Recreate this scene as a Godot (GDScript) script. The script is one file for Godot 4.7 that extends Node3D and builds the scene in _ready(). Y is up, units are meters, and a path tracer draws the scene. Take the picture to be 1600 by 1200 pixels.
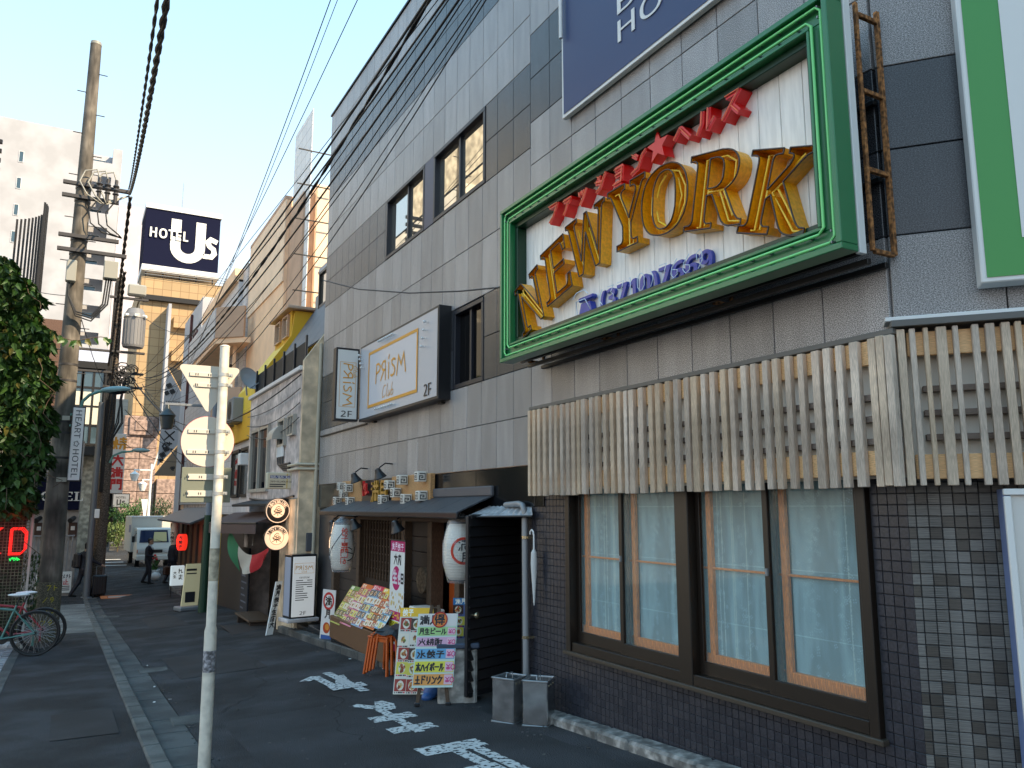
extends Node3D
# A narrow shopping lane that runs downhill between buildings; x across the lane, -z along it, metres.

var M := {}
var taken := {}
var rng := RandomNumberGenerator.new()
var shared := {}


class MB:
	var v := PackedVector3Array()
	var n := PackedVector3Array()
	var uv := PackedVector2Array()
	var col := PackedColorArray()
	var idx := PackedInt32Array()
	var tint := Color.WHITE
	var tinted := false

	func vert(p: Vector3, nn: Vector3, t := Vector2.ZERO) -> int:
		v.append(p); n.append(nn); uv.append(t); col.append(tint)
		return v.size() - 1

	func tri(a: Vector3, b: Vector3, c: Vector3) -> void:
		var nn := (b - a).cross(c - a)
		if nn.length_squared() < 1e-16:
			return
		nn = nn.normalized()
		var i := vert(a, nn)
		vert(b, nn); vert(c, nn)
		idx.append_array([i, i + 2, i + 1])

	# a, b, c, d counter-clockwise seen from the front
	func quad(a: Vector3, b: Vector3, c: Vector3, d: Vector3, t0 := Vector2(0, 1), t1 := Vector2(1, 0)) -> void:
		var nn := (c - a).cross(d - b)
		if nn.length_squared() < 1e-18:
			return
		nn = nn.normalized()
		var i := vert(a, nn, t0)
		vert(b, nn, Vector2(t1.x, t0.y)); vert(c, nn, t1); vert(d, nn, Vector2(t0.x, t1.y))
		idx.append_array([i, i + 2, i + 1, i, i + 3, i + 2])

	func box(c: Vector3, s: Vector3, b := Basis.IDENTITY) -> void:
		var h := s * 0.5
		for k in 3:
			var a1 := (k + 1) % 3
			var a2 := (k + 2) % 3
			for sg in [-1.0, 1.0]:
				var o := Vector3.ZERO
				o[k] = h[k] * sg
				var p := Vector3.ZERO
				var q := Vector3.ZERO
				p[a1] = h[a1]; q[a2] = h[a2] * sg
				quad(c + b * (o - p - q), c + b * (o + p - q), c + b * (o + p + q), c + b * (o - p + q))

	func bbox(c: Vector3, s: Vector3, e := 0.004, b := Basis.IDENTITY) -> void:
		var h := s * 0.5
		var k := h - Vector3(e, e, e)
		for a in 3:
			var a1 := (a + 1) % 3
			var a2 := (a + 2) % 3
			for sg in [-1.0, 1.0]:
				var o := Vector3.ZERO
				o[a] = h[a] * sg
				var p := Vector3.ZERO
				var q := Vector3.ZERO
				p[a1] = k[a1]; q[a2] = k[a2] * sg
				quad(c + b * (o - p - q), c + b * (o + p - q), c + b * (o + p + q), c + b * (o - p + q))
			for s1 in [-1.0, 1.0]:
				for s2 in [-1.0, 1.0]:
					var p1 := Vector3.ZERO
					var p2 := Vector3.ZERO
					var l := Vector3.ZERO
					p1[a1] = h[a1] * s1; p1[a2] = k[a2] * s2
					p2[a1] = k[a1] * s1; p2[a2] = h[a2] * s2
					l[a] = k[a] * s1 * s2
					quad(c + b * (p1 - l), c + b * (p1 + l), c + b * (p2 + l), c + b * (p2 - l))
		for sx in [-1.0, 1.0]:
			for sy in [-1.0, 1.0]:
				for sz in [-1.0, 1.0]:
					var g := Vector3(sx, sy, sz)
					var A := c + b * (g * Vector3(h.x, k.y, k.z))
					var B := c + b * (g * Vector3(k.x, h.y, k.z))
					var C := c + b * (g * Vector3(k.x, k.y, h.z))
					if sx * sy * sz > 0: tri(A, B, C)
					else: tri(A, C, B)

	func cyl(p0: Vector3, p1: Vector3, r0: float, r1: float, m := 12, caps := true) -> void:
		var d := (p1 - p0).normalized()
		var x := d.cross(Vector3.UP if absf(d.y) < 0.9 else Vector3.RIGHT).normalized()
		var y := d.cross(x)
		var i := v.size()
		for k in m + 1:
			var a := TAU * k / m
			var w := x * cos(a) + y * sin(a)
			vert(p0 + w * r0, w, Vector2(float(k) / m, 1)); vert(p1 + w * r1, w, Vector2(float(k) / m, 0))
		for k in m:
			var j := i + 2 * k
			idx.append_array([j, j + 1, j + 2, j + 2, j + 1, j + 3])
		if caps:
			for k in m:
				var a0 := TAU * k / m
				var a1 := TAU * (k + 1) / m
				var w0 := x * cos(a0) + y * sin(a0)
				var w1 := x * cos(a1) + y * sin(a1)
				if r0 > 0: tri(p0, p0 + w1 * r0, p0 + w0 * r0)
				if r1 > 0: tri(p1, p1 + w0 * r1, p1 + w1 * r1)

	func tube(pts: Array, r: float, m := 6, closed := false) -> void:
		var cnt := pts.size()
		if cnt < 2: return
		var i := v.size()
		var x := Vector3.ZERO
		var rings := cnt + (1 if closed else 0)
		for q in rings:
			var k := q % cnt
			var a: Vector3 = pts[(k - 1 + cnt) % cnt] if (closed or k > 0) else pts[k]
			var b: Vector3 = pts[(k + 1) % cnt] if (closed or k < cnt - 1) else pts[k]
			var d := (b - a).normalized()
			if x == Vector3.ZERO:
				x = d.cross(Vector3.UP if absf(d.y) < 0.9 else Vector3.RIGHT).normalized()
			else:
				x = (x - d * x.dot(d)).normalized()
			var y := d.cross(x)
			for j in m + 1:
				var an := TAU * j / m
				var w := x * cos(an) + y * sin(an)
				vert(pts[k] + w * r, w)
		for q in rings - 1:
			for j in m:
				var s := i + q * (m + 1) + j
				idx.append_array([s, s + m + 1, s + 1, s + 1, s + m + 1, s + m + 2])
		if not closed:
			for j in m:
				tri(pts[0], v[i + j + 1], v[i + j])
				var e := i + (rings - 1) * (m + 1) + j
				tri(pts[cnt - 1], v[e], v[e + 1])

	# profile of (radius, height) from bottom to top round the axis at c
	func lathe(prof: Array, c := Vector3.ZERO, m := 16, b := Basis.IDENTITY, flat := false) -> void:
		for k in prof.size() - 1:
			var p: Vector2 = prof[k]
			var q: Vector2 = prof[k + 1]
			var t := (q - p).normalized()
			var i := v.size()
			for j in m + 1:
				var a := TAU * j / m
				var w := Vector3(cos(a), 0, sin(a))
				var nn := b * (w * t.y - Vector3(0, t.x, 0)).normalized()
				vert(c + b * (w * p.x + Vector3(0, p.y, 0)), nn, Vector2(1.0 - float(j) / m, 1.0 - float(k) / (prof.size() - 1)))
				vert(c + b * (w * q.x + Vector3(0, q.y, 0)), nn, Vector2(1.0 - float(j) / m, 1.0 - float(k + 1) / (prof.size() - 1)))
			for j in m:
				var s := i + 2 * j
				idx.append_array([s, s + 2, s + 1, s + 2, s + 3, s + 1])

	func ball(c: Vector3, r: Vector3, m := 12, rings := 8, b := Basis.IDENTITY) -> void:
		var i := v.size()
		for k in rings + 1:
			var f := PI * k / rings
			for j in m + 1:
				var a := TAU * j / m
				var w := Vector3(sin(f) * cos(a), cos(f), sin(f) * sin(a))
				vert(c + b * (w * r), (b * (w / r)).normalized(), Vector2(float(j) / m, float(k) / rings))
		for k in rings:
			for j in m:
				var s := i + k * (m + 1) + j
				idx.append_array([s, s + m + 1, s + 1, s + 1, s + m + 1, s + m + 2])

	# poly in the xy plane of t, front face at z = depth / 2
	func prism(poly: PackedVector2Array, depth: float, t: Transform3D, front := true, back := true) -> void:
		if Geometry2D.is_polygon_clockwise(poly):
			poly = poly.duplicate(); poly.reverse()
		var ids := Geometry2D.triangulate_polygon(poly)
		var h := Vector3(0, 0, depth * 0.5)
		for k in range(0, ids.size(), 3):
			var a := Vector3(poly[ids[k]].x, poly[ids[k]].y, 0)
			var b := Vector3(poly[ids[k + 1]].x, poly[ids[k + 1]].y, 0)
			var c := Vector3(poly[ids[k + 2]].x, poly[ids[k + 2]].y, 0)
			if (b - a).cross(c - a).z < 0:
				var s := b
				b = c; c = s
			if front: tri(t * (a + h), t * (b + h), t * (c + h))
			if back: tri(t * (a - h), t * (c - h), t * (b - h))
		if depth > 0:
			for k in poly.size():
				var a := Vector3(poly[k].x, poly[k].y, 0)
				var b := Vector3(poly[(k + 1) % poly.size()].x, poly[(k + 1) % poly.size()].y, 0)
				quad(t * (a - h), t * (b - h), t * (b + h), t * (a + h))

	# a flat mitred stroke of width w in the xy plane of t at height z
	func stroke(pts: Array, w: float, t: Transform3D, z := 0.0) -> void:
		var cnt := pts.size()
		var L := []
		var R := []
		for k in cnt:
			var p: Vector2 = pts[k]
			var d0: Vector2 = (p - pts[k - 1]).normalized() if k > 0 else Vector2.ZERO
			var d1: Vector2 = (pts[k + 1] - p).normalized() if k < cnt - 1 else Vector2.ZERO
			if k == 0: p -= d1 * w * 0.4
			if k == cnt - 1: p += d0 * w * 0.4
			var d := (d0 + d1).normalized()
			var nn := Vector2(-d.y, d.x)
			var ref := d0 if k > 0 else d1
			var m := w * 0.5 / maxf(0.45, absf(nn.dot(Vector2(-ref.y, ref.x))))
			L.append(p + nn * m); R.append(p - nn * m)
		for k in cnt - 1:
			quad(t * Vector3(R[k].x, R[k].y, z), t * Vector3(R[k + 1].x, R[k + 1].y, z), t * Vector3(L[k + 1].x, L[k + 1].y, z), t * Vector3(L[k].x, L[k].y, z))

	func mesh() -> ArrayMesh:
		var a := []
		a.resize(Mesh.ARRAY_MAX)
		a[Mesh.ARRAY_VERTEX] = v; a[Mesh.ARRAY_NORMAL] = n; a[Mesh.ARRAY_TEX_UV] = uv; a[Mesh.ARRAY_INDEX] = idx
		if tinted: a[Mesh.ARRAY_COLOR] = col
		var m := ArrayMesh.new()
		m.add_surface_from_arrays(Mesh.PRIMITIVE_TRIANGLES, a)
		return m


func lin(r: float, g: float, b: float) -> Color:
	return Color(r, g, b).linear_to_srgb()


func numbered(called: String) -> String:
	var k: int = taken.get(called, -1) + 1
	taken[called] = k
	return called if k == 0 else "%s_%03d" % [called, k]


func tag(o: Node, label := "", category := "", group := "") -> Node:
	if label: o.set_meta("label", label)
	if category: o.set_meta("category", category)
	if group: o.set_meta("group", group)
	return o


func inst(called: String, mesh: Mesh, m: Material, parent: Node = null) -> MeshInstance3D:
	var o := MeshInstance3D.new()
	o.mesh = mesh
	if m: o.material_override = m
	if parent == null:
		o.name = numbered(called)
		add_child(o)
	else:
		o.name = called
		parent.add_child(o, true)
	return o


func obj(called: String, b: MB, m: Material, parent: Node = null) -> MeshInstance3D:
	return inst(called, b.mesh(), m, parent)


func thing(called: String, label: String, category: String, at := Vector3.ZERO, turn := 0.0, group := "") -> Node3D:
	var o := Node3D.new()
	o.name = numbered(called)
	add_child(o)
	o.position = at
	o.rotation.y = turn
	tag(o, label, category, group)
	return o


func struct(called: String, b: MB, m: Material) -> MeshInstance3D:
	var o := obj(called, b, m)
	o.set_meta("kind", "structure")
	return o


func stuff(called: String, b: MB, m: Material, parent: Node = null) -> MeshInstance3D:
	var o := obj(called, b, m, parent)
	o.set_meta("kind", "stuff")
	return o


func noise_tex(sd: int, freq: float, lo: float, hi: float, octaves := 3, kind := FastNoiseLite.TYPE_SIMPLEX_SMOOTH, size := 512, normal := 0.0) -> NoiseTexture2D:
	var key := "%d_%f_%f_%f_%d_%d_%d_%f" % [sd, freq, lo, hi, octaves, kind, size, normal]
	if shared.has(key): return shared[key]
	var f := FastNoiseLite.new()
	f.seed = sd; f.frequency = freq; f.noise_type = kind
	f.fractal_octaves = octaves
	var t := NoiseTexture2D.new()
	t.width = size; t.height = size; t.seamless = true; t.noise = f; t.generate_mipmaps = false
	if normal > 0.0:
		t.as_normal_map = true; t.bump_strength = normal
	else:
		var r := Gradient.new()
		r.offsets = PackedFloat32Array([0.25, 0.75]) if octaves < 9 else PackedFloat32Array([0.1, 0.9])
		r.colors = PackedColorArray([Color(lo, lo, lo), Color(hi, hi, hi)])
		t.color_ramp = r
	shared[key] = t
	return t


func mat(key: String, c: Color, rough := 0.7, metal := 0.0) -> StandardMaterial3D:
	if M.has(key): return M[key]
	var m := StandardMaterial3D.new()
	m.albedo_color = c; m.roughness = rough; m.metallic = metal
	M[key] = m
	return m


# a plain material with a grey pattern laid over it in world space, and a coarser one of stains
func rough_mat(key: String, c: Color, rough: float, tex: Texture2D, scale: float, stain: Texture2D = null, bump := 0.0, bump_tex: Texture2D = null) -> StandardMaterial3D:
	if M.has(key): return M[key]
	# the pattern darkens a little, so the colour given is its mean
	var up := minf(1.13, 0.99 / maxf(c.r, maxf(c.g, c.b)))
	var m := mat(key, Color(c.r * up, c.g * up, c.b * up), rough)
	m.albedo_texture = tex
	m.uv1_triplanar = true; m.uv1_world_triplanar = true
	m.uv1_scale = Vector3.ONE * scale
	if stain:
		m.detail_enabled = true
		m.detail_blend_mode = BaseMaterial3D.BLEND_MODE_MUL
		m.detail_uv_layer = BaseMaterial3D.DETAIL_UV_2
		m.detail_albedo = stain
		m.uv2_triplanar = true; m.uv2_world_triplanar = true
		m.uv2_scale = Vector3.ONE * scale * 0.13
	if bump > 0.0:
		m.normal_enabled = true
		m.normal_texture = bump_tex
		m.normal_scale = bump
	return m


func glow(key: String, c: Color, e: float) -> StandardMaterial3D:
	if M.has(key): return M[key]
	var m := mat(key, c, 0.5)
	m.emission_enabled = true
	m.emission = c
	m.emission_energy_multiplier = e
	return m


func glass(key: String, c: Color, a: float) -> StandardMaterial3D:
	if M.has(key): return M[key]
	var m := mat(key, Color(c.r, c.g, c.b, a), 0.03)
	m.transparency = BaseMaterial3D.TRANSPARENCY_ALPHA
	return m


func plane_at(o: Vector3, x: Vector3, up := Vector3.UP) -> Transform3D:
	x = x.normalized()
	var z := x.cross(up).normalized()
	return Transform3D(Basis(x, z.cross(x), z), o)


# strokes of the characters on a ten by ten grid, two digits a point
const GLYPH := {
	"0": "412327496987836141", "1": "415159", "3": "218154867929", "6": "71342749787635", "7": "218149", "9": "75353261737649", "(": "61343669", ")": "41646649",
	"ア": "128264 544729", "フ": "1282745729", "ァ": "128264 544729", "ッ": "1224 4254 82745739", "シ": "2243 1455 28577382", "ョ": "228289 3585 2989", "ン": "1244 19587493",
	"ヘ": "164398", "ル": "323619 626996", "ス": "22825519 5689", "ビ": "7325 212888 7182 8192", "ー": "1595", "ハ": "4319 6399",
	"イ": "815416 5459", "ボ": "1383 4249 2518 7598 7182 8192", "ド": "3139 3475 6172 7182", "リ": "2226 727649", "ク": "4115 33835729", "ラ": "2272 15854829",
	"ワ": "2215 22827459", "レ": "212986", "ジ": "2243 1455 28577382 7182 8192", "メ": "7119 2278", "ト": "3139 3475", "ま": "2282 2585 51573928376889",
	"れ": "2129 13331753636897", "止": "5159 5585 2429 1999", "子": "228254 545949 1595", "餃": "3115 3155 2444 4446 2646 2429 2949 7173 5393 6456 8496 8559 6699", "専": "1292 2383852523 2484 5156 1797 767959 3849", "門": "1119 114144 1242 1444 919989 6191 6164 6292 6494",
	"店": "5152 1292 121619 5356 5575 4647497976 4676", "満": "1222 1424 1927 3393 5154 7174 39359599 6468 56587876", "得": "2114 2315 2529 4181844441 4283 3595 3797 7679 5758", "月": "313719 318189 3383 3585", "火": "515419 5499 2335 8375", "水": "515949 133519 845598",
	"木": "1393 5159 5319 5399", "土": "2585 5159 1999", "日": "2129898121 2585", "生": "3114 2383 5159 2686 1999", "焼": "3336 1416 2125 2519 2639 5292 7174 5494 4696 6659 868998", "酎": "1151 1319595313 1757 3136 4146 6393 838979 6566",
	"以": "121738 4354 8175 7559 7698", "外": "3114 3243 4319 2435 7179 7496", "￥": "2154 8154 5459 2686 2888", "花": "1292 3133 7173 3416 2529 5458 589886 8456", "円": "2129 218189 5155 2585", "肉": "2229 222282 8289 5137 5479",
	"大": "1393 515319 5399", "ノ": "8129", "造": "1224 1535 3519 1999 4131 3363 4262 5155 5686 575878",
}


func char_strokes(c: String) -> Array:
	if not GLYPH.has(c): return []
	var out := []
	for s in GLYPH[c].split(" ", false):
		var p := []
		var d: String = s
		for k in range(0, d.length() - 1, 2):
			if d[k].is_valid_int() and d[k + 1].is_valid_int():
				p.append(Vector2(d[k].to_int() / 10.0, 1.0 - d[k + 1].to_int() / 10.0))
		if p.size() > 1: out.append(p)
	return out


# writes a run of characters; lower-left corner at the origin of t, down the page if tall
func write(b: MB, text: String, t: Transform3D, size: float, width: float, tall := false, pitch := 1.05, squeeze := 1.0) -> void:
	var at := Vector2.ZERO
	for c in text:
		var k := size * (0.72 if c in "ァッョ" else 1.0)
		var zz := 0.0
		for s in char_strokes(c):
			var p := []
			for q in s: p.append(at + Vector2(q.x * k * squeeze, q.y * k))
			b.stroke(p, width, t, zz)
			zz += 0.00025
		if tall: at.y -= size * pitch
		else: at.x += k * pitch * squeeze


func sys_font(name_: String, weight := 400, italic := false) -> SystemFont:
	var f := SystemFont.new()
	f.font_names = PackedStringArray([name_])
	f.font_weight = weight
	f.font_italic = italic
	return f


# solid lettering, width or height in metres, its lower-left corner (or middle) at the origin of t
func letters(called: String, text: String, font: Font, height: float, depth: float, m: Material, parent: Node, t: Transform3D, width := 0.0, middle := false) -> MeshInstance3D:
	var tm := TextMesh.new()
	tm.text = text; tm.font = font; tm.font_size = 48; tm.pixel_size = 0.01; tm.depth = depth; tm.curve_step = 1.5
	var a := tm.get_aabb()
	var sy := height / a.size.y
	var sx := width / a.size.x if width > 0.0 else sy
	var off := Vector3(-a.position.x * sx, -a.position.y * sy, 0)
	if middle: off -= Vector3(a.size.x * sx, a.size.y * sy, 0) * 0.5
	var o := inst(called, tm, m, parent)
	o.transform = t * Transform3D(Basis.from_scale(Vector3(sx, sy, 1)), off)
	return o


func sag(a: Vector3, b: Vector3, drop: float, n := 14) -> Array:
	var p := []
	for k in n + 1:
		var u := float(k) / n
		p.append(a.lerp(b, u) - Vector3(0, drop * 4.0 * u * (1.0 - u), 0))
	return p


func ground_y(z: float) -> float:
	if z > 25.0: return 1.3
	if z > -22.0: return 0.052 * z
	if z > -38.0:
		var t := (-22.0 - z) / 16.0
		return -1.144 - 0.832 * (t - t * t * 0.5)
	return -1.56 + (z + 38.0) * 0.004


# the road leans up towards the right-hand kerb
func road_y(x: float, z: float) -> float:
	return ground_y(z) + 0.12 * clampf((x - 0.9) / 2.4, 0.0, 1.1) * smoothstep(-50.0, -38.0, z) * (1.0 - 0.68 * smoothstep(-8.6, -6.2, z))

func _ready() -> void:
	rng.seed = 77
	# camera
	var cam := Camera3D.new()
	cam.name = "camera"
	cam.fov = 51.46
	cam.near = 0.05
	cam.far = 3000.0
	cam.position = Vector3(0, 1.46, 0)
	cam.rotation = Vector3(0.1546, -0.5027, 0)
	add_child(cam)
	cam.current = true
	# sky
	var env := WorldEnvironment.new()
	env.name = "world"
	var e := Environment.new()
	e.background_mode = Environment.BG_SKY
	var sm := ProceduralSkyMaterial.new()
	sm.sky_top_color = Color(0.54, 0.77, 0.93)
	sm.sky_horizon_color = Color(1.0, 0.955, 0.90)
	sm.sky_curve = 0.25
	sm.sky_energy_multiplier = 0.72
	sm.ground_bottom_color = Color(0.3, 0.3, 0.3)
	sm.ground_horizon_color = Color(0.6, 0.62, 0.64)
	var sk := Sky.new()
	sk.sky_material = sm
	e.sky = sk
	e.tonemap_mode = Environment.TONE_MAPPER_LINEAR
	e.tonemap_exposure = 3.7
	e.sdfgi_enabled = true
	e.ssao_enabled = true
	e.ssil_enabled = true
	env.environment = e
	add_child(env)
	# sun, behind the camera and to the right
	var sun := DirectionalLight3D.new()
	sun.name = "sun"
	sun.light_energy = 0.72
	sun.light_color = Color(1.0, 0.91, 0.77)
	sun.light_angular_distance = 0.5
	sun.shadow_enabled = true
	var to_sun := Vector3(0.463, 0.616, 0.637)
	sun.look_at_from_position(Vector3.ZERO, -to_sun, Vector3.UP)
	add_child(sun)
	build_materials()
	build_ground()
	build_granite()
	build_corner()
	build_screens()
	build_wall_signs()
	build_neon_sign()
	build_prism_sign()
	build_upper_windows()
	build_far()
	build_left()
	build_restaurant()
	build_cafe()
	build_right_far()
	build_street()

func build_materials() -> void:
	var fine := noise_tex(1, 0.09, 0.55, 1.0, 2)
	var speck := noise_tex(2, 0.16, 0.42, 1.0, 2)
	var blot := noise_tex(3, 0.012, 0.72, 1.0, 4)
	var drip := noise_tex(9, 0.02, 0.93, 1.0, 4)
	var blot2 := noise_tex(8, 0.02, 0.92, 1.0, 4)
	var nrm := noise_tex(5, 0.12, 0, 1, 3, FastNoiseLite.TYPE_SIMPLEX_SMOOTH, 512, 6.0)
	rough_mat("asphalt", lin(0.096, 0.099, 0.110), 0.85, noise_tex(4, 0.2, 0.25, 1.0, 2), 1.0, noise_tex(13, 0.012, 0.42, 1.0, 5), 1.2, nrm)
	rough_mat("asphalt_new", lin(0.08, 0.083, 0.092), 0.85, noise_tex(4, 0.2, 0.25, 1.0, 2), 1.1, noise_tex(13, 0.012, 0.7, 1.0, 5), 1.2, nrm)
	rough_mat("walk", lin(0.074, 0.077, 0.086), 0.88, noise_tex(4, 0.2, 0.25, 1.0, 2), 1.2, noise_tex(14, 0.012, 0.5, 1.0, 5), 1.2, nrm)
	rough_mat("concrete", lin(0.28, 0.27, 0.25), 0.9, fine, 1.2, blot)
	rough_mat("kerb_stone", lin(0.2, 0.195, 0.18), 0.9, speck, 2.0, blot)
	rough_mat("gutter_stone", lin(0.15, 0.15, 0.145), 0.9, speck, 2.0, blot)
	rough_mat("paint", lin(0.72, 0.72, 0.7), 0.8, noise_tex(11, 0.03, 0.72, 1.0, 4), 1.5)
	for k in 3:
		rough_mat("granite_light%d" % k, lin(0.53, 0.50, 0.49) * [1.0, 0.93, 1.05][k], 0.33, noise_tex(17, 0.2, 0.38, 1.0, 2), 1.5, drip).uv2_scale = Vector3(0.6, 0.1, 0.6)
		rough_mat("granite_dark%d" % k, lin(0.092, 0.096, 0.108) * [1.0, 0.92, 1.09][k], 0.27, noise_tex(17, 0.2, 0.3, 1.0, 2), 1.5, drip).uv2_scale = Vector3(0.6, 0.1, 0.6)
	mat("black", lin(0.012, 0.012, 0.013), 0.5)
	mat("gloss_black", lin(0.008, 0.009, 0.011), 0.12)
	mat("joint", lin(0.05, 0.05, 0.05), 0.9)
	mat("white", lin(0.75, 0.75, 0.73), 0.5)
	mat("dark_metal", lin(0.02, 0.018, 0.017), 0.4, 0.3)
	mat("steel", lin(0.45, 0.46, 0.47), 0.35, 0.8)
	mat("grey_metal", lin(0.25, 0.26, 0.27), 0.5, 0.4)


func sheet(x0: float, x1: float, z0: float, z1: float, step: float, lift: float, nx := 1) -> MB:
	var b := MB.new()
	var nz := int(ceil((z0 - z1) / step))
	for k in nz:
		var a := z0 + (z1 - z0) * k / nz
		var c := z0 + (z1 - z0) * (k + 1) / nz
		for j in nx:
			var l := x0 + (x1 - x0) * j / nx
			var r := x0 + (x1 - x0) * (j + 1) / nx
			b.quad(Vector3(l, road_y(l, a) + lift, a), Vector3(r, road_y(r, a) + lift, a), Vector3(r, road_y(r, c) + lift, c), Vector3(l, road_y(l, c) + lift, c))
	return b


func build_ground() -> void:
	var b := MB.new()
	for zz in [[400.0, 25.0, 375.0], [25.0, -18.0, 43.0], [-18.0, -42.0, 2.0], [-42.0, -700.0, 658.0]]:
		var z: float = zz[0]
		while z > zz[1] + 0.01:
			var y: float = z - zz[2]
			b.quad(Vector3(-600, ground_y(z) - 0.03, z), Vector3(600, ground_y(z) - 0.03, z), Vector3(600, ground_y(y) - 0.03, y), Vector3(-600, ground_y(y) - 0.03, y))
			z = y
	struct("ground", b, M.asphalt_new)
	struct("road", sheet(1.028, 3.9, 10.0, -55.0, 0.5, 0.0, 6), M.asphalt)
	struct("sidewalk", sheet(-0.5, 0.62, 10.0, -32.0, 0.5, 0.03), M.walk)
	var patch := sheet(-0.02, 0.62, -17.8, -27.5, 1.0, 0.034)
	struct("concrete_patch", patch, M.concrete)
	# newer strip of asphalt with its cut edge
	struct("road_patch", sheet(1.3, 3.3, -2.0, -7.6, 0.5, 0.004, 4), M.asphalt_new)
	# kerb and gutter blocks on the left
	var root := thing("gutter_kerb", "row of worn grey kerb blocks and gutter slabs along the left edge of the lane", "kerb")
	var z := 6.0
	var meshes := []
	for k in 4:
		var kb := MB.new(); kb.bbox(Vector3.ZERO, Vector3(0.13, 0.09, 0.585), 0.012)
		var gb := MB.new(); gb.bbox(Vector3.ZERO, Vector3(0.27, 0.06, 0.585), 0.008)
		meshes.append([kb.mesh(), gb.mesh()])
	var k := 0
	while z > -33.0:
		var y := ground_y(z)
		var o := inst("kerb_block", meshes[k % 4][0], M.kerb_stone, root)
		o.position = Vector3(0.685, y + 0.005 + rng.randf() * 0.008, z); o.rotation.x = -0.052 + rng.randf_range(-0.006, 0.006)
		var g := inst("gutter_slab", meshes[k % 4][1], M.gutter_stone, root)
		g.position = Vector3(0.895, y - 0.028 + rng.randf() * 0.006, z); g.rotation.x = -0.052
		z -= 0.6
		k += 1

# one flat stretch of cladding: o its foot, along the way it runs, out the way it faces
func clad(o: Vector3, along: Vector3, cols: Array, rows: Array, dark: Callable, holes: Array, list: Array) -> void:
	for i in cols.size() - 1:
		for j in rows.size() - 1:
			var parts := [Rect2(cols[i], rows[j], cols[i + 1] - cols[i], rows[j + 1] - rows[j])]
			for h in holes:
				var next := []
				for r in parts:
					if not r.intersects(h): next.append(r); continue
					if h.position.x > r.position.x: next.append(Rect2(r.position, Vector2(h.position.x - r.position.x, r.size.y)))
					if h.end.x < r.end.x: next.append(Rect2(Vector2(h.end.x, r.position.y), Vector2(r.end.x - h.end.x, r.size.y)))
					var l := maxf(h.position.x, r.position.x)
					var w := minf(h.end.x, r.end.x) - l
					if h.position.y > r.position.y: next.append(Rect2(Vector2(l, r.position.y), Vector2(w, h.position.y - r.position.y)))
					if h.end.y < r.end.y: next.append(Rect2(Vector2(l, h.end.y), Vector2(w, r.end.y - h.end.y)))
				parts = next
			for r in parts:
				if r.size.x < 0.02 or r.size.y < 0.02: continue
				var c: Vector2 = r.get_center()
				list.append({"r": r, "at": o + along * c.x + Vector3.UP * c.y, "along": along, "dark": dark.call(c.x, c.y)})


func place_panels(list: Array, root: Node, called: String, most: int, thick: float, gap: float, bevel: float, pick: Callable) -> void:
	for p in list:
		var d: Vector3 = p.at - Vector3(0, 1.46, 0)
		p.big = p.r.size.x * p.r.size.y * absf(d.normalized().dot(p.along.cross(Vector3.UP))) / d.length_squared()
	list.sort_custom(func(a, b): return a.big > b.big)
	var rest := {}
	var cache := {}
	for k in list.size():
		var p: Dictionary = list[k]
		var m: Material = pick.call(p)
		var x: Vector3 = p.along
		var bs := Basis(x, Vector3.UP, x.cross(Vector3.UP))
		var s := Vector3(p.r.size.x - gap, p.r.size.y - gap, thick)
		if k < most:
			var key := "%.3f %.3f" % [s.x, s.y]
			if not cache.has(key):
				var b := MB.new()
				b.bbox(Vector3.ZERO, s, bevel)
				cache[key] = b.mesh()
			var o := inst(called, cache[key], m, root)
			o.transform = Transform3D(bs, p.at)
		else:
			if not rest.has(m): rest[m] = MB.new()
			rest[m].bbox(p.at, s, bevel, bs)
	for m in rest: stuff(called + "s", rest[m], m, root)


func steps(a: float, b: float, n: int) -> Array:
	var r := []
	for k in n + 1: r.append(a + (b - a) * k / n)
	return r


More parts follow.
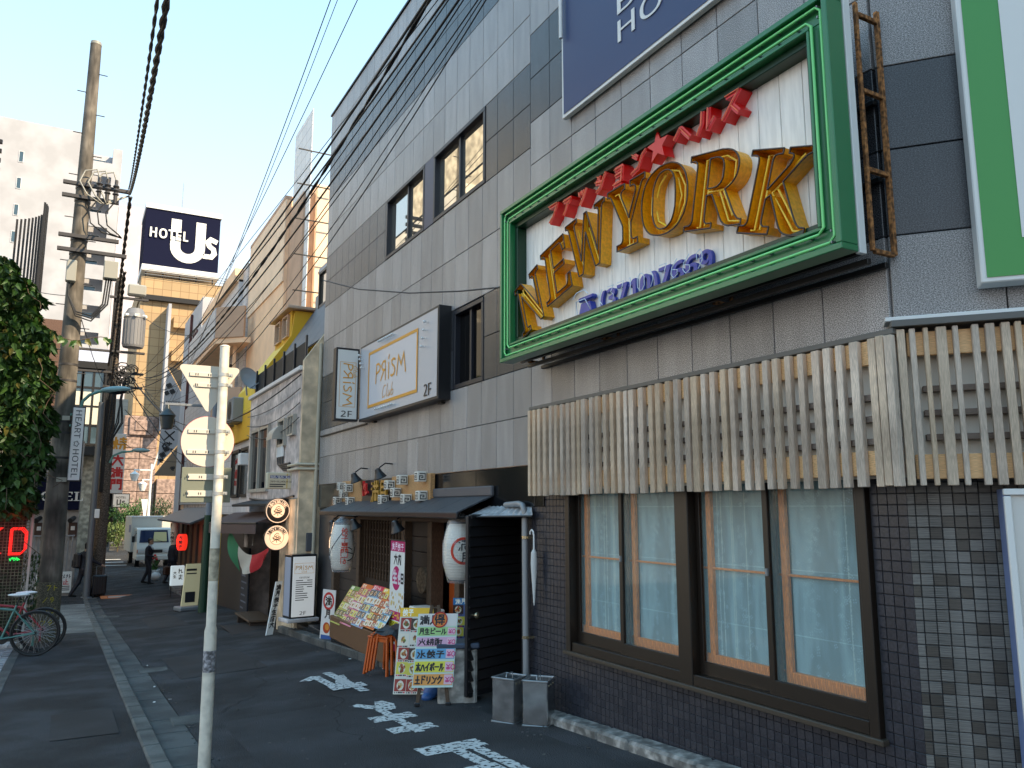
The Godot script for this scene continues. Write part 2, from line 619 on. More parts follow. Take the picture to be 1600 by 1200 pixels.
func build_granite() -> void:
	var root := thing("granite_building", "tall commercial building faced with bands of light and dark grey granite slabs", "building")
	# the backing: facade along the lane, then a chamfered corner, then the front on the crossing
	var ch := Vector3(0.651, 0, 0.759)
	var c0 := Vector3(3.7, 0, -2.6)
	var c1 := c0 + ch * 5.0
	var b := MB.new()
	var top := 8.5
	var base := -1.0
	var tall := 13.0
	var inner := 0.05
	# outline of the tall body above the shops, seen from above
	var body := PackedVector2Array([Vector2(3.7 + inner, -13.5), Vector2(3.7 + inner, -2.6 + 0.03), Vector2(c1.x + 0.03, c1.z - 0.02), Vector2(14, c1.z - 0.02), Vector2(14, -13.5)])
	var flat_ := Transform3D(Basis(Vector3.RIGHT, Vector3.BACK, Vector3.DOWN), Vector3(0, (1.88 + top) * 0.5, 0))
	b.prism(body, top - 1.88, flat_)
	obj("wall", b, M.joint, root)
	var list := []
	var holes := [Rect2(-13.5 + 3.09, 4.93, 1.41, 0.9), Rect2(-13.5 + 4.79, 4.93, 1.42, 0.9)]
	# along +z: coordinates are metres from the far end
	var o := Vector3(3.7, 0, -13.5)
	var dz := Vector3(0, 0, 1)
	var wins := [Rect2(3.1, 4.93, 1.4, 0.89), Rect2(4.79, 4.93, 1.42, 0.89), Rect2(5.45, 2.77, 0.74, 0.9)]
	var cols := []
	for k in 22: cols.append(7.18 - 0.3457 * (21 - k) if k > 0 else 0.0)
	cols[0] = 0.0
	var left_dark := func(x: float, y: float) -> bool:
		return (y > 4.93 and y < 5.82 and (x < 3.1 or x > 6.2)) or (y > 6.9 and y < 7.76) or (y > 2.77 and y < 3.69)
	clad(o, dz, cols, [1.85, 2.31, 2.77, 3.23, 3.69, 4.31, 4.93, 5.385, 5.82, 6.34, 6.9, 7.33, 7.76, 8.13, 8.5], left_dark, wins, list)
	var cols2 := [7.18]
	for k in 10: cols2.append(7.54 + 0.3675 * k)
	cols2[10] = 10.9
	var right_dark := func(x: float, y: float) -> bool:
		return (y > 5.18 and y < 6.11) or (y > 2.88 and y < 3.84) or (y > 7.1 and y < 8.0)
	clad(o, dz, cols2, [1.85, 2.31, 2.88, 3.36, 3.84, 4.29, 4.74, 5.18, 5.64, 6.11, 6.6, 7.1, 7.55, 8.0, 8.5], right_dark, [], list)
	clad(c0, ch, [0.0, 0.52, 1.04, 1.56, 2.1, 2.7, 3.3], [1.6, 2.0, 2.41, 2.88, 3.36, 3.84, 4.29, 4.74, 5.18, 5.64, 6.11], right_dark, [], list)
	place_panels(list, root, "granite_panel", 298, 0.04, 0.006, 0.003, func(p): return M[("granite_dark%d" if p.dark else "granite_light%d") % rng.randi_range(0, 2)])
	var ph := MB.new()
	ph.box(Vector3(10.0, 9.9, -8.5), Vector3(7.6, 3.2, 8.0))
	obj("roof_block", ph, M.joint, root)
	var cp := MB.new()
	cp.box(Vector3(3.74, top + 0.03, -8.05), Vector3(0.16, 0.03, 10.95))
	obj("coping", cp, M.dark_metal, root)

func build_corner() -> void:
	var root: Node = get_node("granite_building")
	rough_mat("tile_dark", lin(0.036, 0.036, 0.046), 0.38, noise_tex(21, 0.05, 0.75, 1.0, 3), 2.0)
	rough_mat("tile_dark2", lin(0.03, 0.03, 0.039), 0.33, noise_tex(21, 0.05, 0.75, 1.0, 3), 2.0)
	var ridge := noise_tex(22, 0.02, 0.6, 1.0, 3)
	var rn := noise_tex(22, 0.02, 0, 1, 3, FastNoiseLite.TYPE_SIMPLEX_SMOOTH, 512, 9.0)
	for k in 2:
		var m := rough_mat("tile_grey%d" % k, lin(0.20, 0.19, 0.175) * [1.0, 0.9][k], 0.45, ridge, 1.0, null, 1.0, rn)
		m.uv1_scale = Vector3(0.8, 30, 0.8)
		var w := rough_mat("tile_brown%d" % k, lin(0.092, 0.08, 0.068) * [1.0, 0.9][k], 0.4, ridge, 1.0, null, 0.6, rn)
		w.uv1_scale = Vector3(0.8, 30, 0.8)
	mat("grout", lin(0.16, 0.155, 0.15), 0.95)
	mat("grout_dark", lin(0.05, 0.05, 0.055), 0.95)
	var ch := Vector3(0.651, 0, 0.759)
	var out := Vector3(-0.759, 0, 0.651)
	var c0 := Vector3(3.7, 0, -2.6)
	# backing of the tiled ground floor, leaving the window opening free
	var b := MB.new()
	b.box(Vector3(3.85, 0.65, -6.085), Vector3(0.28, 2.4, 0.71))
	b.box(Vector3(3.85, -0.06, -4.28), Vector3(0.28, 0.76, 2.9))
	b.box(Vector3(3.85, 1.815, -4.28), Vector3(0.28, 0.1, 2.9))
	b.box(Vector3(3.85, 0.65, -2.715), Vector3(0.28, 2.4, 0.23))
	b.box(c0 + ch * 2.5 - out * 0.13 + Vector3(0, 0.85, 0), Vector3(5.0, 2.6, 0.24), Basis(ch, Vector3.UP, out))
	obj("ground_floor_wall", b, M.grout_dark, root)
	var list := []
	var z0 := -6.44
	var cols := steps(0.0, 3.842, 68)
	var rows := steps(-0.33, 1.873, 39)
	clad(Vector3(3.706, 0, z0), Vector3(0, 0, 1), cols, rows, func(_x, _y): return 0, [Rect2(0.7, 0.3, 2.93, 1.62)], list)
	var cols2 := [0.0, 0.038]
	for k in 14: cols2.append(0.038 + 0.0565 * (k + 1))
	var r2 := RandomNumberGenerator.new()
	r2.seed = 5
	clad(c0 - out * 0.006, ch, cols2, rows, func(_x, _y): return 1 if r2.randf() > 0.24 else 2, [], list)
	place_panels(list, root, "wall_tile", 296, 0.012, 0.0045, 0.0018, func(p): return M[["tile_dark", "tile_dark2", "tile_grey0", "tile_grey1", "tile_brown0", "tile_brown1"][p.dark * 2 + rng.randi_range(0, 1)]])
	build_window(root)
	# concrete strip along the foot of the wall
	var strip := thing("kerb_strip", "cracked pale concrete kerb strip at the foot of the dark tiled wall", "kerb")
	rough_mat("pale_concrete", lin(0.42, 0.4, 0.37), 0.9, noise_tex(33, 0.012, 0.6, 1.0, 4), 1.3, noise_tex(3, 0.012, 0.72, 1.0, 4))
	var z := -6.25
	for l in [0.5, 0.62, 0.38, 0.7, 0.66, 0.8, 0.7]:
		var kb := MB.new()
		var w := 0.17 + rng.randf_range(-0.012, 0.014)
		kb.bbox(Vector3.ZERO, Vector3(w, 0.2, l - 0.008), 0.018)
		var o := obj("concrete_block", kb, M.pale_concrete, strip)
		var zc: float = z + l * 0.5
		o.position = Vector3(3.7 - w * 0.5 - 0.006 + maxf(0.0, zc + 2.7) * 0.9, ground_y(zc) + 0.01, zc)
		o.rotation.x = -0.052
		if zc > -2.7: o.rotation.y = -0.71
		z += l


func build_window(root: Node) -> void:
	mat("bronze", lin(0.013, 0.008, 0.005), 0.4)
	mat("bronze_light", lin(0.075, 0.06, 0.045), 0.4, 0.3)
	rough_mat("orange_wood", lin(0.70, 0.21, 0.02), 0.4, noise_tex(41, 0.02, 0.72, 1.0, 3), 1.0).uv1_scale = Vector3(20, 1.2, 20)
	glass("pane", Color(0.75, 0.85, 0.85), 0.08).metallic_specular = 0.22
	var im := Image.create(512, 512, false, Image.FORMAT_RGB8)
	im.fill(Color(0.51, 0.62, 0.64))
	var r := RandomNumberGenerator.new()
	r.seed = 9
	var soft := FastNoiseLite.new()
	soft.seed = 3; soft.frequency = 0.012
	for y in 512:
		for x in 512:
			var c := im.get_pixel(x, y)
			var f := 1.0 + 0.10 * sin(x * 0.07 + soft.get_noise_2d(x, y * 0.2) * 5.0)
			if (x - y) % 9 == 0: f *= 0.93
			if y % 128 < 2: f *= 1.16
			im.set_pixel(x, y, Color(c.r * f, c.g * f, c.b * f))
	for k in 11:
		var x := r.randi_range(0, 500)
		for y in 512:
			for q in r.randi_range(1, 4):
				im.set_pixel((x + q) % 512, y, Color(0.66, 0.75, 0.74))
	for k in 520:
		var x := (r.randi_range(0, 6) * 78 + int(r.randfn(0.0, 14.0))) % 500
		var y := r.randi_range(4, 505)
		var c := Color(0.64, 0.77, 0.80)
		for q in 4:
			var a := TAU * q / 4.0 + k
			im.fill_rect(Rect2i(clampi(x + int(4 * cos(a)), 0, 509), y + int(4 * sin(a)), 2, 2), c)
	var lm := mat("lace", Color.WHITE, 0.8)
	lm.albedo_texture = ImageTexture.create_from_image(im)
	var fx := 3.69
	var win := Node3D.new()
	win.name = "window"
	root.add_child(win, true)
	var b := MB.new()
	# outer frame, heavy centre mullion and sill
	b.bbox(Vector3(3.75, 1.08, -5.715), Vector3(0.17, 1.6, 0.06), 0.004)
	b.bbox(Vector3(3.75, 1.08, -2.85), Vector3(0.17, 1.6, 0.06), 0.004)
	b.bbox(Vector3(3.752, 1.08, -4.285), Vector3(0.16, 1.6, 0.13), 0.006)
	b.bbox(Vector3(3.76, 0.345, -4.285), Vector3(0.16, 0.07, 2.79), 0.004)
	b.bbox(Vector3(3.76, 1.85, -4.285), Vector3(0.16, 0.07, 2.79), 0.004)
	obj("frame", b, M.bronze, win)
	var s := MB.new()
	s.bbox(Vector3(3.705, 0.295, -4.285), Vector3(0.11, 0.03, 2.98), 0.004)
	obj("sill", s, M.bronze_light, win)
	for h in 2:
		var a: float = [-5.685, -4.22][h]
		var e: float = [-4.35, -2.88][h]
		var mid := (a + e) * 0.5
		for k in 2:
			# left sash runs in the inner track, the right one in the outer
			var x0: float = [3.755, 3.72][k]
			var l: float = [a, mid - 0.03][k]
			var q: float = [mid + 0.03, e][k]
			var sb := MB.new()
			sb.bbox(Vector3(x0, 0.42, (l + q) * 0.5), Vector3(0.028, 0.085, q - l), 0.003)
			sb.bbox(Vector3(x0, 1.08, l + 0.021), Vector3(0.03, 1.45, 0.042), 0.003)
			sb.bbox(Vector3(x0, 1.08, q - 0.021), Vector3(0.03, 1.45, 0.042), 0.003)
			obj("sash", sb, M.bronze, win)
			var g := MB.new()
			g.box(Vector3(x0 + 0.002, 1.12, (l + q) * 0.5), Vector3(0.004, 1.36, q - l - 0.1))
			obj("pane", g, M.pane, win)
			# orange screen frame and the lace behind it
			var w := MB.new()
			w.bbox(Vector3(3.795, 0.475, (l + q) * 0.5), Vector3(0.03, 0.075, q - l + 0.02), 0.003)
			w.bbox(Vector3(3.795, 1.16, l + 0.085), Vector3(0.032, 1.34, 0.045), 0.003)
			w.bbox(Vector3(3.796, 1.065, (l + q) * 0.5), Vector3(0.02, 0.014, q - l), 0.002)
			obj("wood_screen", w, M.orange_wood, win)
			var c := MB.new()
			var t0 := r.randf() * 0.4
			c.quad(Vector3(3.808, 0.35, l - 0.06), Vector3(3.808, 0.35, q + 0.06), Vector3(3.808, 1.85, q + 0.06), Vector3(3.808, 1.85, l - 0.06), Vector2(t0, 1.0), Vector2(t0 + 0.55, 0.0))
			obj("lace_curtain", c, M.lace, win)
	var lk := MB.new()
	for z in [-5.02, -3.555]:
		lk.bbox(Vector3(3.7, 1.08, z), Vector3(0.02, 0.045, 0.018), 0.003)
	obj("latch", lk, M.grey_metal, win)


func build_screens() -> void:
	var grain := noise_tex(51, 0.03, 0.82, 1.0, 4)
	for k in 4:
		rough_mat("slat%d" % k, [lin(0.78, 0.61, 0.45), lin(0.68, 0.54, 0.42), lin(0.82, 0.62, 0.43), lin(0.74, 0.61, 0.49)][k], 0.75, grain, 1.0, noise_tex(3, 0.012, 0.72, 1.0, 4)).uv1_scale = Vector3(14, 0.9, 14)
	rough_mat("cedar", lin(0.85, 0.52, 0.25), 0.6, grain, 1.0).uv1_scale = Vector3(2, 16, 2)
	rough_mat("batten", lin(0.24, 0.185, 0.15), 0.8, grain, 1.0).uv1_scale = Vector3(2, 16, 2)
	mat("cream_panel", lin(0.82, 0.77, 0.68), 0.6)
	mat("flashing", lin(0.12, 0.115, 0.105), 0.5)
	var r := RandomNumberGenerator.new()
	r.seed = 12
	var t := thing("slat_screen", "long pale timber slat screen over the big window, along the lane", "timber screen")
	var z1 := -2.51
	var z0 := -6.1
	var p := MB.new()
	p.box(Vector3(3.625, 1.97, (z0 + z1) * 0.5), Vector3(0.03, 0.72, z1 - z0 - 0.06))
	obj("panel", p, M.cream_panel, t)
	for y in [2.25, 1.685]:
		var d := MB.new()
		d.bbox(Vector3(3.565, y, (z0 + z1) * 0.5), Vector3(0.03, 0.125, z1 - z0), 0.003)
		obj("board", d, M.cedar, t)
	for y in [2.02, 1.91, 1.795]:
		var d := MB.new()
		d.bbox(Vector3(3.585, y, (z0 + z1) * 0.5), Vector3(0.05, 0.032, z1 - z0 - 0.02), 0.002)
		obj("batten", d, M.batten, t)
	var z := z0 + 0.02
	var k := 0
	while z < z1 + 0.02:
		var w: float = [0.05, 0.042, 0.056, 0.046, 0.04][r.randi_range(0, 4)]
		var s := MB.new()
		s.bbox(Vector3(3.53, 1.94 + r.randf_range(-0.004, 0.004), z), Vector3(0.036, 0.75, w), 0.003)
		obj("slat", s, M["slat%d" % r.randi_range(0, 3)], t)
		z += w * 0.5 + [0.03, 0.052, 0.042, 0.062, 0.036][r.randi_range(0, 4)] + 0.02 if z < -2.66 else 0.047
		k += 1
	var f := MB.new()
	f.bbox(Vector3(3.61, 2.335, (z0 + z1) * 0.5), Vector3(0.15, 0.03, z1 - z0 + 0.04), 0.003)
	obj("flashing", f, M.flashing, t)
	# the same round the corner
	var ch := Vector3(0.651, 0, 0.759)
	var out := Vector3(-0.759, 0, 0.651)
	var bs := Basis(ch, Vector3.UP, out)
	var c0 := Vector3(3.7, 0, -2.6)
	var q := thing("slat_screen", "shorter pale timber slat screen on the chamfered corner, above the grey checked tiles", "timber screen")
	var put := func(b: MB, x: float, y: float, o: float, s: Vector3, e: float) -> void: b.bbox(c0 + ch * x + out * o + Vector3(0, y, 0), s, e, bs)
	var pb := MB.new(); put.call(pb, 1.0, 1.97, 0.05, Vector3(2.0, 0.7, 0.03), 0.002); obj("panel", pb, M.cream_panel, q)
	for y in [2.27, 1.66]:
		var d := MB.new(); put.call(d, 1.02, y, 0.13, Vector3(1.96, 0.12, 0.03), 0.003); obj("board", d, M.cedar, q)
	for y in [2.045, 1.925, 1.805]:
		var d := MB.new(); put.call(d, 1.05, y, 0.095, Vector3(1.9, 0.03, 0.05), 0.002); obj("batten", d, M.batten, q)
	var x := 0.012
	var n := 0
	while x < 2.0:
		var w: float = [0.038, 0.027, 0.022, 0.046, 0.024, 0.03, 0.04][n % 7]
		var s := MB.new(); put.call(s, x, 1.955, 0.165, Vector3(w, 0.775, 0.034), 0.003)
		obj("slat", s, M["slat%d" % r.randi_range(0, 3)], q)
		x += [0.052, 0.06, 0.068, 0.062, 0.085, 0.062, 0.066][n % 7]
		n += 1
	var fl := MB.new(); put.call(fl, 1.0, 2.37, 0.1, Vector3(2.06, 0.035, 0.2), 0.003); obj("flashing", fl, M.flashing, q)
	var wl := MB.new(); put.call(wl, 1.0, 2.405, 0.075, Vector3(2.1, 0.022, 0.14), 0.003); obj("white_trim", wl, M.white, q)
	var sp := MB.new()
	sp.bbox(c0 + out * 0.06 + Vector3(-0.05, 1.97, -0.0), Vector3(0.05, 0.6, 0.14), 0.004, Basis(Vector3.UP, 0.35))
	obj("corner_plate", sp, M.cream_panel, q)


func build_wall_signs() -> void:
	var ch := Vector3(0.651, 0, 0.759)
	var out := Vector3(-0.759, 0, 0.651)
	var bs := Basis(ch, Vector3.UP, out)
	var c0 := Vector3(3.7, 0, -2.6)
	mat("sign_white", lin(0.78, 0.77, 0.74), 0.4)
	mat("sign_green", lin(0.07, 0.32, 0.075), 0.45)
	# tall green and white sign, its side towards the lane in shade
	var g := thing("wall_sign", "tall green and white box sign on the corner", "sign", c0 + ch * 0.39 + out * 0.03 + Vector3(0, 2.55, 0))
	var b := MB.new(); b.bbox((ch * 0.8 + out * 0.06 + Vector3(0, 1.5, 0)), Vector3(1.6, 3.0, 0.12), 0.006, bs); obj("case", b, M.sign_white, g)
	var f := MB.new(); f.quad(ch * 0.025 + out * 0.124 + Vector3(0, 0.025, 0), ch * 1.57 + out * 0.124 + Vector3(0, 0.025, 0), ch * 1.57 + out * 0.124 + Vector3(0, 2.97, 0), ch * 0.025 + out * 0.124 + Vector3(0, 2.97, 0)); obj("green_face", f, M.sign_green, g)
	var w := MB.new(); w.quad(ch * 0.188 + out * 0.128 + Vector3(0, 0.21, 0), ch * 1.4 + out * 0.128 + Vector3(0, 0.21, 0), ch * 1.4 + out * 0.128 + Vector3(0, 2.8, 0), ch * 0.188 + out * 0.128 + Vector3(0, 2.8, 0)); obj("white_face", w, M.sign_white, g)
	# white board low on the right
	mat("blue_side", lin(0.16, 0.22, 0.42), 0.4)
	var s := thing("board_sign", "blank white framed board standing by the grey checked tiles", "sign", c0 + ch * 0.395 + out * 0.01 + Vector3(0, 0.1, 0))
	var sb := MB.new(); sb.bbox(ch * 0.4 + out * 0.075 + Vector3(0, 0.72, 0), Vector3(0.8, 1.46, 0.13), 0.004, bs); obj("case", sb, M.blue_side, s)
	var fr := MB.new()
	for q in [[0.4, 0.012, 0.8, 0.03], [0.4, 1.435, 0.8, 0.03], [0.015, 0.72, 0.03, 1.39], [0.785, 0.72, 0.03, 1.39]]:
		fr.bbox(ch * q[0] + out * 0.148 + Vector3(0, q[1], 0), Vector3(q[2], q[3], 0.03), 0.004, bs)
	obj("frame", fr, M.white, s)
	var pf := MB.new(); pf.quad(ch * 0.03 + out * 0.146 + Vector3(0, 0.03, 0), ch * 0.77 + out * 0.146 + Vector3(0, 0.03, 0), ch * 0.77 + out * 0.146 + Vector3(0, 1.42, 0), ch * 0.03 + out * 0.146 + Vector3(0, 1.42, 0)); obj("panel", pf, mat("board_panel", lin(0.66, 0.64, 0.6), 0.45), s)
	# navy banner sign high on the facade
	mat("navy", lin(0.022, 0.04, 0.13), 0.45)
	var n := thing("banner_sign", "large navy blue sign with thin white capitals above the green neon sign", "sign", Vector3(3.66, 4.9, -5.64))
	var nb := MB.new(); nb.bbox(Vector3(-0.02, 1.0, 1.3), Vector3(0.05, 2.0, 2.6), 0.004); obj("frame", nb, M.sign_white, n)
	var nf := MB.new(); nf.quad(Vector3(-0.05, 0.03, 0.03), Vector3(-0.05, 0.03, 2.57), Vector3(-0.05, 1.97, 2.57), Vector3(-0.05, 1.97, 0.03)); obj("face", nf, M.navy, n)
	var fo := sys_font("Droid Sans", 400)
	var px := plane_at(Vector3(-0.056, 0, 0), Vector3(0, 0, 1))
	letters("lettering", "HOUSE", fo, 0.185, 0.006, M.white, n, px * Transform3D(Basis.IDENTITY, Vector3(0.86, 0.265, 0)), 1.32)
	letters("lettering", "BIER", fo, 0.185, 0.006, M.white, n, px * Transform3D(Basis.IDENTITY, Vector3(0.86, 0.51, 0)), 0.98)
	var pp := MB.new(); pp.tube([Vector3(-0.09, 2.6, 0.06), Vector3(-0.09, 0.74, 0.06)], 0.018, 8); obj("bracket_pole", pp, M.white, n)

# a channel letter: open front, flat back and returns, with a dark rim
func channel_letter(ch: String, font: Font, w: float, h: float, depth: float, body: Material, rim: Material, parent: Node, t: Transform3D) -> void:
	var tm := TextMesh.new()
	tm.text = ch; tm.font = font; tm.font_size = 64; tm.pixel_size = 0.01; tm.depth = 1.0; tm.curve_step = 2.0
	var arr := tm.get_mesh_arrays()
	var vs: PackedVector3Array = arr[Mesh.ARRAY_VERTEX]
	var ids: PackedInt32Array = arr[Mesh.ARRAY_INDEX]
	var bb := tm.get_aabb()
	var b := MB.new()
	var e := MB.new()
	var fit := func(p: Vector3) -> Vector3:
		return Vector3((p.x - bb.position.x) / bb.size.x * w - w * 0.5, (p.y - bb.position.y) / bb.size.y * h, (p.z + 0.5) * depth)
	for k in range(0, ids.size(), 3):
		var q := [fit.call(vs[ids[k]]), fit.call(vs[ids[k + 1]]), fit.call(vs[ids[k + 2]])]
		var front := 0
		for p in q: front += 1 if p.z > depth * 0.5 else 0
		if front == 3: continue
		b.tri(q[0], q[2], q[1])
		if front == 2:
			var f := []
			for p in q:
				if p.z > depth * 0.5: f.append(p)
			e.cyl(f[0], f[1], 0.0055, 0.0055, 5, false)
	var o := obj("channel_letter", b, body, parent)
	o.transform = t
	obj("rim", e, rim, o)
	var tubes := {"N": "1119 1989 8981".split(" "), "E": [], "W": []}
	var lines := {
		"N": [[0.14, 0.06, 0.2, 0.06, 0.2, 0.93, 0.26, 0.93, 0.78, 0.08, 0.82, 0.08, 0.82, 0.94], [0.14, 0.1, 0.14, 0.9, 0.2, 0.86, 0.76, 0.0]],
		"E": [[0.2, 0.06, 0.2, 0.94, 0.82, 0.94, 0.84, 0.78], [0.27, 0.06, 0.86, 0.06, 0.9, 0.25], [0.27, 0.9, 0.27, 0.52, 0.62, 0.52]],
		"W": [[0.12, 0.94, 0.3, 0.1, 0.36, 0.1, 0.5, 0.75, 0.66, 0.1, 0.71, 0.1, 0.88, 0.94], [0.2, 0.94, 0.34, 0.28, 0.5, 0.92, 0.69, 0.3, 0.81, 0.94]],
		"Y": [[0.1, 0.94, 0.2, 0.94, 0.46, 0.46, 0.46, 0.06], [0.88, 0.94, 0.56, 0.46, 0.56, 0.06, 0.4, 0.06], [0.26, 0.94, 0.51, 0.54, 0.8, 0.94]],
		"O": [[0.5, 0.93, 0.28, 0.86, 0.14, 0.62, 0.14, 0.38, 0.28, 0.14, 0.5, 0.06, 0.72, 0.14, 0.86, 0.38, 0.86, 0.62, 0.72, 0.86, 0.5, 0.93], [0.44, 0.88, 0.3, 0.76, 0.21, 0.5, 0.3, 0.24, 0.5, 0.13, 0.7, 0.24, 0.79, 0.5, 0.7, 0.76, 0.56, 0.88]],
		"R": [[0.16, 0.05, 0.22, 0.05, 0.22, 0.93, 0.58, 0.93, 0.74, 0.84, 0.74, 0.6, 0.58, 0.5, 0.3, 0.5], [0.3, 0.06, 0.3, 0.88], [0.5, 0.5, 0.72, 0.08, 0.92, 0.06], [0.58, 0.48, 0.78, 0.14]],
		"K": [[0.14, 0.05, 0.2, 0.05, 0.2, 0.94, 0.28, 0.94, 0.28, 0.06], [0.84, 0.94, 0.36, 0.5, 0.78, 0.06, 0.92, 0.06], [0.74, 0.94, 0.32, 0.52], [0.44, 0.54, 0.84, 0.1]],
	}
	var n := MB.new()
	for l in lines[ch]:
		var p := []
		for k in range(0, l.size(), 2): p.append(Vector3((l[k] - 0.5) * w, l[k + 1] * h, depth * 0.62))
		n.tube(p, 0.0075, 6)
	obj("neon_tube", n, M.neon_yellow, o)


func build_neon_sign() -> void:
	var green := mat("frame_green", lin(0.006, 0.17, 0.05), 0.3)
	green.clearcoat_enabled = true; green.clearcoat = 0.5
	mat("frame_green_dark", lin(0.003, 0.035, 0.014), 0.35)
	mat("neon_green", lin(0.22, 0.75, 0.25), 0.15)
	mat("neon_yellow", lin(1.0, 0.66, 0.05), 0.2)
	mat("neon_white", lin(0.72, 0.85, 0.95), 0.15)
	mat("neon_red", lin(1.0, 0.22, 0.1), 0.2)
	rough_mat("letter_yellow", lin(0.98, 0.45, 0.008), 0.35, noise_tex(61, 0.02, 0.88, 1.0, 4), 3.0)
	mat("letter_rim", lin(0.05, 0.025, 0.02), 0.4)
	var red := mat("letter_red", lin(0.72, 0.005, 0.005), 0.3)
	red.clearcoat_enabled = true; red.clearcoat = 0.15
	mat("letter_blue", lin(0.015, 0.04, 0.36), 0.3)
	rough_mat("rust", lin(0.34, 0.15, 0.05), 0.9, noise_tex(65, 0.02, 0.5, 1.0, 4), 2.5)
	rough_mat("sign_sheet", lin(0.80, 0.77, 0.72), 0.5, noise_tex(64, 0.01, 0.94, 1.0, 4), 1.0).uv1_scale = Vector3(4, 0.5, 4)
	var z0 := -6.14
	var z1 := -2.53
	var y0 := 2.73
	var y1 := 4.135
	var zc := (z0 + z1) * 0.5
	var t := thing("neon_sign", "big green framed neon sign with yellow and red channel letters over the timber screen", "neon sign", Vector3(3.25, y0, zc))
	var W := z1 - z0
	var H := y1 - y0
	# frame members: an outer flange, a sunk channel, an inner lip
	var side := func(called: String, o0: float, o1: float, front: float, back: float, m: Material) -> void:
		for k in 4:
			var b := MB.new()
			var mid := (o0 + o1) * 0.5
			var l := o1 - o0
			var xx := (front + back) * 0.5
			if k == 0: b.bbox(Vector3(xx, mid, 0), Vector3(back - front, l, W - 2 * o0), 0.004)
			if k == 1: b.bbox(Vector3(xx, H - mid, 0), Vector3(back - front, l, W - 2 * o0), 0.004)
			if k == 2: b.bbox(Vector3(xx, H * 0.5, -W * 0.5 + mid), Vector3(back - front, H - 2 * o1, l), 0.004)
			if k == 3: b.bbox(Vector3(xx, H * 0.5, W * 0.5 - mid), Vector3(back - front, H - 2 * o1, l), 0.004)
			obj(called, b, m, t)
	side.call("outer_frame", 0.0, 0.035, 0.0, 0.125, green)
	side.call("frame_channel", 0.035, 0.135, 0.05, 0.08, green)
	side.call("frame_step", 0.135, 0.155, 0.02, 0.12, green)
	side.call("inner_frame", 0.155, 0.2, 0.07, 0.2, M.frame_green_dark)
	for q in [[0.055, 0.022], [0.115, 0.018]]:
		var n := MB.new()
		var a: float = q[0]
		var r := 0.03
		var p := []
		for c in [[1, 1], [-1, 1], [-1, -1], [1, -1]]:
			var cy: float = H * 0.5 + c[1] * (H * 0.5 - a)
			var cz: float = c[0] * (W * 0.5 - a)
			if c[0] * c[1] > 0:
				p.append(Vector3(q[1], cy, cz - c[0] * r) if c[0] < 0 else Vector3(q[1], cy - c[1] * r, cz))
				p.append(Vector3(q[1], cy - c[1] * r, cz) if c[0] < 0 else Vector3(q[1], cy, cz - c[0] * r))
			else:
				p.append(Vector3(q[1], cy, cz - c[0] * r) if c[0] < 0 else Vector3(q[1], cy - c[1] * r, cz))
				p.append(Vector3(q[1], cy - c[1] * r, cz) if c[0] < 0 else Vector3(q[1], cy, cz - c[0] * r))
		# the four rounded corners in order
		p = []
		var hw := W * 0.5 - a
		var hh := H * 0.5 - a
		for c in [[1, -1, 0], [1, 1, 1], [-1, 1, 0], [-1, -1, 1]]:
			var u := Vector3(q[1], H * 0.5 + c[1] * hh, c[0] * (hw - r))
			var w := Vector3(q[1], H * 0.5 + c[1] * (hh - r), c[0] * hw)
			if c[2] == 0: p.append_array([u, w])
			else: p.append_array([w, u])
		n.tube(p, 0.0085, 8, true)
		obj("neon_tube", n, M.neon_green, t)
	var clips := MB.new()
	for k in 26:
		var f := k / 25.0
		for yy in [0.055, 0.115, H - 0.055, H - 0.115]:
			clips.box(Vector3(0.035, yy, lerpf(-W * 0.48, W * 0.48, f)), Vector3(0.04, 0.012, 0.008))
	stuff("tube_clips", clips, M.grey_metal, t)
	# back sheet of upright strips
	var n_strips := 20
	var sw := (W - 0.3) / n_strips
	var sm := MB.new()
	sm.bbox(Vector3.ZERO, Vector3(0.012, H - 0.3, sw - 0.004), 0.003)
	var smesh := sm.mesh()
	for k in n_strips:
		var o := inst("sheet_strip", smesh, M.sign_sheet, t)
		o.position = Vector3(0.17, H * 0.5, -W * 0.5 + 0.15 + sw * (k + 0.5))
	var bk := MB.new()
	bk.box(Vector3(0.2, H * 0.5, 0), Vector3(0.03, H - 0.02, W - 0.08))
	obj("back_plate", bk, M.dark_metal, t)
	var wt := MB.new()
	wt.bbox(Vector3(0.155, H * 0.5, W * 0.5 - 0.01), Vector3(0.05, H + 0.01, 0.03), 0.003)
	obj("white_edge", wt, M.white, t)
	# lettering on the sheet; the sheet front is 0.164 behind the frame front
	var base := plane_at(Vector3(0.163, 0, 0), Vector3(0, 0, 1))
	var serif := sys_font("Droid Serif", 700)
	var R := 2.86
	for l in [["N", -1.285, 0.42], ["E", -0.895, 0.385], ["W", -0.475, 0.54], ["Y", 0.0, 0.44], ["O", 0.385, 0.47], ["R", 0.835, 0.5], ["K", 1.285, 0.5]]:
		var x: float = l[1]
		var y := 0.545 - (R - sqrt(R * R - x * x))
		channel_letter(l[0], serif, l[2], 0.475, 0.105, M.letter_yellow, M.letter_rim, t, base * Transform3D(Basis(Vector3.BACK, -asin(x / R) * 0.72), Vector3(x, y, 0.0)))
	var kana := "ファッション★ヘルス"
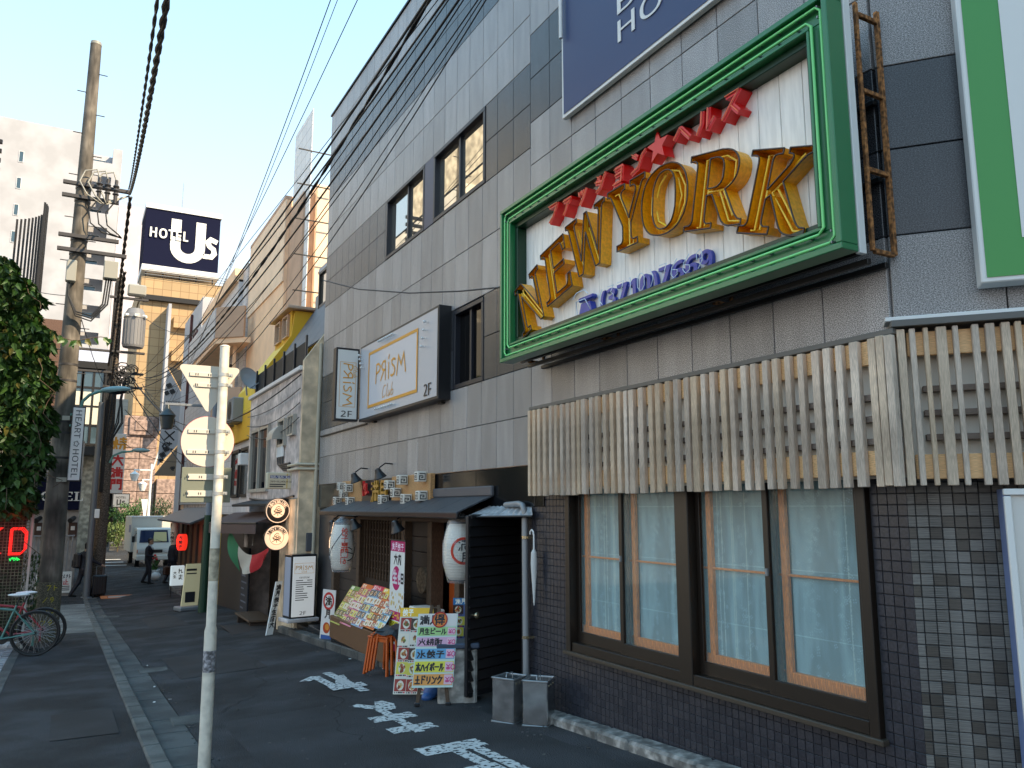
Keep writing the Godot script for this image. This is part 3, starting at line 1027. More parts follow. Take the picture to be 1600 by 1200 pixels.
	for k in kana.length():
		var c := kana[k]
		var o := Vector2(-1.1 + 0.2265 * k, 1.045)
		var b := MB.new()
		var nb := MB.new()
		if c == "★":
			var star := PackedVector2Array()
			for q in 10: star.append(o + Vector2(0.1, 0.105) + Vector2.UP.rotated(TAU * q / 10.0 + PI) * (0.115 if q % 2 == 0 else 0.05))
			b.prism(star, 0.09, base * Transform3D(Basis.IDENTITY, Vector3(0, 0, 0.06)))
		else:
			var kk := 0.16 if c in "ァッョ" else 0.2
			var i := 0
			for s in char_strokes(c):
				var pl := PackedVector2Array()
				var p3 := []
				for q in s:
					var w := o + Vector2(q.x * kk * 0.98 + q.y * 0.02, q.y * kk)
					pl.append(w)
					p3.append(base * Vector3(w.x, w.y, 0.098 + i * 0.002))
				for poly in Geometry2D.offset_polyline(pl, 0.0195, Geometry2D.JOIN_ROUND, Geometry2D.END_ROUND):
					b.prism(poly, 0.09 + i * 0.003, base * Transform3D(Basis.IDENTITY, Vector3(0, 0, 0.045)))
				nb.tube(p3, 0.0045, 5)
				i += 1
		var o3 := obj("red_letter", b, red, t)
		if nb.v.size() > 0: obj("neon_tube", nb, M.neon_red, o3)
	# telephone number: flat blue figures and clear tubes standing off them
	var num := "(3710)7669"
	letters("blue_number", num, sys_font("Droid Sans", 700), 0.17, 0.025, M.letter_blue, t, base * Transform3D(Basis.IDENTITY, Vector3(-0.44, 0.165, 0.018)), 1.2)
	var ph := MB.new()
	var body := PackedVector2Array([Vector2(-0.7, 0.19), Vector2(-0.51, 0.19), Vector2(-0.545, 0.29), Vector2(-0.665, 0.29)])
	ph.prism(body, 0.05, base * Transform3D(Basis.IDENTITY, Vector3(0, 0, 0.03)))
	ph.bbox(base * Vector3(-0.605, 0.325, 0.032), Vector3(0.05, 0.035, 0.2), 0.01)
	obj("telephone_shape", ph, M.letter_blue, t)
	var nt := MB.new()
	var x := -0.45
	for c in num:
		for s in char_strokes(c):
			for dy in [0.02]:
				var p := []
				for q in s: p.append(base * Vector3(x + q.x * 0.125 + dy * 0.4, 0.18 + dy + q.y * 0.15, 0.065))
				nt.tube(p, 0.0028, 5)
		x += 0.118
	nt.tube([base * Vector3(-0.7, 0.2, 0.065), base * Vector3(-0.51, 0.2, 0.065), base * Vector3(-0.545, 0.3, 0.1), base * Vector3(-0.665, 0.3, 0.1)], 0.004, 5, true)
	nt.tube([base * Vector3(-0.71, 0.33, 0.1), base * Vector3(-0.66, 0.37, 0.1), base * Vector3(-0.55, 0.37, 0.1), base * Vector3(-0.5, 0.33, 0.1)], 0.004, 5)
	obj("clear_tube", nt, M.neon_white, t)
	# rusty brackets that carry it off the wall
	for zz in [W * 0.5 - 0.015, W * 0.17, -W * 0.17, -W * 0.5 + 0.05]:
		var rb := MB.new()
		rb.bbox(Vector3(0.425, H * 0.5 + 0.02, zz), Vector3(0.025, H - 0.02, 0.025), 0.003)
		rb.bbox(Vector3(0.252, H * 0.5 + 0.02, zz), Vector3(0.022, H - 0.02, 0.022), 0.003)
		for yy in [0.03, 0.47, 0.91, 1.35]: rb.bbox(Vector3(0.34, yy, zz), Vector3(0.15, 0.025, 0.025), 0.003)
		obj("bracket", rb, M.rust, t)
	var lb := MB.new()
	for yy in [-0.012, 0.46, 0.9]:
		lb.bbox(Vector3(0.41, yy, 0), Vector3(0.03, 0.03, W - 0.1), 0.003)
	lb.bbox(Vector3(0.27, -0.012, 0), Vector3(0.03, 0.03, W - 0.1), 0.003)
	obj("rail", lb, M.dark_metal, t)


func prism_word(b: MB, t: Transform3D, w: float, h: float, line: float) -> void:
	# P, mirrored R, tall dotted i, S, wide M, drawn with even thin strokes
	var g := [
		[[0.0, 0.0, 0.02, 1.0, 0.1, 1.0, 0.155, 0.82, 0.12, 0.6, 0.02, 0.5]],
		[[0.34, 0.0, 0.33, 1.0, 0.25, 1.0, 0.2, 0.8, 0.24, 0.58, 0.33, 0.52], [0.29, 0.55, 0.18, 0.05]],
		[[0.45, 0.0, 0.45, 0.82], [0.445, 1.05, 0.46, 1.22]],
		[[0.66, 0.86, 0.6, 0.93, 0.55, 0.85, 0.56, 0.68, 0.63, 0.5, 0.66, 0.3, 0.63, 0.12, 0.56, 0.06, 0.53, 0.12]],
		[[0.72, 0.0, 0.77, 0.95, 0.86, 0.45, 0.94, 0.98, 1.0, 0.02]],
	]
	var z := 0.0
	for l in g:
		for s in l:
			var p := []
			for k in range(0, s.size(), 2): p.append(Vector2(s[k] * w, s[k + 1] * h))
			b.stroke(p, line, t, z)
			z += 0.0002


func club_word(b: MB, t: Transform3D, w: float, h: float, line: float) -> void:
	var z := 0.0
	for s in [[0.28, 0.9, 0.2, 1.0, 0.08, 0.85, 0.0, 0.4, 0.06, 0.05, 0.2, 0.1, 0.28, 0.25], [0.44, 1.0, 0.38, 0.3, 0.42, 0.05, 0.48, 0.1], [0.56, 0.5, 0.54, 0.15, 0.6, 0.03, 0.7, 0.3, 0.73, 0.5, 0.71, 0.05], [0.85, 1.0, 0.8, 0.1, 0.88, 0.02, 0.98, 0.2, 0.94, 0.45, 0.83, 0.4]]:
		var p := []
		for k in range(0, s.size(), 2): p.append(Vector2(s[k] * w + s[k + 1] * h * 0.15, s[k + 1] * h))
		b.stroke(p, line, t, z)
		z += 0.0002


func build_prism_sign() -> void:
	mat("sign_face", lin(0.5, 0.5, 0.53), 0.25)
	mat("sign_face_inner", lin(0.60, 0.60, 0.64), 0.25)
	mat("orange", lin(0.72, 0.33, 0.03), 0.4)
	mat("case_black", lin(0.012, 0.012, 0.014), 0.4)
	var L := 2.81
	var hh := 1.085
	var t := thing("box_sign", "wide black cased light box with orange thin lettering fixed flat to the granite", "sign", Vector3(3.515, 2.67, -10.94))
	var b := MB.new()
	b.bbox(Vector3(0.095, hh * 0.5, L * 0.5), Vector3(0.17, hh, L), 0.006)
	obj("case", b, M.case_black, t)
	var f := MB.new()
	f.quad(Vector3(0.006, 0.035, 0.03), Vector3(0.006, 0.035, L - 0.03), Vector3(0.006, hh - 0.035, L - 0.03), Vector3(0.006, hh - 0.035, 0.03))
	obj("face", f, M.sign_face, t)
	var px := plane_at(Vector3(0.002, 0, 0), Vector3(0, 0, 1))
	var i := MB.new()
	i.quad(px * Vector3(0.43, 0.17, 0), px * Vector3(2.18, 0.17, 0), px * Vector3(2.18, 0.9, 0), px * Vector3(0.43, 0.9, 0))
	obj("inner_panel", i, M.sign_face_inner, t)
	var o := MB.new()
	for q in [[0.4, 0.15, 2.21, 0.19], [0.4, 0.89, 2.21, 0.93], [0.4, 0.19, 0.44, 0.89], [2.17, 0.19, 2.21, 0.89]]:
		o.quad(px * Vector3(q[0], q[1], 0.003), px * Vector3(q[2], q[1], 0.003), px * Vector3(q[2], q[3], 0.003), px * Vector3(q[0], q[3], 0.003))
	prism_word(o, px * Transform3D(Basis.IDENTITY, Vector3(0.72, 0.46, 0.003)), 1.1, 0.25, 0.03)
	club_word(o, px * Transform3D(Basis.IDENTITY, Vector3(0.98, 0.22, 0.003)), 0.42, 0.17, 0.012)
	obj("lettering", o, M.orange, t)
	letters("floor_number", "2F", sys_font("Droid Sans", 400), 0.14, 0.004, M.case_black, t, px * Transform3D(Basis.IDENTITY, Vector3(2.42, 0.07, 0.004)), 0.21)
	for row in [[0.9, 1.0, 1.42, 1.0, 8], [2.5, 0.94, 2.42, 0.66, 4], [0.84, 0.09, 1.45, 0.09, 8], [0.08, 0.95, 0.2, 0.75, 4]]:
		for k in row[4]:
			var u: float = k / (row[4] - 1.0)
			var lb := MB.new()
			var p := px * Vector3(lerpf(row[0], row[2], u), lerpf(row[1], row[3], u), 0.0)
			lb.cyl(p, p + Vector3(-0.035, 0.0, 0), 0.006, 0.006, 6)
			lb.ball(p + Vector3(-0.045, 0, 0), Vector3(0.018, 0.016, 0.016), 8, 6)
			obj("bulb", lb, M.white, t)
	var br := MB.new()
	for zz in [0.3, L - 0.2]:
		br.bbox(Vector3(0.15, hh + 0.02, zz), Vector3(0.07, 0.02, 0.1), 0.003)
		br.bbox(Vector3(0.15, -0.02, zz), Vector3(0.07, 0.02, 0.1), 0.003)
	obj("bracket", br, M.dark_metal, t)
	# the flag sign at its far end, facing up the lane
	var s := thing("projecting_sign", "narrow white black cased sign sticking out beside the wide light box", "sign", Vector3(3.174, 2.68, -10.98))
	var ww := 3.519 - 3.174
	var sh := 1.05
	var c := MB.new(); c.bbox(Vector3(ww * 0.5, sh * 0.5, -0.05), Vector3(ww, sh, 0.14), 0.005); obj("case", c, M.case_black, s)
	var sf := MB.new(); sf.quad(Vector3(0.025, 0.03, 0.022), Vector3(ww - 0.025, 0.03, 0.022), Vector3(ww - 0.025, sh - 0.03, 0.022), Vector3(0.025, sh - 0.03, 0.022)); obj("face", sf, mat("sign_face_lit", lin(0.75, 0.74, 0.7), 0.3), s)
	# turned lettering, read downwards
	var tx := Transform3D(Basis(Vector3.BACK, -PI / 2), Vector3(ww * 0.33, sh * 0.78, 0.025))
	var so := MB.new()
	prism_word(so, tx, 0.6, 0.13, 0.016)
	club_word(so, Transform3D(Basis(Vector3.BACK, -PI / 2), Vector3(ww * 0.74, sh * 0.76, 0.025)), 0.17, 0.06, 0.006)
	for q in [[0.06, 0.2, ww - 0.05, 0.205], [0.06, 0.84, ww - 0.05, 0.845], [0.06, 0.205, 0.065, 0.84], [ww - 0.055, 0.205, ww - 0.05, 0.84]]:
		so.quad(Vector3(q[0], q[1], 0.025), Vector3(q[2], q[1], 0.025), Vector3(q[2], q[3], 0.025), Vector3(q[0], q[3], 0.025))
	obj("lettering", so, M.orange, s)
	letters("floor_number", "2F", sys_font("Droid Sans", 400), 0.085, 0.003, M.case_black, s, Transform3D(Basis.IDENTITY, Vector3(ww * 0.5, 0.1, 0.025)), 0.16, true)


func build_upper_windows() -> void:
	var root: Node = get_node("granite_building")
	mat("mirror_glass", Color(0.80, 0.78, 0.74), 0.02, 0.9)
	mat("dark_glass", Color(0.05, 0.055, 0.065), 0.04, 0.35)
	mat("frame_navy", lin(0.012, 0.014, 0.022), 0.4)
	for w in [[-10.41, -9.0, 4.93, 5.82, true, -9.65], [-8.71, -7.29, 4.93, 5.82, true, -8.01], [-8.06, -7.31, 2.77, 3.67, false, -7.68]]:
		var win := Node3D.new()
		win.name = "window"
		root.add_child(win, true)
		var b := MB.new()
		var zc: float = (w[0] + w[1]) * 0.5
		var yc: float = (w[2] + w[3]) * 0.5
		var l: float = w[1] - w[0]
		var h: float = w[3] - w[2]
		b.bbox(Vector3(3.72, w[2] + 0.025, zc), Vector3(0.1, 0.05, l), 0.004)
		b.bbox(Vector3(3.72, w[3] - 0.025, zc), Vector3(0.1, 0.05, l), 0.004)
		b.bbox(Vector3(3.72, yc, w[0] + 0.025), Vector3(0.098, h - 0.1, 0.05), 0.004)
		b.bbox(Vector3(3.72, yc, w[1] - 0.025), Vector3(0.098, h - 0.1, 0.05), 0.004)
		b.bbox(Vector3(3.735, yc, w[5]), Vector3(0.06, h - 0.1, 0.045), 0.003)
		obj("frame", b, M.frame_navy, win)
		for q in [[w[0] + 0.05, w[5] - 0.022], [w[5] + 0.022, w[1] - 0.05]]:
			var g := MB.new()
			g.box(Vector3(3.742, yc, (q[0] + q[1]) * 0.5), Vector3(0.008, h - 0.1, q[1] - q[0]))
			obj("pane", g, M.mirror_glass if w[4] else M.dark_glass, win)
	var p := MB.new()
	p.bbox(Vector3(3.7, 5.375, -8.855), Vector3(0.05, 0.885, 0.285), 0.003)
	obj("spandrel", p, mat("spandrel_blue", lin(0.03, 0.045, 0.1), 0.4), root)
	# glossy black fascia over the ground floor, in slabs
	var z := -13.48
	var fb := MB.new()
	while z < -6.2:
		var n := MB.new()
		var l := 1.2 if z < -7.3 else -6.12 - z
		n.bbox(Vector3(3.705, 1.66, z + l * 0.5), Vector3(0.04, 0.37, l - 0.008), 0.003)
		obj("fascia_slab", n, M.gloss_black, root)
		z += l
	var lg := MB.new()
	lg.bbox(Vector3(3.67, 2.66, -12.2), Vector3(0.05, 0.018, 2.4), 0.003)
	obj("ledge", lg, M.dark_metal, root)

func block(t: Node, called: String, x0: float, x1: float, y0: float, y1: float, z0: float, z1: float, m: Material, e := 0.01) -> MeshInstance3D:
	var b := MB.new()
	b.bbox(Vector3((x0 + x1) * 0.5, (y0 + y1) * 0.5, (z0 + z1) * 0.5), Vector3(absf(x1 - x0), absf(y1 - y0), absf(z1 - z0)), e)
	return obj(called, b, m, t)


# a framed window on a wall: a its lower left seen from outside, along the wall, size, bars across
func add_window(t: Node, a: Vector3, along: Vector3, w: float, h: float, fm: Material, gm: Material, nx := 1, ny := 1, bar := 0.05) -> Node3D:
	var n := Node3D.new()
	n.name = "window"
	t.add_child(n, true)
	var out := along.cross(Vector3.UP)
	var bs := Basis(along, Vector3.UP, out)
	var b := MB.new()
	for k in nx + 1: b.box(a + along * (w * k / nx) + Vector3.UP * h * 0.5 + out * 0.02, Vector3(bar, h + bar, 0.08), bs)
	for k in ny + 1: b.box(a + along * w * 0.5 + Vector3.UP * (h * k / ny) + out * 0.018, Vector3(w - bar, bar, 0.07), bs)
	obj("frame", b, fm, n)
	for i in nx:
		for j in ny:
			var g := MB.new()
			g.box(a + along * (w * (i + 0.5) / nx) + Vector3.UP * (h * (j + 0.5) / ny) + out * 0.004, Vector3(w / nx - bar, h / ny - bar, 0.012), bs)
			obj("pane", g, gm, n)
	return n


func grid_tex(key: String, cols: int, rows: int, base: Color, line: Color, lw: int, vary: float, stagger := false) -> ImageTexture:
	if shared.has(key): return shared[key]
	var im := Image.create(512, 512, false, Image.FORMAT_RGB8)
	im.fill(line)
	var r := RandomNumberGenerator.new()
	r.seed = hash(key)
	for j in rows:
		for i in cols + 1:
			var f := 1.0 + r.randf_range(-vary, vary)
			var x0 := int(512.0 * i / cols) - (int(256.0 / cols) if stagger and j % 2 == 1 else 0)
			im.fill_rect(Rect2i(x0, int(512.0 * j / rows), int(512.0 / cols) - lw, int(512.0 / rows) - lw), Color(base.r * f, base.g * f, base.b * f))
	var t := ImageTexture.create_from_image(im)
	shared[key] = t
	return t


func build_far() -> void:
	rough_mat("tan_tile", Color.WHITE, 0.7, grid_tex("tan", 8, 8, Color(0.69, 0.58, 0.43), Color(0.54, 0.43, 0.30), 4, 0.05), 0.17)
	rough_mat("white_render", lin(0.36, 0.36, 0.38), 0.8, noise_tex(71, 0.01, 0.92, 1.0, 4), 0.05)
	rough_mat("lavender_render", lin(0.46, 0.44, 0.48), 0.8, noise_tex(71, 0.01, 0.92, 1.0, 4), 0.05)
	rough_mat("pink_stone", lin(0.33, 0.23, 0.19), 0.8, noise_tex(3, 0.012, 0.72, 1.0, 4), 0.4)
	mat("us_navy", lin(0.012, 0.014, 0.035), 0.8).metallic_specular = 0.1
	mat("white_band", lin(0.7, 0.7, 0.7), 0.5)
	mat("window_dark", Color(0.12, 0.13, 0.15), 0.05, 0.3)
	mat("window_blue", Color(0.32, 0.40, 0.44), 0.05, 0.4)
	var sans_b := sys_font("Droid Sans", 700)
	# tan tiled hotel at the end of the lane with the sign box on its roof
	var t := thing("hotel_tower", "tan tiled hotel block closing the lane, under the navy roof sign", "building")
	block(t, "wall", 4.15, 14.0, 9.3, 19.5, -75, -90, M.tan_tile)
	block(t, "parapet_wall", 4.1, 13.9, 19.9, 21.6, -74.9, -90, M.tan_tile)
	block(t, "cornice", 4.3, 13.8, 19.48, 19.92, -74.5, -89, M.dark_metal)
	block(t, "fin", 6.3, 6.55, 8.0, 19.0, -73.2, -75.0, M.white_render)
	block(t, "balcony_wall", 6.9, 9.8, 17.2, 18.2, -74.4, -75, M.tan_tile)
	block(t, "balcony_wall", 6.9, 9.8, 14.2, 15.2, -74.4, -75, M.tan_tile)
	block(t, "balcony_wall", 6.9, 9.8, 11.2, 12.2, -74.4, -75, M.tan_tile)
	block(t, "wall", 6.2, 14.0, -1.8, 9.3, -75.2, -90, M.tan_tile)
	for k in 12:
		for j in 2:
			block(t, "stone_block", 3.6 + j * 1.35, 4.92 + j * 1.35, -1.75 + k * 0.92, -0.86 + k * 0.92, -74.8 - rng.randf() * 0.05, -76.5, M.pink_stone, 0.03)
	for k in 3:
		for j in 3: block(t, "stone_slab", 6.4 + j * 1.5, 7.86 + j * 1.5, 0.2 + k * 1.25, 1.42 + k * 1.25, -74.3, -75.3, M.pink_stone, 0.03)
	block(t, "stone_slab", 4.0, 5.9, 7.6, 9.2, -74.6, -75.0, M.pink_stone, 0.05)
	block(t, "stone_slab", 4.4, 5.5, 7.95, 8.9, -74.5, -74.7, M.pink_stone, 0.08)
	for k in 8: add_window(t, Vector3(9.9 + (k % 2) * 1.7, 5.0 + (k / 2) * 3.4, -75.0), Vector3.RIGHT, 1.1, 1.5, M.dark_metal, M.window_dark)
	for k in 3: block(t, "rail", 4.3, 13.0, 21.75 + k * 0.22, 21.8 + k * 0.22, -74.6, -74.66, M.grey_metal)
	var s := thing("roof_sign", "navy box sign with big rounded white letters on the tan hotel roof", "sign", Vector3(4.1, 22.2, -75))
	block(s, "case", 0, 6.3, 0.5, 6.0, -0.05, -5, M.us_navy)
	block(s, "white_band", -0.05, 6.4, 0.0, 0.55, 0.06, -5.1, M.white_band)
	block(s, "white_band", -0.05, 6.4, 5.75, 6.2, 0.06, -5.1, M.white_band)
	for k in 5: block(s, "post", 0.3 + k * 1.4, 0.4 + k * 1.4, -0.6, 0.0, -0.5, -0.6, M.dark_metal)
	letters("lettering", "HOTEL", sans_b, 0.9, 0.05, M.white, s, Transform3D(Basis.IDENTITY, Vector3(0.4, 3.1, 0.06)), 3.2)
	var lb := MB.new()
	var arc := [Vector2(2.55, 2.95), Vector2(2.55, 2.5)]
	for k in range(1, 12): arc.append(Vector2(3.6 - 1.05 * cos(PI * k / 12.0), 2.4 - 1.0 * sin(PI * k / 12.0)))
	arc.append(Vector2(4.65, 2.5))
	arc.append(Vector2(4.65, 4.6))
	lb.stroke(arc, 0.85, Transform3D.IDENTITY, 0.0)
	lb.stroke([Vector2(2.55, 4.6), Vector2(2.55, 4.05)], 0.85, Transform3D.IDENTITY, 0.0)
	lb.stroke([Vector2(5.95, 3.35), Vector2(5.55, 3.5), Vector2(5.3, 3.2), Vector2(5.45, 2.85), Vector2(5.8, 2.6), Vector2(5.9, 2.2), Vector2(5.65, 1.85), Vector2(5.1, 1.85)], 0.45, Transform3D.IDENTITY, 0.0)
	var lo := obj("lettering", lb, M.white, s)
	lo.position = Vector3(0, 0.15, 0.0)
	var an := thing("antenna", "thin antenna mast on the roof of the navy hotel sign", "antenna", Vector3(7.3, 28.4, -78))
	var ab := MB.new(); ab.cyl(Vector3.ZERO, Vector3(0, 3.6, 0), 0.04, 0.02, 6); obj("mast", ab, M.grey_metal, an)
	# white tower on the left with a stack of recessed balconies
	var w := thing("white_tower", "tall bright white apartment tower with a stack of recessed balconies on the left", "building")
	block(w, "wall", -22.0, -1.1, -2.0, 44.5, -100, -118, M.white_render)
	block(w, "side_wall", 1.5, 2.5, -2.0, 43.4, -100.3, -118, M.white_render)
	block(w, "wall", -1.1, 1.5, -2.0, 43.0, -102.2, -118, M.white_render)
	for k in 14: block(w, "balcony_parapet", -1.1, 1.5, -0.6 + k * 3.1, 1.1 + k * 3.1, -100.1, -100.4, M.white_render)
	for k in 14: add_window(w, Vector3(-0.6, 1.2 + k * 3.1, -102.18), Vector3.RIGHT, 1.4, 0.9, M.white_band, M.window_blue)
	for k in 9: add_window(w, Vector3(-7.75 , 14.8 + k * 3.1, -99.99), Vector3.RIGHT, 0.42, 1.25, M.white_band, M.window_blue)
	var v := thing("lavender_tower", "plain pale tower between the white apartment tower and the navy roof sign", "building")
	block(v, "wall", 2.9, 14.0, -2.0, 41.8, -115, -130, M.lavender_render)
	block(v, "roof_rail", 2.9, 14.0, 41.8, 42.5, -115.2, -115.3, mat("rail_blue", lin(0.35, 0.42, 0.6), 0.5))
	# building with dark window frames on the left
	var d := thing("studio_building", "low building with a dark framed wall of pale blinds, on the left behind the poles", "building")
	rough_mat("beige_wall", lin(0.42, 0.36, 0.27), 0.8, noise_tex(3, 0.012, 0.72, 1.0, 4), 0.4)
	mat("blind", lin(0.62, 0.6, 0.5), 0.7)
	block(d, "wall", -14.0, 1.6, -1.8, 9.7, -52.2, -62, M.beige_wall)
	var n := 4
	for k in n:
		var x0 := -3.2 + k * 1.13
		var wn := add_window(d, Vector3(x0, 5.1, -52.1), Vector3.RIGHT, 1.1, 4.4, M.dark_metal, M.window_blue, 2, 4, 0.12)
		var bl := MB.new(); bl.box(Vector3(x0 + 0.55, 7.2, -52.06), Vector3(0.98, 1.9, 0.01)); obj("blind", bl, M.blind, wn)
	block(d, "frame_beam", -4.0, 1.6, 9.5, 9.9, -51.8, -52.4, M.dark_metal)
	block(d, "frame_post", 1.3, 1.6, 4.9, 9.5, -51.8, -52.2, M.dark_metal)
	block(d, "canopy", -4.0, 1.5, 4.4, 4.9, -50.8, -52.2, M.dark_metal)
	var cw := thing("corrugated_shed", "pale corrugated roof house above the dark framed windows", "building")
	var cm := rough_mat("corrugated", lin(0.5, 0.55, 0.66), 0.5, grid_tex("corr", 32, 1, Color(0.9, 0.9, 0.92), Color(0.7, 0.7, 0.75), 5, 0.03), 0.5)
	block(cw, "wall", -0.2, 2.2, 8.0, 11.8, -58, -62.0, cm)
	# white tiled building with the dark passage at the far end
	var p := thing("passage_building", "white tiled building over a dark entrance passage at the end of the lane", "building")
	rough_mat("white_tile", Color.WHITE, 0.6, grid_tex("wtile", 6, 6, Color(0.72, 0.72, 0.70), Color(0.55, 0.55, 0.54), 3, 0.03), 0.4)
	block(p, "wall", 0.2, 4.4, 3.1, 11.5, -82, -95, M.white_tile)
	block(p, "wall", -8.0, 2.0, -2, 11.0, -82.2, -95, M.white_tile)
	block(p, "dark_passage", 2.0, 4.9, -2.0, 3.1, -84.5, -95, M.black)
	block(p, "wall", 4.9, 5.6, -2.0, 8.0, -82.2, -90, M.pink_stone)
	block(p, "door", 3.1, 3.9, -1.75, 0.6, -84.3, -84.5, mat("door_bronze", lin(0.08, 0.05, 0.03), 0.4))
	var hs := thing("hanging_sign", "small grey lit box sign hanging over the dark passage entrance", "sign", Vector3(3.55, 2.05, -70))
	block(hs, "case", -0.62, 0.62, -0.55, 0.55, 0.0, -0.2, M.black)
	block(hs, "face", -0.55, 0.55, -0.48, 0.48, 0.02, -0.1, mat("grey_face", lin(0.22, 0.23, 0.25), 0.4))
	letters("lettering", "HOTEL", sys_font("Droid Sans", 400), 0.15, 0.02, M.black, hs, Transform3D(Basis.IDENTITY, Vector3(0, 0.25, 0.03)), 0.7, true)
	letters("lettering", "Us", sans_b, 0.42, 0.02, M.black, hs, Transform3D(Basis.IDENTITY, Vector3(0, -0.12, 0.03)), 0.6, true)
	block(hs, "hanger", -0.03, 0.03, 0.55, 1.3, -0.08, -0.12, M.dark_metal)
	# slanting white banner sign of the other hotel
	var ls := thing("banner_sign", "tall pale blade sign with black scrollwork and dark capitals on the tan hotel side", "sign", Vector3(4.4, 3.2, -46))
	mat("blade_face", lin(0.42, 0.42, 0.43), 0.4)
	mat("blade_brown", lin(0.24, 0.18, 0.12), 0.5)
	var f := MB.new()
	f.prism(PackedVector2Array([Vector2(-0.48, 0.45), Vector2(0.55, 1.7), Vector2(0.55, 4.3), Vector2(-0.28, 5.7), Vector2(-0.36, 4.2)]), 0.16, Transform3D.IDENTITY)
	obj("face", f, M.blade_face, ls)
	for q in [PackedVector2Array([Vector2(-0.62, -0.05), Vector2(0.48, -0.05), Vector2(0.52, 1.62)]), PackedVector2Array([Vector2(0.62, 4.3), Vector2(0.62, 5.6), Vector2(-0.25, 5.8)])]:
		var g := MB.new()
		g.prism(q, 0.2, Transform3D.IDENTITY)
		obj("brown_panel", g, M.blade_brown, ls)
	var r := RandomNumberGenerator.new(); r.seed = 4
	for q in [[-0.25, 4.35, 0.1, 4], [-0.15, 4.75, 0.13, 4], [0.02, 4.45, 0.12, 4], [-0.1, 1.35, 0.13, 4], [-0.25, 1.05, 0.13, 4], [-0.3, 0.75, 0.1, 3], [0.28, 0.35, 0.1, 3], [-0.05, 1.6, 0.14, 3]]:
		var sc := MB.new()
		for a in q[3]:
			var pts := []
			var st: float = TAU * a / q[3]
			for k in 8: pts.append(Vector2(q[0], q[1]) + Vector2.from_angle(st + k * 0.45) * q[2] * (0.25 + k * 0.13))
			sc.stroke(pts, 0.05, Transform3D.IDENTITY, 0.085 + 0.022 + 0.001 * a)
		obj("scrollwork", sc, M.black, ls)
	letters("lettering", "HOTEL", sys_font("Droid Serif", 400), 0.17, 0.01, M.black, ls, Transform3D(Basis.IDENTITY, Vector3(0.1, 3.85, 0.09)), 0.72, true)
	var ll := MB.new()
	for q in [[[-0.12, 3.55, -0.12, 3.2, 0.2, 3.2]], [[-0.15, 2.95, -0.15, 2.6, 0.0, 2.5, 0.22, 2.6, 0.22, 2.95]], [[-0.2, 2.3, 0.25, 1.85], [-0.2, 1.85, 0.25, 2.3]], [[0.15, 1.65, -0.2, 1.65, -0.28, 1.5, -0.2, 1.36, 0.2, 1.36]]]:
		for st in q:
			var pts := []
			for k in range(0, st.size(), 2): pts.append(Vector2(st[k], st[k + 1]))
			ll.stroke(pts, 0.075, Transform3D.IDENTITY, 0.092)
	obj("lettering", ll, M.black, ls)
	block(ls, "bracket", 0.5, 1.6, 3.9, 4.0, -0.03, 0.03, M.dark_metal)
	block(ls, "bracket", 0.5, 1.6, 1.9, 2.0, -0.03, 0.03, M.dark_metal)


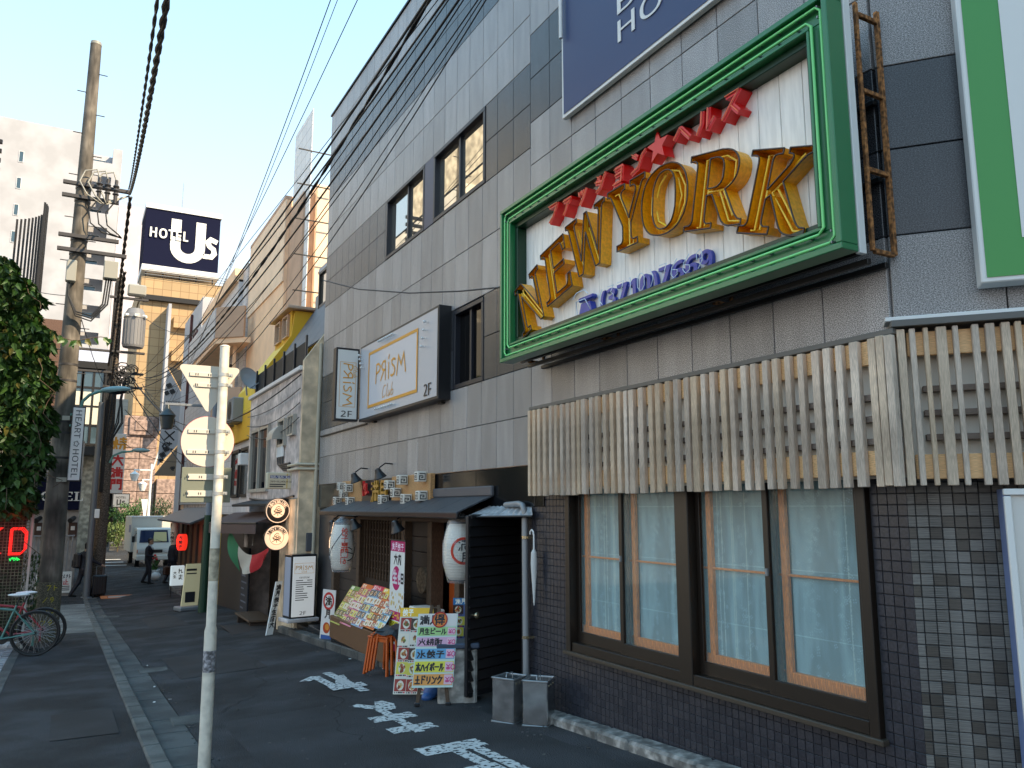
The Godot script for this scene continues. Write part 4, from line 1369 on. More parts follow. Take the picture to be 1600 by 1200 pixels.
func build_left() -> void:
	rough_mat("grey_render", lin(0.30, 0.29, 0.28), 0.8, noise_tex(3, 0.012, 0.88, 1.0, 4), 0.4)
	rough_mat("beige_render", lin(0.86, 0.76, 0.58), 0.8, noise_tex(3, 0.012, 0.72, 1.0, 4), 0.2)
	# hotel front set back behind a fence
	var h := thing("fenced_hotel", "grey hotel front with a black name board behind the big pole on the left", "building")
	block(h, "wall", -9.0, 0.35, -1.6, 3.9, -33.2, -41, M.grey_render)
	block(h, "wall", -9.0, -0.6, 3.9, 8.6, -34.5, -41, rough_mat("brown_brick", lin(0.16, 0.09, 0.065), 0.8, noise_tex(1, 0.09, 0.55, 1.0, 2), 1.0))
	block(h, "pilaster", -1.35, -1.2, 1.3, 3.4, -32.9, -33.3, M.white_render)
	for k in 9: block(h, "louver", -1.05 + k * 0.085, -1.01 + k * 0.085, 2.55, 3.3, -33.0, -33.2, M.white_render)
	block(h, "name_board", -1.2, 0.32, 1.4, 2.5, -33.0, -33.25, M.us_navy)
	letters("lettering", "HOTEL", sys_font("Droid Serif", 700), 0.32, 0.02, M.white, h, Transform3D(Basis.IDENTITY, Vector3(-1.32, 1.72, -32.98)), 1.75)
	for x in [-0.85, 0.2]:
		var cb := MB.new(); cb.cyl(Vector3(x, 1.12, -32.9), Vector3(x - 0.12, 1.02, -32.6), 0.08, 0.09, 8); obj("camera", cb, M.black, h)
		block(h, "plaque", x - 0.15, x + 0.12, 0.45, 0.95, -33.0, -33.25, mat("plaque_brown", lin(0.06, 0.025, 0.015), 0.5))
		block(h, "plaque_face", x - 0.08, x + 0.05, 0.68, 0.82, -32.97, -33.1, M.white)
	# railing fence
	var f := thing("metal_fence", "grey upright bar fence behind the big utility pole", "fence", Vector3(-1.3, -1.45, -31.6))
	for k in 13:
		var b := MB.new(); b.bbox(Vector3(k * 0.125, 1.28, 0), Vector3(0.045, 1.45, 0.03), 0.004); obj("bar", b, M.grey_metal, f)
	for y in [0.6, 1.98]:
		var b := MB.new(); b.bbox(Vector3(0.76, y, 0.03), Vector3(1.6, 0.05, 0.03), 0.004); obj("rail", b, M.grey_metal, f)
	block(f, "base_wall", -0.05, 1.6, -0.1, 0.55, 0.12, -0.12, M.grey_render)
	mat("sign_red", lin(0.5, 0.015, 0.02), 0.5)
	mat("ink", lin(0.02, 0.02, 0.025), 0.6)
	var n0 := thing("notice_board", "white notice board with a red ring and green text, left of the big pole", "sign", Vector3(-0.78, -1.5, -31.3))
	block(n0, "board", 0, 0.28, 0.1, 0.78, 0, -0.03, M.white)
	var rb := MB.new(); rb.cyl(Vector3(0.17, 0.58, 0.0), Vector3(0.17, 0.58, 0.01), 0.1, 0.1, 20); obj("red_disc", rb, M.sign_red, n0)
	var db := MB.new(); db.cyl(Vector3(0.17, 0.58, 0.01), Vector3(0.17, 0.58, 0.014), 0.065, 0.065, 20); obj("blue_disc", db, M.navy, n0)
	var tb := MB.new()
	for k in 3: tb.box(Vector3(0.15, 0.36 - k * 0.08, 0.006), Vector3(0.18, 0.035, 0.008))
	obj("text_line", tb, mat("ink_green", lin(0.03, 0.15, 0.06), 0.6), n0)
	var n1 := thing("notice_board", "white notice board with black and red characters, right of the big pole", "sign", Vector3(-0.09, -1.5, -31.3))
	block(n1, "board", 0, 0.36, 0.15, 0.85, 0, -0.03, M.white)
	var k1 := MB.new(); write(k1, "以外", Transform3D(Basis.IDENTITY, Vector3(0.02, 0.62, 0.006)), 0.15, 0.018); obj("lettering", k1, M.ink, n1)
	var k2 := MB.new(); write(k2, "止", Transform3D(Basis.IDENTITY, Vector3(0.1, 0.42, 0.006)), 0.19, 0.026); obj("lettering", k2, M.sign_red, n1)
	var k3 := MB.new()
	for k in 3: k3.box(Vector3(0.18, 0.37 - k * 0.06, 0.006), Vector3(0.26, 0.025, 0.006))
	obj("text_line", k3, M.ink, n1)
	# building with the curved bar screen, cut by the left edge
	var c := thing("screened_building", "cream block with a curved crown of dark upright bars at the left edge", "building")
	block(c, "wall", -9.0, -1.861, 2.0, 8.3, -26, -31, mat("cream_clad", lin(0.5, 0.46, 0.38), 0.6))
	for k in 16:
		var a := -PI * 0.5 + PI * 0.62 * k / 15.0
		var b := MB.new()
		var q := Vector3(-2.1 + 0.85 * cos(a), 0, -27.5 + 1.2 * sin(a))
		b.bbox(q + Vector3(0, 8.2 + 0.15 * cos(a), 0), Vector3(0.06, 4.6, 0.06), 0.005)
		obj("screen_bar", b, M.dark_metal, c)
	for k in 9:
		block(c, "louver", -3.4, -2.45, 9.6 + k * 0.28, 9.72 + k * 0.28, -26.0, -26.1, M.dark_metal)
	# buildings across the crossing, out of the picture on the left: their sunlit fronts show in the windows
	var a1 := thing("facing_hotel", "beige hotel block opposite, its name in white capitals", "building")
	block(a1, "wall", -26.0, -9.5, -2, 21, -32, -44, M.beige_render)
	block(a1, "wing", -22.0, -9.8, -2, 13, -24, -32, rough_mat("pale_render", lin(0.74, 0.70, 0.62), 0.8, noise_tex(3, 0.012, 0.9, 1.0, 4), 0.2))
	for k in 4: block(a1, "balcony", -9.4, -8.4, 6.0 + k * 3.4, 7.2 + k * 3.4, -34, -46, M.pale_render)
	var west := plane_at(Vector3(-9.48, 16.5, -33.0), Vector3(0, 0, -1))
	letters("lettering", "HEART", sys_font("Droid Sans", 400), 1.0, 0.06, M.white, a1, west, 5.0)
	letters("lettering", "HOTEL", sys_font("Droid Sans", 400), 1.0, 0.06, M.white, a1, west * Transform3D(Basis.IDENTITY, Vector3(0, -1.7, 0)), 5.0)
	var a3 := thing("corner_block", "pale corner block across the crossing, behind the camera", "building")
	block(a3, "wall", 4.0, 14.5, -1, 15.5, 20, 8.5, M.pale_render)
	for k in 3:
		for j in 3: add_window(a3, Vector3(7.0 + k * 3.2, 4.0 + j * 3.6, 8.48), Vector3.LEFT, 1.8, 1.7, M.dark_metal, M.window_blue)

func disc_on(im: Image, cx: float, cy: float, r: float, c: Color) -> void:
	for y in range(maxi(0, int(cy - r)), mini(im.get_height(), int(cy + r) + 1)):
		var h := sqrt(maxf(0.0, r * r - (y - cy) * (y - cy)))
		var x0 := clampi(int(cx - h), 0, im.get_width() - 1)
		im.fill_rect(Rect2i(x0, y, maxi(1, mini(int(2 * h), im.get_width() - x0)), 1), c)


func pen(im: Image, a: Vector2, b: Vector2, r: float, c: Color) -> void:
	var n := int(a.distance_to(b) / maxf(1.0, r * 0.7)) + 1
	for k in n + 1: disc_on(im, lerpf(a.x, b.x, float(k) / n), lerpf(a.y, b.y, float(k) / n), r, c)


func pen_text(im: Image, text: String, x: float, y: float, s: float, r: float, c: Color) -> void:
	for ch in text:
		for st in char_strokes(ch):
			for k in st.size() - 1:
				pen(im, Vector2(x + st[k].x * s, y + (1.0 - st[k].y) * s), Vector2(x + st[k + 1].x * s, y + (1.0 - st[k + 1].y) * s), r, c)
		x += s


# a printed menu: coloured heads, plates of food, rows of small print
func menu_print(sd: int, bg: Color) -> ImageTexture:
	var r := RandomNumberGenerator.new()
	r.seed = sd
	var w := 192
	var h := 320
	var im := Image.create(w, h, false, Image.FORMAT_RGB8)
	im.fill(bg)
	var heads := [Color(0.85, 0.1, 0.3), Color(0.95, 0.75, 0.1), Color(0.15, 0.5, 0.75), Color(0.2, 0.55, 0.2), Color(0.9, 0.4, 0.1)]
	im.fill_rect(Rect2i(0, 0, w, 34), heads[sd % 5])
	pen_text(im, ["生ビール", "餃子", "満月", "焼酎", "肉大"][sd % 5], 12, 2, 30, 2.2, Color(1, 1, 0.95))
	var food := [Color(0.75, 0.45, 0.15), Color(0.55, 0.25, 0.1), Color(0.85, 0.65, 0.3), Color(0.7, 0.2, 0.1), Color(0.4, 0.5, 0.15), Color(0.9, 0.8, 0.6)]
	for j in 5:
		for i in 3:
			var cx := 32 + i * 64 + r.randf_range(-6, 6)
			var cy := 64 + j * 56 + r.randf_range(-4, 4)
			im.fill_rect(Rect2i(int(cx) - 29, int(cy) - 25, 58, 44), [Color(0.2, 0.12, 0.1), Color(0.9, 0.87, 0.8), Color(0.6, 0.15, 0.12), Color(0.85, 0.8, 0.3)][r.randi_range(0, 3)])
			disc_on(im, cx, cy - 3, 18, Color(0.88, 0.86, 0.8))
			for k in 22:
				var a := r.randf() * TAU
				var q := r.randf() * 13.0
				disc_on(im, cx + cos(a) * q, cy - 3 + sin(a) * q, r.randf_range(3.0, 6.0), food[r.randi_range(0, 5)] * r.randf_range(0.7, 1.15))
			for k in 6: im.fill_rect(Rect2i(int(cx) - 27 + k * 9, int(cy) + 21, r.randi_range(4, 8), 5), Color(0.15, 0.1, 0.1) if r.randf() < 0.7 else Color(0.8, 0.1, 0.15))
	return ImageTexture.create_from_image(im)


func print_mat(key: String, t: Texture2D, rough := 0.35) -> StandardMaterial3D:
	var m := mat(key, Color.WHITE, rough)
	m.albedo_texture = t
	return m


# a sheet seen from its front: a lower left, u along, v up
func sheet_at(a: Vector3, u: Vector3, v: Vector3, thick := 0.004) -> MB:
	var b := MB.new()
	b.quad(a, a + u, a + u + v, a + v)
	var n := u.cross(v).normalized() * thick
	b.quad(a - n + u, a - n, a - n + v, a - n + u + v)
	for q in [[a, a + v], [a + v, a + u + v], [a + u + v, a + u], [a + u, a]]: b.quad(q[0], q[1], q[1] - n, q[0] - n)
	return b


func build_restaurant() -> void:
	var grain := noise_tex(51, 0.03, 0.7, 1.0, 4)
	rough_mat("old_wood", lin(0.045, 0.03, 0.022), 0.7, grain, 1.0).uv1_scale = Vector3(2, 14, 2)
	rough_mat("post_wood", lin(0.10, 0.06, 0.035), 0.7, grain, 1.0).uv1_scale = Vector3(12, 1, 12)
	rough_mat("brown_wood", lin(0.17, 0.085, 0.04), 0.6, grain, 1.0).uv1_scale = Vector3(2, 12, 2)
	rough_mat("sign_wood", lin(0.50, 0.27, 0.11), 0.5, grain, 1.0).uv1_scale = Vector3(1.5, 12, 1.5)
	rough_mat("slate", lin(0.055, 0.06, 0.07), 0.45, noise_tex(1, 0.09, 0.55, 1.0, 2), 1.0)
	mat("orange_door", lin(0.42, 0.075, 0.012), 0.4)
	mat("gold", lin(0.5, 0.32, 0.06), 0.3, 0.6)
	mat("black_paint", lin(0.016, 0.016, 0.018), 0.3)
	mat("cube_white", lin(0.72, 0.69, 0.62), 0.4)
	var t := thing("gyoza_restaurant", "dark timber restaurant front under a slate canopy, between lanterns and menu boards", "restaurant")
	# backing and side walls of the recess
	block(t, "wall", 4.55, 4.7, -0.7, 1.5, -13.5, -6.45, M.black)
	block(t, "pier", 3.72, 4.5, -0.8, 1.47, -13.5, -12.55, mat("pier_grey", lin(0.03, 0.03, 0.034), 0.4))
	block(t, "side_wall", 3.74, 4.5, -0.5, 1.47, -6.46, -6.42, M.black)
	# planked wall left and right of the lattice
	for k in 11:
		var y := -0.5 + k * 0.18
		block(t, "plank", 3.78, 3.82, y, y + 0.174, -12.55, -11.28, M.old_wood, 0.004)
		block(t, "plank", 3.78, 3.82, y, y + 0.174, -9.5, -8.72, M.old_wood, 0.004)
		if y < 0.4: block(t, "plank", 3.78, 3.82, y, y + 0.174, -11.28, -9.5, M.old_wood, 0.004)
	for z in [-12.5, -11.28, -9.52, -8.68, -7.92, -7.5]: block(t, "post", 3.68, 3.84, -0.5, 1.46, z - 0.06, z + 0.06, M.post_wood, 0.006)
	block(t, "lintel", 3.67, 3.83, 1.3, 1.46, -12.5, -7.45, M.post_wood)
	# lattice window
	var n := Node3D.new(); n.name = "lattice_window"; t.add_child(n, true)
	block(n, "pane", 3.82, 3.83, 0.5, 1.3, -11.2, -9.58, M.window_dark)
	for k in 15: block(n, "bar", 3.74, 3.765, 0.5, 1.3, -11.2 + k * 0.114, -11.178 + k * 0.114, M.post_wood, 0.002)
	for k in 8: block(n, "cross_bar", 3.765, 3.785, 0.52 + k * 0.105, 0.54 + k * 0.105, -11.2, -9.58, M.post_wood, 0.002)
	# sliding door
	var d := Node3D.new(); d.name = "door"; t.add_child(d, true)
	block(d, "panel", 3.9, 3.94, -0.42, 1.3, -8.6, -8.22, M.orange_door)
	block(d, "panel", 3.87, 3.9, -0.42, 1.3, -8.22, -7.98, M.orange_door)
	block(d, "jamb", 3.86, 3.95, -0.42, 1.3, -7.98, -7.92, M.post_wood)
	# slate canopy in courses, on brackets
	var c := Node3D.new(); c.name = "canopy"; t.add_child(c, true)
	var sl := Vector3(0.42, 0.19, 0).normalized()
	var bs := Basis(sl, sl.cross(Vector3.FORWARD), Vector3.BACK)
	for j in 3:
		for k in 9:
			var b := MB.new()
			b.bbox(Vector3(3.36, 1.44, 0) + sl * (0.16 * j) + Vector3(0, 0.012 * (2 - j) * 0.4, -11.62 + k * 0.535), Vector3(0.19, 0.016, 0.53), 0.003, bs)
			obj("slate", b, M.slate, c)
	block(c, "fascia_board", 3.27, 3.3, 1.36, 1.42, -11.9, -7.06, M.black_paint)
	block(c, "soffit", 3.3, 3.72, 1.36, 1.37, -11.88, -7.08, M.black_paint)
	block(c, "flashing", 3.64, 3.68, 1.58, 1.68, -8.6, -7.05, mat("flash_grey", lin(0.09, 0.09, 0.1), 0.5))
	# doorstep along the front
	var ds := MB.new()
	for k in 6:
		var z := -13.4 + k * 0.95
		ds.bbox(Vector3(3.62, ground_y(z) + 0.12, z), Vector3(0.36, 0.34, 0.945), 0.006)
	obj("doorstep", ds, M.black_paint, t)
	# kerb stones in front
	var kb := thing("restaurant_kerb", "rough grey kerb stones along the foot of the restaurant front", "kerb")
	for k in 9:
		var z := -13.9 + k * 0.72
		var b := MB.new()
		var l := 0.7
		b.bbox(Vector3.ZERO, Vector3(0.16, 0.2, l), 0.015)
		var o := obj("kerb_stone", b, M.kerb_stone, kb)
		o.position = Vector3(3.36 + rng.randf_range(-0.01, 0.01), ground_y(z) + 0.12, z)
		o.rotation.x = -0.052
	# wooden name board with cube lamps
	var s := thing("name_board", "wooden restaurant name board with white cube lamps above the slate canopy", "sign")
	var X := 3.6
	block(s, "wood_panel", X, X + 0.07, 1.46, 1.86, -11.9, -10.95, M.sign_wood)
	block(s, "wood_panel", X, X + 0.07, 1.46, 1.86, -9.75, -8.5, M.sign_wood)
	block(s, "black_panel", X + 0.01, X + 0.07, 1.47, 1.85, -10.95, -9.75, M.black_paint)
	for q in [[172, 115], [208, 125], [187, 157], [155, 180], [218, 188], [392, 125], [441, 102], [417, 153], [367, 178], [460, 172], [522, 80], [530, 155]]:
		var r := [q[0], q[1]]
		var z: float = 0.0
		var y: float = 0.0
		z = {172: -11.72, 208: -11.38, 187: -11.6, 155: -11.9, 218: -11.28, 392: -9.66, 441: -9.22, 417: -9.43, 367: -9.88, 460: -9.08, 522: -8.64, 530: -8.6}[q[0]]
		y = {115: 1.78, 125: 1.75, 157: 1.66, 180: 1.57, 188: 1.56, 102: 1.8, 153: 1.65, 178: 1.57, 172: 1.57, 80: 1.82, 155: 1.6}[q[1]]
		var cb := MB.new()
		cb.bbox(Vector3(X - 0.06, y, z), Vector3(0.11, 0.115, 0.115), 0.006)
		var o := obj("cube_lamp", cb, M.cube_white, s)
		var e := MB.new()
		for f in [Transform3D(Basis(Vector3.BACK, Vector3.UP, Vector3.LEFT), Vector3(X - 0.117, y, z)), Transform3D(Basis.IDENTITY, Vector3(X - 0.06, y, z + 0.0595))]:
			var p := []
			for w in [[-0.03, 0.035], [0.035, 0.035], [0.035, -0.035], [-0.035, -0.035], [-0.035, 0.008], [0.008, 0.008], [0.008, -0.012], [-0.012, -0.012]]: p.append(Vector2(w[0], w[1]))
			e.stroke(p, 0.011, f)
		obj("emblem", e, M.ink, o)
	for q in [["満", 1.5, -10.45], ["月", 1.48, -10.14]]:
		var kk := MB.new()
		var tx := plane_at(Vector3(X - 0.03, q[1], q[2]), Vector3.BACK)
		for st in char_strokes(q[0]):
			var pl := PackedVector2Array()
			for w in st: pl.append(w * 0.36)
			for poly in Geometry2D.offset_polyline(pl, 0.016, Geometry2D.JOIN_ROUND, Geometry2D.END_ROUND): kk.prism(poly, 0.03 + 0.001 * kk.v.size() * 0.01, tx)
		obj("gold_character", kk, M.gold, s)
	var rc := MB.new()
	var rt := plane_at(Vector3(X - 0.03, 1.6, -10.82), Vector3.BACK)
	for st in char_strokes("れ"):
		var pl := PackedVector2Array()
		for w in st: pl.append(w * 0.26)
		for poly in Geometry2D.offset_polyline(pl, 0.018, Geometry2D.JOIN_ROUND, Geometry2D.END_ROUND): rc.prism(poly, 0.03, rt)
	obj("red_character", rc, mat("bright_red", lin(0.6, 0.02, 0.02), 0.4), s)
	# floodlights on arms
	for q in [[3.28, 1.22, -11.2, "black floodlight over the left paper lantern"], [3.3, 1.25, -10.3, "black floodlight over the lattice window"], [3.3, 1.25, -8.75, "black floodlight above the pink banner"], [3.5, 1.88, -10.95, "black floodlight at the left end of the black name panel"], [3.5, 1.9, -9.95, "black floodlight at the right end of the black name panel"]]:
		var f := thing("floodlight", q[3], "lamp", Vector3(q[0], q[1], q[2]), 0.0, "floodlights of the restaurant")
		var b := MB.new()
		b.lathe([Vector2(0.0, 0.08), Vector2(0.035, 0.07), Vector2(0.05, 0.02), Vector2(0.085, -0.05), Vector2(0.085, -0.06), Vector2(0.07, -0.05), Vector2(0.0, 0.0)], Vector3.ZERO, 14, Basis(Vector3.BACK, 0.4))
		obj("shade", b, M.black_paint, f)
		var a := MB.new(); a.tube([Vector3(0, 0.08, 0), Vector3(0.08, 0.14, 0), Vector3(0.36, 0.12, 0)], 0.01, 6); obj("arm", a, M.black_paint, f)
		var g := MB.new(); g.ball(Vector3(0.0, -0.03, 0), Vector3(0.04, 0.03, 0.04), 10, 6); obj("bulb", g, M.white, f)
	# paper lanterns in clear bags
	rough_mat("lantern_paper", lin(0.62, 0.58, 0.5), 0.6, noise_tex(1, 0.09, 0.85, 1.0, 2), 2.0)
	glass("bag", Color(0.9, 0.92, 0.95), 0.16)
	mat("lantern_red", lin(0.62, 0.05, 0.02), 0.5)
	for k in 2:
		var at: Vector3 = [Vector3(3.3, 0.64, -10.8), Vector3(3.425, 0.769, -7.3) ][k]
		var l := thing("paper_lantern", ["white paper lantern with red characters down it, left end of the restaurant", "white paper lantern with a black character in a red ring, beside the black gate"][k], "lantern", at, 0.0, "paper lanterns of the restaurant")
		var R := 0.165
		var Hh := 0.6 if k == 0 else 0.54
		var prof := []
		for j in 41:
			var v := j / 40.0
			prof.append(Vector2(R * (0.6 + 0.4 * pow(sin(PI * clampf(v, 0.0, 1.0)), 0.6)) + (0.003 if j % 2 == 0 else 0.0), v * Hh))
		var b := MB.new(); b.lathe(prof, Vector3.ZERO, 24); obj("paper", b, M.lantern_paper, l)
		for yy in [0.0, Hh]:
			var r := MB.new(); r.cyl(Vector3(0, yy - 0.012, 0), Vector3(0, yy + 0.012, 0), R * 0.62, R * 0.62, 20); obj("hoop", r, M.black_paint, l)
		var bag := MB.new()
		bag.lathe([Vector2(0.0, -0.05), Vector2(R * 0.7, -0.03), Vector2(R * 1.04, Hh * 0.3), Vector2(R * 1.05, Hh * 0.65), Vector2(R * 0.75, Hh + 0.03), Vector2(0.02, Hh + 0.11)], Vector3.ZERO, 11)
		obj("plastic_bag", bag, M.bag, l)
		var wire := MB.new(); wire.tube([Vector3(0, Hh, 0), Vector3(0, Hh + 0.13, 0)], 0.004, 5); obj("hook", wire, M.black_paint, l)
		var ink := MB.new()
		var red := MB.new()
		# strokes wrapped round the paper, facing up the lane
		var wrap := func(out_b: MB, text: String, y0: float, s: float, w: float, a0: float, pitch: float) -> void:
			for j in text.length():
				for st in char_strokes(text[j]):
					for q in st.size() - 1:
						var p0: Vector2 = st[q]
						var p1: Vector2 = st[q + 1]
						var pts := []
						for u in 4:
							var p := p0.lerp(p1, u / 3.0)
							var yy := y0 - j * pitch + p.y * s
							var rr := R * (0.6 + 0.4 * pow(sin(PI * clampf(yy / Hh, 0.02, 0.98)), 0.6)) + 0.004
							var an := a0 + (p.x - 0.5) * s / R
							pts.append(Vector3(rr * sin(an), yy, rr * cos(an)))
						out_b.tube(pts, w, 5)
		if k == 0:
			wrap.call(red, "餃子専門店", Hh * 0.76, 0.115, 0.0055, -0.1, 0.095)
			wrap.call(ink, "ノ", Hh * 0.25, 0.4, 0.007, -0.95, 0.1)
			wrap.call(ink, "シ", Hh * 0.1, 0.3, 0.007, 0.75, 0.1)
		else:
			wrap.call(ink, "満", Hh * 0.5, 0.15, 0.006, -0.15, 0.1)
			wrap.call(ink, "月", Hh * 0.27, 0.13, 0.006, -0.1, 0.1)
			for ring in [0.125, 0.112]:
				var pts := []
				for q in 25:
					var w: Vector2 = Vector2.from_angle(TAU * q / 24.0) * ring
					var yy: float = Hh * 0.52 + w.y
					var rr := R * (0.6 + 0.4 * pow(sin(PI * clampf(yy / Hh, 0.02, 0.98)), 0.6)) + 0.004
					pts.append(Vector3(rr * sin(-0.2 + w.x / R), yy, rr * cos(-0.2 + w.x / R)))
				red.tube(pts, 0.007, 6)
		obj("red_lettering", red, M.lantern_red, l)
		obj("black_lettering", ink, M.ink, l)
	build_boards()
	build_gate()


func build_boards() -> void:
	# slanting rack of menu sheets
	var t := thing("menu_rack", "slanting rack of colourful food menus along the restaurant front", "menu rack")
	var lower := Vector3(3.27, -0.03, 0)
	var rise := Vector3(0.3, 0.47, 0)
	var bg := [Color(0.72, 0.75, 0.35), Color(0.85, 0.5, 0.62), Color(0.5, 0.72, 0.85), Color(0.85, 0.45, 0.2), Color(0.4, 0.72, 0.85)]
	var z := -11.15
	for k in 5:
		var w: float = [0.44, 0.48, 0.46, 0.42, 0.3][k]
		var low := lower + Vector3(0, 0.05 * k / 4.0 + ground_y(z) + 0.53, z)
		var m := print_mat("menu%d" % k, menu_print(k + 3, bg[k]))
		obj("menu_sheet", sheet_at(low, Vector3(0, 0.0, w - 0.02), rise * [1.0, 1.06, 1.02, 0.94, 0.9][k], 0.006), m, t)
		z += w
	block(t, "board", 3.28, 3.34, -0.3, 0.0, -11.2, -9.0, M.brown_wood)
	block(t, "plinth", 3.3, 3.7, -0.5, -0.24, -11.2, -8.95, M.black_paint)
	var p := thing("poster_board", "small upright poster with a red ring, at the left end of the menu rack", "poster", Vector3(3.3, -0.42, -11.75))
	var im := Image.create(128, 320, false, Image.FORMAT_RGB8)
	im.fill(Color(0.86, 0.84, 0.82))
	disc_on(im, 64, 70, 55, Color(0.75, 0.1, 0.12)); disc_on(im, 64, 70, 40, Color(0.88, 0.86, 0.84))
	pen_text(im, "満", 30, 36, 68, 5, Color(0.1, 0.08, 0.08)); pen_text(im, "月", 34, 120, 60, 5, Color(0.1, 0.08, 0.08))
	disc_on(im, 60, 235, 34, Color(0.7, 0.25, 0.1)); disc_on(im, 66, 230, 20, Color(0.85, 0.55, 0.2))
	im.fill_rect(Rect2i(10, 280, 108, 26), Color(0.2, 0.35, 0.6))
	obj("board", sheet_at(Vector3.ZERO, Vector3(0.1, 0, 0.3), Vector3(0.03, 0.72, 0), 0.01), print_mat("poster", ImageTexture.create_from_image(im)), p)
	# hanging banner
	var bn := thing("cloth_banner", "tall pink and white cloth banner with yellow price bands hanging by the lattice", "banner", Vector3(3.4, -0.16, -9.2))
	var bi := Image.create(160, 416, false, Image.FORMAT_RGB8)
	bi.fill(Color(0.88, 0.88, 0.86))
	bi.fill_rect(Rect2i(0, 0, 160, 40), Color(0.72, 0.08, 0.38))
	pen_text(bi, "満月餃子", 12, 4, 34, 1.6, Color(0.95, 0.9, 0.95))
	pen_text(bi, "本餃" if false else "大肉", 40, 48, 44, 3.5, Color(0.08, 0.07, 0.08))
	disc_on(bi, 72, 142, 46, Color(0.72, 0.08, 0.38))
	pen_text(bi, "半" if false else "生餃", 28, 108, 58, 4.5, Color(0.85, 0.83, 0.85))
	pen_text(bi, "日", 118, 120, 40, 4, Color(0.08, 0.07, 0.08))
	var rr := RandomNumberGenerator.new(); rr.seed = 6
	for k in 26: disc_on(bi, rr.randf_range(16, 145), rr.randf_range(200, 262), rr.randf_range(3, 9), [Color(0.82, 0.72, 0.45), Color(0.7, 0.55, 0.25), Color(0.9, 0.85, 0.65)][rr.randi_range(0, 2)])
	bi.fill_rect(Rect2i(0, 268, 160, 34), Color(0.72, 0.08, 0.38))
	pen_text(bi, "生ビール", 8, 270, 27, 2.2, Color(0.95, 0.85, 0.2))
	for k in 3:
		bi.fill_rect(Rect2i(6, 306 + k * 26, 100, 22), [Color(0.85, 0.8, 0.15), Color(0.85, 0.8, 0.15), Color(0.6, 0.75, 0.8)][k])
		pen_text(bi, ["ドリンク", "ハイボー", "ワイン"][k], 10, 306 + k * 26, 21, 1.4, Color(0.3, 0.3, 0.2))
		pen_text(bi, "￥0", 112, 306 + k * 26, 22, 1.6, Color(0.72, 0.08, 0.38))
	bi.fill_rect(Rect2i(0, 392, 160, 24), Color(0.72, 0.08, 0.38))
	obj("cloth", sheet_at(Vector3.ZERO, Vector3(0.0, 0, 0.46), Vector3(0.0, 1.24, 0.02), 0.003), print_mat("banner", ImageTexture.create_from_image(bi), 0.7), bn)
	var rod := MB.new(); rod.cyl(Vector3(0, 1.25, 0.0), Vector3(0, 1.25, 0.5), 0.008, 0.008, 6); obj("rod", rod, M.black_paint, bn)
	var cord := MB.new(); cord.tube([Vector3(0, 1.25, 0.02), Vector3(0.02, 1.56, 0.22), Vector3(0, 1.25, 0.48)], 0.004, 5); obj("cord", cord, M.black_paint, bn)
	# lit box sign of wood and white plastic
	var w := thing("box_sign", "upright white edged box sign with black characters on wood, beside the banner", "sign", Vector3(3.42, -0.3, -8.62))
	block(w, "case", 0.0, 0.22, 0.0, 0.68, 0.0, 0.5, M.cube_white)
	block(w, "wood_face", -0.006, 0.02, 0.05, 0.63, 0.05, 0.45, M.sign_wood)
	block(w, "side_face", 0.05, 0.17, 0.05, 0.63, 0.49, 0.506, M.sign_wood)
	var wi := MB.new()
	write(wi, "満月", plane_at(Vector3(-0.009, 0.36, 0.12), Vector3.BACK), 0.24, 0.035, true, 1.05)
	obj("lettering", wi, M.ink, w)
	# slice of a log on the wall
	var lg := thing("log_slice", "round slice of a log hung on the planks above the box sign", "ornament", Vector3(3.72, 0.62, -8.95))
	var lb := MB.new(); lb.cyl(Vector3(0.05, 0, 0), Vector3(-0.02, 0, 0), 0.15, 0.15, 22); obj("disc", lb, rough_mat("log", lin(0.2, 0.15, 0.1), 0.8, noise_tex(3, 0.012, 0.72, 1.0, 4), 3.0), lg)
	block(lg, "tag", -0.03, 0.0, 0.02, 0.17, 0.22, 0.29, M.cube_white)
	# easel with the daily offers, written in bands
	var e := thing("easel_sign", "wooden easel with a bright hand lettered board of daily drink offers", "easel sign", Vector3(3.08, -0.302, -7.12), -0.42)
	var tilt := Vector3(0, 0.72, -0.14)
	var legs := [[Vector3(-0.14, 0.0, 0.16), Vector3(-0.02, 0.86, 0.0)], [Vector3(0.14, 0.0, 0.16), Vector3(0.04, 0.86, 0.0)], [Vector3(0.02, 0.0, -0.3), Vector3(0.01, 0.84, -0.02)]]
	for l in legs:
		var b := MB.new(); var dirv: Vector3 = (l[1] - l[0])
		b.bbox((l[0] + l[1]) * 0.5, Vector3(0.034, dirv.length(), 0.02), 0.003, Basis(Quaternion(Vector3.UP, dirv.normalized()))); obj("leg", b, M.post_wood, e)
		var ft := MB.new(); ft.bbox(l[0] + Vector3(0, 0.012, 0), Vector3(0.05, 0.03, 0.045), 0.006); obj("foot", ft, M.black_paint, e)
	var a := Vector3(-0.19, 0.16, 0.185)
	var u := Vector3(0.37, 0.0, 0)
	var v := Vector3(0.045, 0.63, -0.13)
	obj("board", sheet_at(a, u, v, 0.01), mat("board_mint", lin(0.55, 0.72, 0.66), 0.3), e)
	var f := Transform3D(Basis(u.normalized(), v.normalized(), u.cross(v).normalized()), a + u.cross(v).normalized() * 0.003)
	var bands := [[0.02, 0.115, lin(0.75, 0.32, 0.06)], [0.13, 0.225, lin(0.72, 0.68, 0.05)], [0.245, 0.335, lin(0.10, 0.36, 0.62)], [0.355, 0.435, lin(0.66, 0.38, 0.55)], [0.45, 0.525, lin(0.35, 0.62, 0.22)], [0.535, 0.645, lin(0.72, 0.7, 0.66)]]
	var texts := ["土ドリンク", "木ハイボール", "水餃子", "火焼酎", "月生ビール", "満月"]
